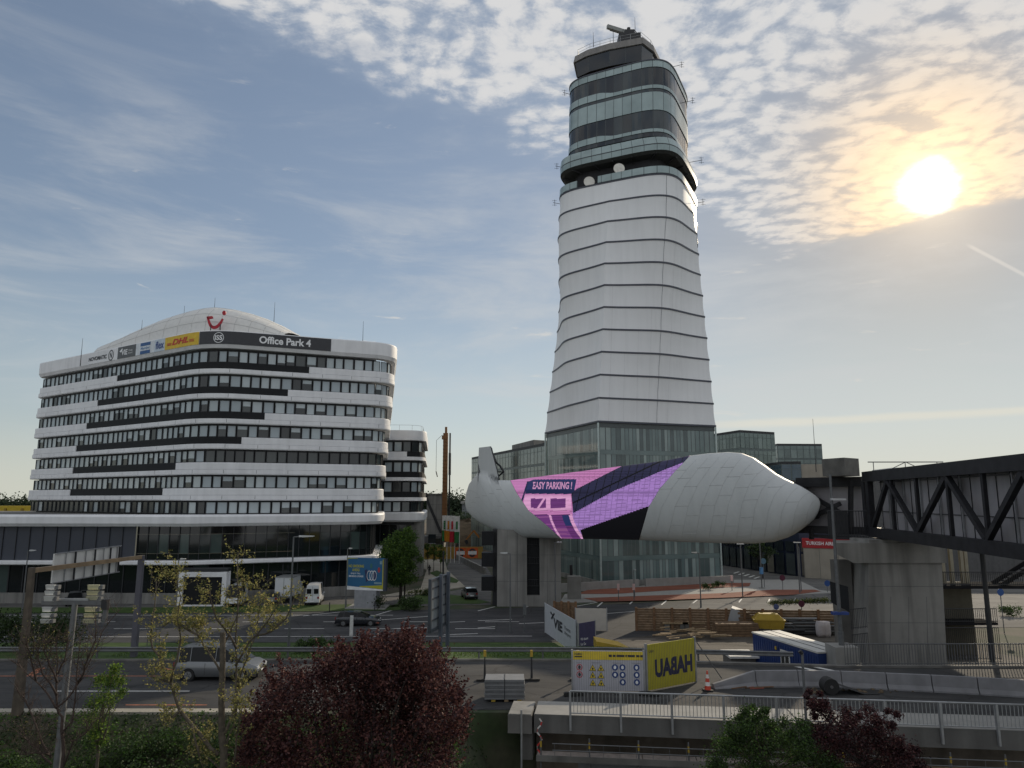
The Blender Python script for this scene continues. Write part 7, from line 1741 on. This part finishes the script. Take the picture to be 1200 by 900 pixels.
for x, y, r in [(x, y+(13 if y < 770 else 0), r) for x, y, r in outl]:
    for k in range(7): Yk = 25.5+rnd_.uniform(-2.6,1.8)*(1 if k else .2); q = at(x+rnd_.uniform(-11,11)*r, y+rnd_.uniform(-9,12)*r, Yk); cl.append((q, r*rnd_.uniform(.35,.8)))
for k in range(170):
    x, y = (rnd_.uniform(310,525), rnd_.uniform(795,930)) if k < 120 else (rnd_.uniform(392,508), rnd_.uniform(775,805))
    cl.append((at(x, y, 25.5+rnd_.uniform(-1.5,2)), rnd_.uniform(.35,.7)))
for k in range(90): cl.append((at(rnd_.uniform(420,515), rnd_.uniform(775,880), rnd_.uniform(26.4,27.4)), rnd_.uniform(.35,.6)))
mb = MB(); b = Vector((cc.x, 25.5, -.8)); fk = Vector((cc.x+.1, 25.5, 1.6)); mb.tube([b, fk], [.2,.16], bark_dark, 8); limbs(mb, rnd_, fk, [c_ for c_, r in rnd_.sample(cl, 40)], .08, bark_dark); mb.build('trunk', t, smooth='all')
mb = MB(); leafcloud(mb, rnd_, cl, 82000, .095, plum_m, 1.0, .9)
# shoots standing out of the crown
cen = at(425, 850, 25.5)
for k in range(620):
    q, r = cl[rnd_.randrange(len(cl))]; p = q+Vector((rnd_.uniform(-r,r), rnd_.uniform(-r,r), r*rnd_.uniform(0,.8))); L = rnd_.uniform(.2,.6); d = ((p-cen).normalized()*.6+Vector((rnd_.gauss(0,.25), rnd_.gauss(0,.25), 1))).normalized()
    leafcloud(mb, rnd_, [(p+d*L*i/7, .05) for i in range(8)], 30, .10, plum_m[:1]+plum_m[2:], 1.0)
mb.build('crown', t)
# second plum shrub at the ramp
rnd_ = random.Random(31); t = thing('plum_tree', 'small dark purple leaved shrub before the ramp railing', 'shrub', at(1015,890,28)-Vector((0,0,2)), 0, 'dark red leaved trees'); cl = []
for x, y, r in [(965,830,.35),(985,838,.5),(1003,835,.4),(1028,850,.5),(1045,870,.45),(960,855,.5),(985,865,.8),(1015,870,.9),(1050,890,.8),(1075,900,.5),(970,890,.8),(1010,905,1.0),(957,815,.25),(1040,838,.25),(1062,872,.3)]:
    for k in range(7): cl.append((at(x+rnd_.uniform(-14,14), y+rnd_.uniform(-8,14), 28+rnd_.uniform(-1,1)), r*rnd_.uniform(.4,.8)))
mb = MB(); fk = at(1015,900,28); mb.tube([fk-Vector((0,0,3)), fk], .09, bark_dark, 6); limbs(mb, rnd_, fk, [c_ for c_, r in rnd_.sample(cl, 20)], .05, bark_dark); mb.build('trunk', t)
mb = MB(); leafcloud(mb, rnd_, cl, 30000, .08, plum_m[:2], 1.0, .9); mb.build('crown', t)
rnd_ = random.Random(32); t = thing('green_shrub', 'green leafy shrub growing up before the ramp railing', 'shrub', at(905,890,27)-Vector((0,0,2))); cl = []
for x, y, r in [(885,836,.25),(880,848,.5),(862,858,.4),(910,852,.5),(935,855,.4),(860,875,.7),(895,870,.9),(930,880,.8),(960,890,.6),(880,900,.9),(920,905,.9),(850,900,.6),(887,842,.4),(975,900,.4)]:
    for k in range(7): cl.append((at(x+rnd_.uniform(-14,14), y+rnd_.uniform(-7,14), 27+rnd_.uniform(-1,1)), r*rnd_.uniform(.4,.8)))
mb = MB(); fk = at(900,905,27); mb.tube([fk-Vector((0,0,3)), fk], .09, bark, 6); limbs(mb, rnd_, fk, [c_ for c_, r in rnd_.sample(cl, 24)], .045, bark); mb.build('trunk', t)
mb = MB(); leafcloud(mb, rnd_, cl, 32000, .075, gr_d+gr_d+gr_m, 1.0, .9); mb.build('crown', t)
# sparse young tree and bare shrubs: real limbs, twigs and buds
def limb_px(mb, rnd_, pts, r0, r1, m, Y, dy=.0):
    P = [at(x, y, Y+dy*i/max(1, len(pts)-1)) for i, (x, y) in enumerate(pts)]
    # smooth a little
    Q_ = []
    for a, b in zip(P, P[1:]): Q_ += [a, a.lerp(b, .5)+Vector((rnd_.uniform(-1,1), rnd_.uniform(-1,1), rnd_.uniform(-1,1)))*.035]
    Q_.append(P[-1]); n = len(Q_)-1; mb.tube(Q_, [lerp(r0, r1, k/n) for k in range(n+1)], m, 6); return Q_
def twigs(mb, lf, rnd_, Q_, n, L, m, leafm, leaf, nl, depth=1, up=.6, rad=.010, sparse=1.0):
    for _ in range(n):
        k = rnd_.randrange(len(Q_)//3, len(Q_)); p = Q_[min(k, len(Q_)-1)].lerp(Q_[max(k-1, 0)], rnd_.random()); d = Vector((rnd_.gauss(0,.8), rnd_.gauss(0,.8), abs(rnd_.gauss(up,.5)))).normalized(); l = L*rnd_.uniform(.4,1.2)
        pts = [p]; 
        for j in range(4): d = (d+Vector((rnd_.gauss(0,.22), rnd_.gauss(0,.22), rnd_.gauss(.1,.15)))).normalized(); pts.append(pts[-1]+d*l/4)
        mb.tube(pts, [rad, rad*.8, rad*.6, rad*.45, rad*.3], m, 4, cap=False)
        if lf is not None and nl:
            for q in pts[1:]:
                if rnd_.random() < sparse: leafcloud(lf, rnd_, [(q, .09)], nl, leaf, leafm, 1.0, 1)
        if depth: twigs(mb, lf, rnd_, pts, 3, L*.5, m, leafm, leaf, nl, depth-1, up, rad*.6, sparse)
rnd_ = random.Random(41); Y = 22.5; t = thing('young_tree', 'sparse young tree with tiny yellow green leaves and a cut central stem', 'tree', (at(262,900,Y).x, Y, 0)); w = MB(); lf = MB()
main = [(262,990),(262,900),(260,862),(259.5,820),(261,741)]; limb_px(w, rnd_, main, .13, .085, bark, Y)
LB = [[(256,884),(240,868),(225,850),(211,833),(204,812),(200,800),(190,780),(179,760),(177,740),(179,722),(182,700),(183,676)],[(211,833),(196,850)],[(261,862),(270,845),(275,831),(277,812),(277,794),(276,750),(279,700),(279,648)],[(200,800),(188,796),(172,792)],
      [(259.6,790),(248,770),(238,755),(231.6,744),(233,735),(235,722)],[(264,878),(274,850),(278,825),(279,800),(290,770),(300,745),(303,720),(306,690)],[(272,900),(277,870),(282,838),(280,820)],[(260,762),(268,745),(277,725),(282,700),(285,680)],[(200,800),(207,775),(212,750),(208,725),(212,700),(205,670)],[(276,780),(292,752),(308,735),(322,715),(331,700)],[(262,905),(235,880),(224,870)],[(300,745),(318,740),(335,725),(345,700)],[(232,744),(215,735),(200,728),(190,735)],[(277,760),(262,735),(250,715),(246,690)],[(225,850),(232,880),(240,905)]]
for i, l in enumerate(LB):
    Q_ = limb_px(w, rnd_, l, .06 if i in (0,2) else .035, .012, bark, Y, rnd_.uniform(-1.2,1.2)); twigs(w, lf, rnd_, Q_, 18 if len(l) > 5 else 9, .7, bark, bud_m, .07, 4, 1, .6, .008, .8)
w.build('trunk', t, smooth='all'); lf.build('crown', t)
rnd_ = random.Random(42); Y = 25; t = thing('bare_tree', 'leafless reddish brown multi stemmed tree beside the grey mast', 'tree', (at(80,900,Y).x, Y, 0), 0, 'bare twiggy trees'); w = MB(); lf = MB()
LB = [[(72,960),(73,900),(74,870),(73,840),(67,830),(66,800),(68,775),(66,760)],[(66,830),(55,812),(42,798),(32,790),(20,775)],[(68,828),(78,820),(92,800),(100,785),(110,765),(120,740),(140,715)],[(60,888),(50,872),(40,845),(30,820),(17,806)],[(72,860),(85,845),(88,820),(90,790),(92,770),(95,745)],[(60,885),(40,882),(22,884)],[(76,895),(85,870),(100,860),(110,845)],[(67,800),(58,780),(52,765),(50,748)],[(90,800),(98,790),(104,770),(112,750),(112,730)],[(68,790),(75,775),(78,758),(80,740)],[(42,798),(38,780),(35,765),(30,750)],[(60,895),(45,880),(30,865),(24,858)],[(67,815),(50,790),(44,770),(46,755)]]
for i, l in enumerate(LB): Q_ = limb_px(w, rnd_, l, .07 if i == 0 else .035, .010, mat('bark_red', (.055,.038,.032), .9, var=.3, scale=8), Y, rnd_.uniform(-1,1)); twigs(w, lf if i > 6 else None, rnd_, Q_, 26, .8, MATS['bark_red'], bud_m[:1]+gr_d, .05, 1, 1, .8, .010, .5)
w.build('trunk', t, smooth='all'); lf.build('crown', t)
rnd_ = random.Random(43); t = thing('green_shrub', 'bright green leafy shrub between the bare tree and the lane', 'shrub', (at(118,900,26).x, 26, 0)); cl = []
for x, y, r in [(137,782,.25),(133,792,.32),(125,800,.35),(118,795,.3),(118,815,.42),(128,818,.35),(140,800,.28),(120,835,.4),(112,825,.35),(105,845,.35),(115,850,.35),(118,868,.3),(112,862,.3),(140,812,.22)]:
    for k in range(2): cl.append((at(x+rnd_.uniform(-4,4), y+rnd_.uniform(-3,3), 26+rnd_.uniform(-.5,.5)), r*rnd_.uniform(.6,.95)))
mb = MB(); fk = at(115,880,26); mb.tube([fk-Vector((0,0,3)), fk], .05, bark, 6); limbs(mb, rnd_, fk, [c_ for c_, r in cl[::2]], .03, bark); mb.build('trunk', t)
mb = MB(); leafcloud(mb, rnd_, cl, 4200, .075, gr_y+gr_m, 1.0, .9); mb.build('crown', t)
# round street tree beside the billboard, and young trees
c = at(470, 660, 97); tree('street_tree', 'round crowned green tree right of the billboard', 'tree', (c.x, 97, 0), 3.2, .2, (c.x, 97, zpy(652,97)), (2.35,2.3,3.9), 120, 26000, .22, gr_m+gr_y[:1]+gr_m, 51, None, bark_dark, .3, shell=.2)
mb = MB(); x = at(474,700,97.5).x; mb.tube([(x,97.5,0),(x,97.5,4.5)], [.12,.09], bark_dark, 7); mb.build('tree_stem', label='second dark stem standing close to the round crowned tree', cat='tree')
for i, (px, py, lab) in enumerate([(501,667,'young leafy street tree nearest the office wing'),(508,670,'middle young street tree by the walking person'),(516,674,'young street tree nearest the dark post')]):
    b = G(px, py); tree('young_tree', lab, 'tree', b, 1.9, .06, b+Vector((0,0,3.8)), (.75,.7,1.7), 22, 1100, .22, gr_m+gr_y[:1], 60+i, 'young trees along the side street', bark, .5, shell=.1)
c = G(894, 678); tree('street_tree', 'thin green tree before the shop fronts under the egg', 'tree', c, 2.6, .09, c+Vector((0,0,4.6)), (2.2,1.6,2.0), 30, 1600, .3, gr_d, 66, None, bark_dark, .35, shell=.3)
def shrub(px, py, z, rx, ry, h, n, leaf, mats, label, seed, base=None, group=None, cat='shrub', name='shrub'):
    b = G(px, py, z) if base is None else Vector(base); rnd_ = random.Random(seed); cl = []
    for k in range(16): a = rnd_.uniform(0, 2*pi); q = math.sqrt(rnd_.random()); cl.append((b+Vector((rx*q*cos(a), ry*q*sin(a), h*rnd_.uniform(.25,.8))), h*rnd_.uniform(.28,.5)))
    mb = MB(); leafcloud(mb, rnd_, cl, n, leaf, mats, 1.0, .8); t = thing(name, label, cat, b, 0, group); mb.build('foliage', t); mb = MB(); limbs(mb, rnd_, b-Vector((0,0,.1)), [c_ for c_, r in cl[::3]], .03, bark_dark); mb.build('stems', t)
shrub(481, 716, 0, 1.3,.8,1.9, 1500, .2, gr_d+gr_m[:1], 'bush with upright shoots at the foot of the round crowned tree', 71)
shrub(444, 714, 0, .5,.4,1.7, 500, .18, gr_d, 'small dark bush between billboard and tree', 72)
shrub(495, 698, 0, 2.4,1.0,1.0, 1400, .2, gr_d+[bud_m[2]], 'low bronze green bush bed behind the round crowned tree', 73)
shrub(830, 691, .13, .9,.6,.9, 900, .15, gr_d+gr_m[:1], 'clipped round bush on the red paving, nearer bush', 74, group='two bushes on red paving')
shrub(842, 687.5, .13, 1.0,.6,.9, 900, .15, gr_d+gr_m[:1], 'clipped round bush on the red paving, nearer the shops', 75, group='two bushes on red paving')
shrub(1190, 722, 0, 1.5,.9,1.2, 1200, .16, gr_d+gr_m, 'green bush on the pale paving beyond the stair', 76)
shrub(20, 0, 0, 3.6,1.4,2.6, 9000, .16, gr_d, 'dark evergreen hedge mass behind the guardrail at the rusty column', 77, base=(at(18,765,52).x,52,hgt(-30,52)), name='hedge', cat='hedge')
shrub(0, 0, 0, 1.6,.6,.9, 2200, .12, gr_m+gr_d, 'low green bush behind the guardrail beneath the tall lamp', 78, base=(at(430,760,50.5).x-3.6,50.5,hgt(-8,50.5)))
mb = MB(); rnd_ = random.Random(80); a, b = G(918,737), G(985,733); cl = [(a.lerp(b, k/22)+Vector((0,3,.35)), .5) for k in range(23)]; cl = [(c_+Vector((0,0,1.9)), r) for c_, r in cl]; leafcloud(mb, rnd_, cl, 3000, .14, gr_d+[bud_m[2]], 1.0, .6); mb.build('hedge', label='low clipped hedge strip above the timber shoring', cat='hedge')
# undergrowth on the bank
rnd_ = random.Random(90)
def blob(px, Y, z0, r, n, mats, leaf, seed, label):
    shrub(0, 0, 0, r, r*.8, r*.9, n, leaf, mats, label, seed, base=(at(px, 860, Y).x, Y, z0), group='undergrowth bushes on the bank')
U = [(150,33,'bush under the bright green shrub, at the bank top'),(185,31,'bush between the bright shrub and the sparse tree'),(235,33.5,'bush behind the foot of the sparse tree'),(300,32,'bush between sparse tree and plum'),(20,31,'bush beneath the rusty gantry column'),(105,30,'bush at the foot of the grey mast'),(560,31.5,'tangled bush on the earth slope right of the big plum')]
for i, (px, Y, lab) in enumerate(U): blob(px, Y, hgt(at(px,860,Y).x, Y)-.2, 1.7 if px < 500 else 1.2, 3800, gr_d+gr_m[:1], .11, 100+i, 'green '+lab)
mb = MB()
for k in range(52000):
    x = rnd_.uniform(-30, 3); y = rnd_.uniform(24, 36.2)
    if x > -2 and rnd_.random() < .75: continue
    z = hgt(x, y); n_ = .5+.5*sin(x*.9+y*1.7)*cos(x*.37-y*.6); h = rnd_.uniform(.05,.40)*(.4+n_); leafcloud(mb, rnd_, [(Vector((x, y, z+h*.5)), .16)], 1, .13, gr_d if n_ < .55 else gr_m, 1.0)
mb.build('ground_cover', kind='stuff')
mb = MB(); g2 = [leafmat('grass_a', (.05,.10,.015), .3), leafmat('grass_b', (.08,.13,.02), .3)]
for k in range(14000):
    x = rnd_.uniform(-26, 9.3); y = rnd_.uniform(48.4, 60); z = hgt(x, y)+.03; d = Vector((rnd_.gauss(0,.04), rnd_.gauss(0,.04), rnd_.uniform(.06,.2))); w_ = .02
    mb.add([(x-w_,y,z),(x+w_,y,z),(x+d.x,y+d.y,z+d.z)], [(0,1,2)], g2[k % 2])
mb.build('grass', kind='stuff')
# far trees on the horizon
far_m = [leafmat('far_green', (.028,.045,.022), .2)]
def farline(px0, px1, Y, h, n, seed, name='treeline'):
    rnd_ = random.Random(seed); a, b = at(px0, 590, Y).x, at(px1, 590, Y).x; cl = []
    for k in range(n): x = lerp(a, b, rnd_.random()); r = h*rnd_.uniform(.3,.55); cl.append((Vector((x, Y+rnd_.uniform(-10,10), h*rnd_.uniform(.15,.62))), r))
    mb = MB(); leafcloud(mb, rnd_, cl, n*160, h*.10, far_m, 1.0, .9); mb.build(name, kind='stuff')
farline(-30, 60, 520, 17, 70, 1); farline(490, 575, 640, 20, 60, 2); farline(525, 570, 330, 9, 40, 3)
farline(1090, 1260, 420, 9, 40, 4)
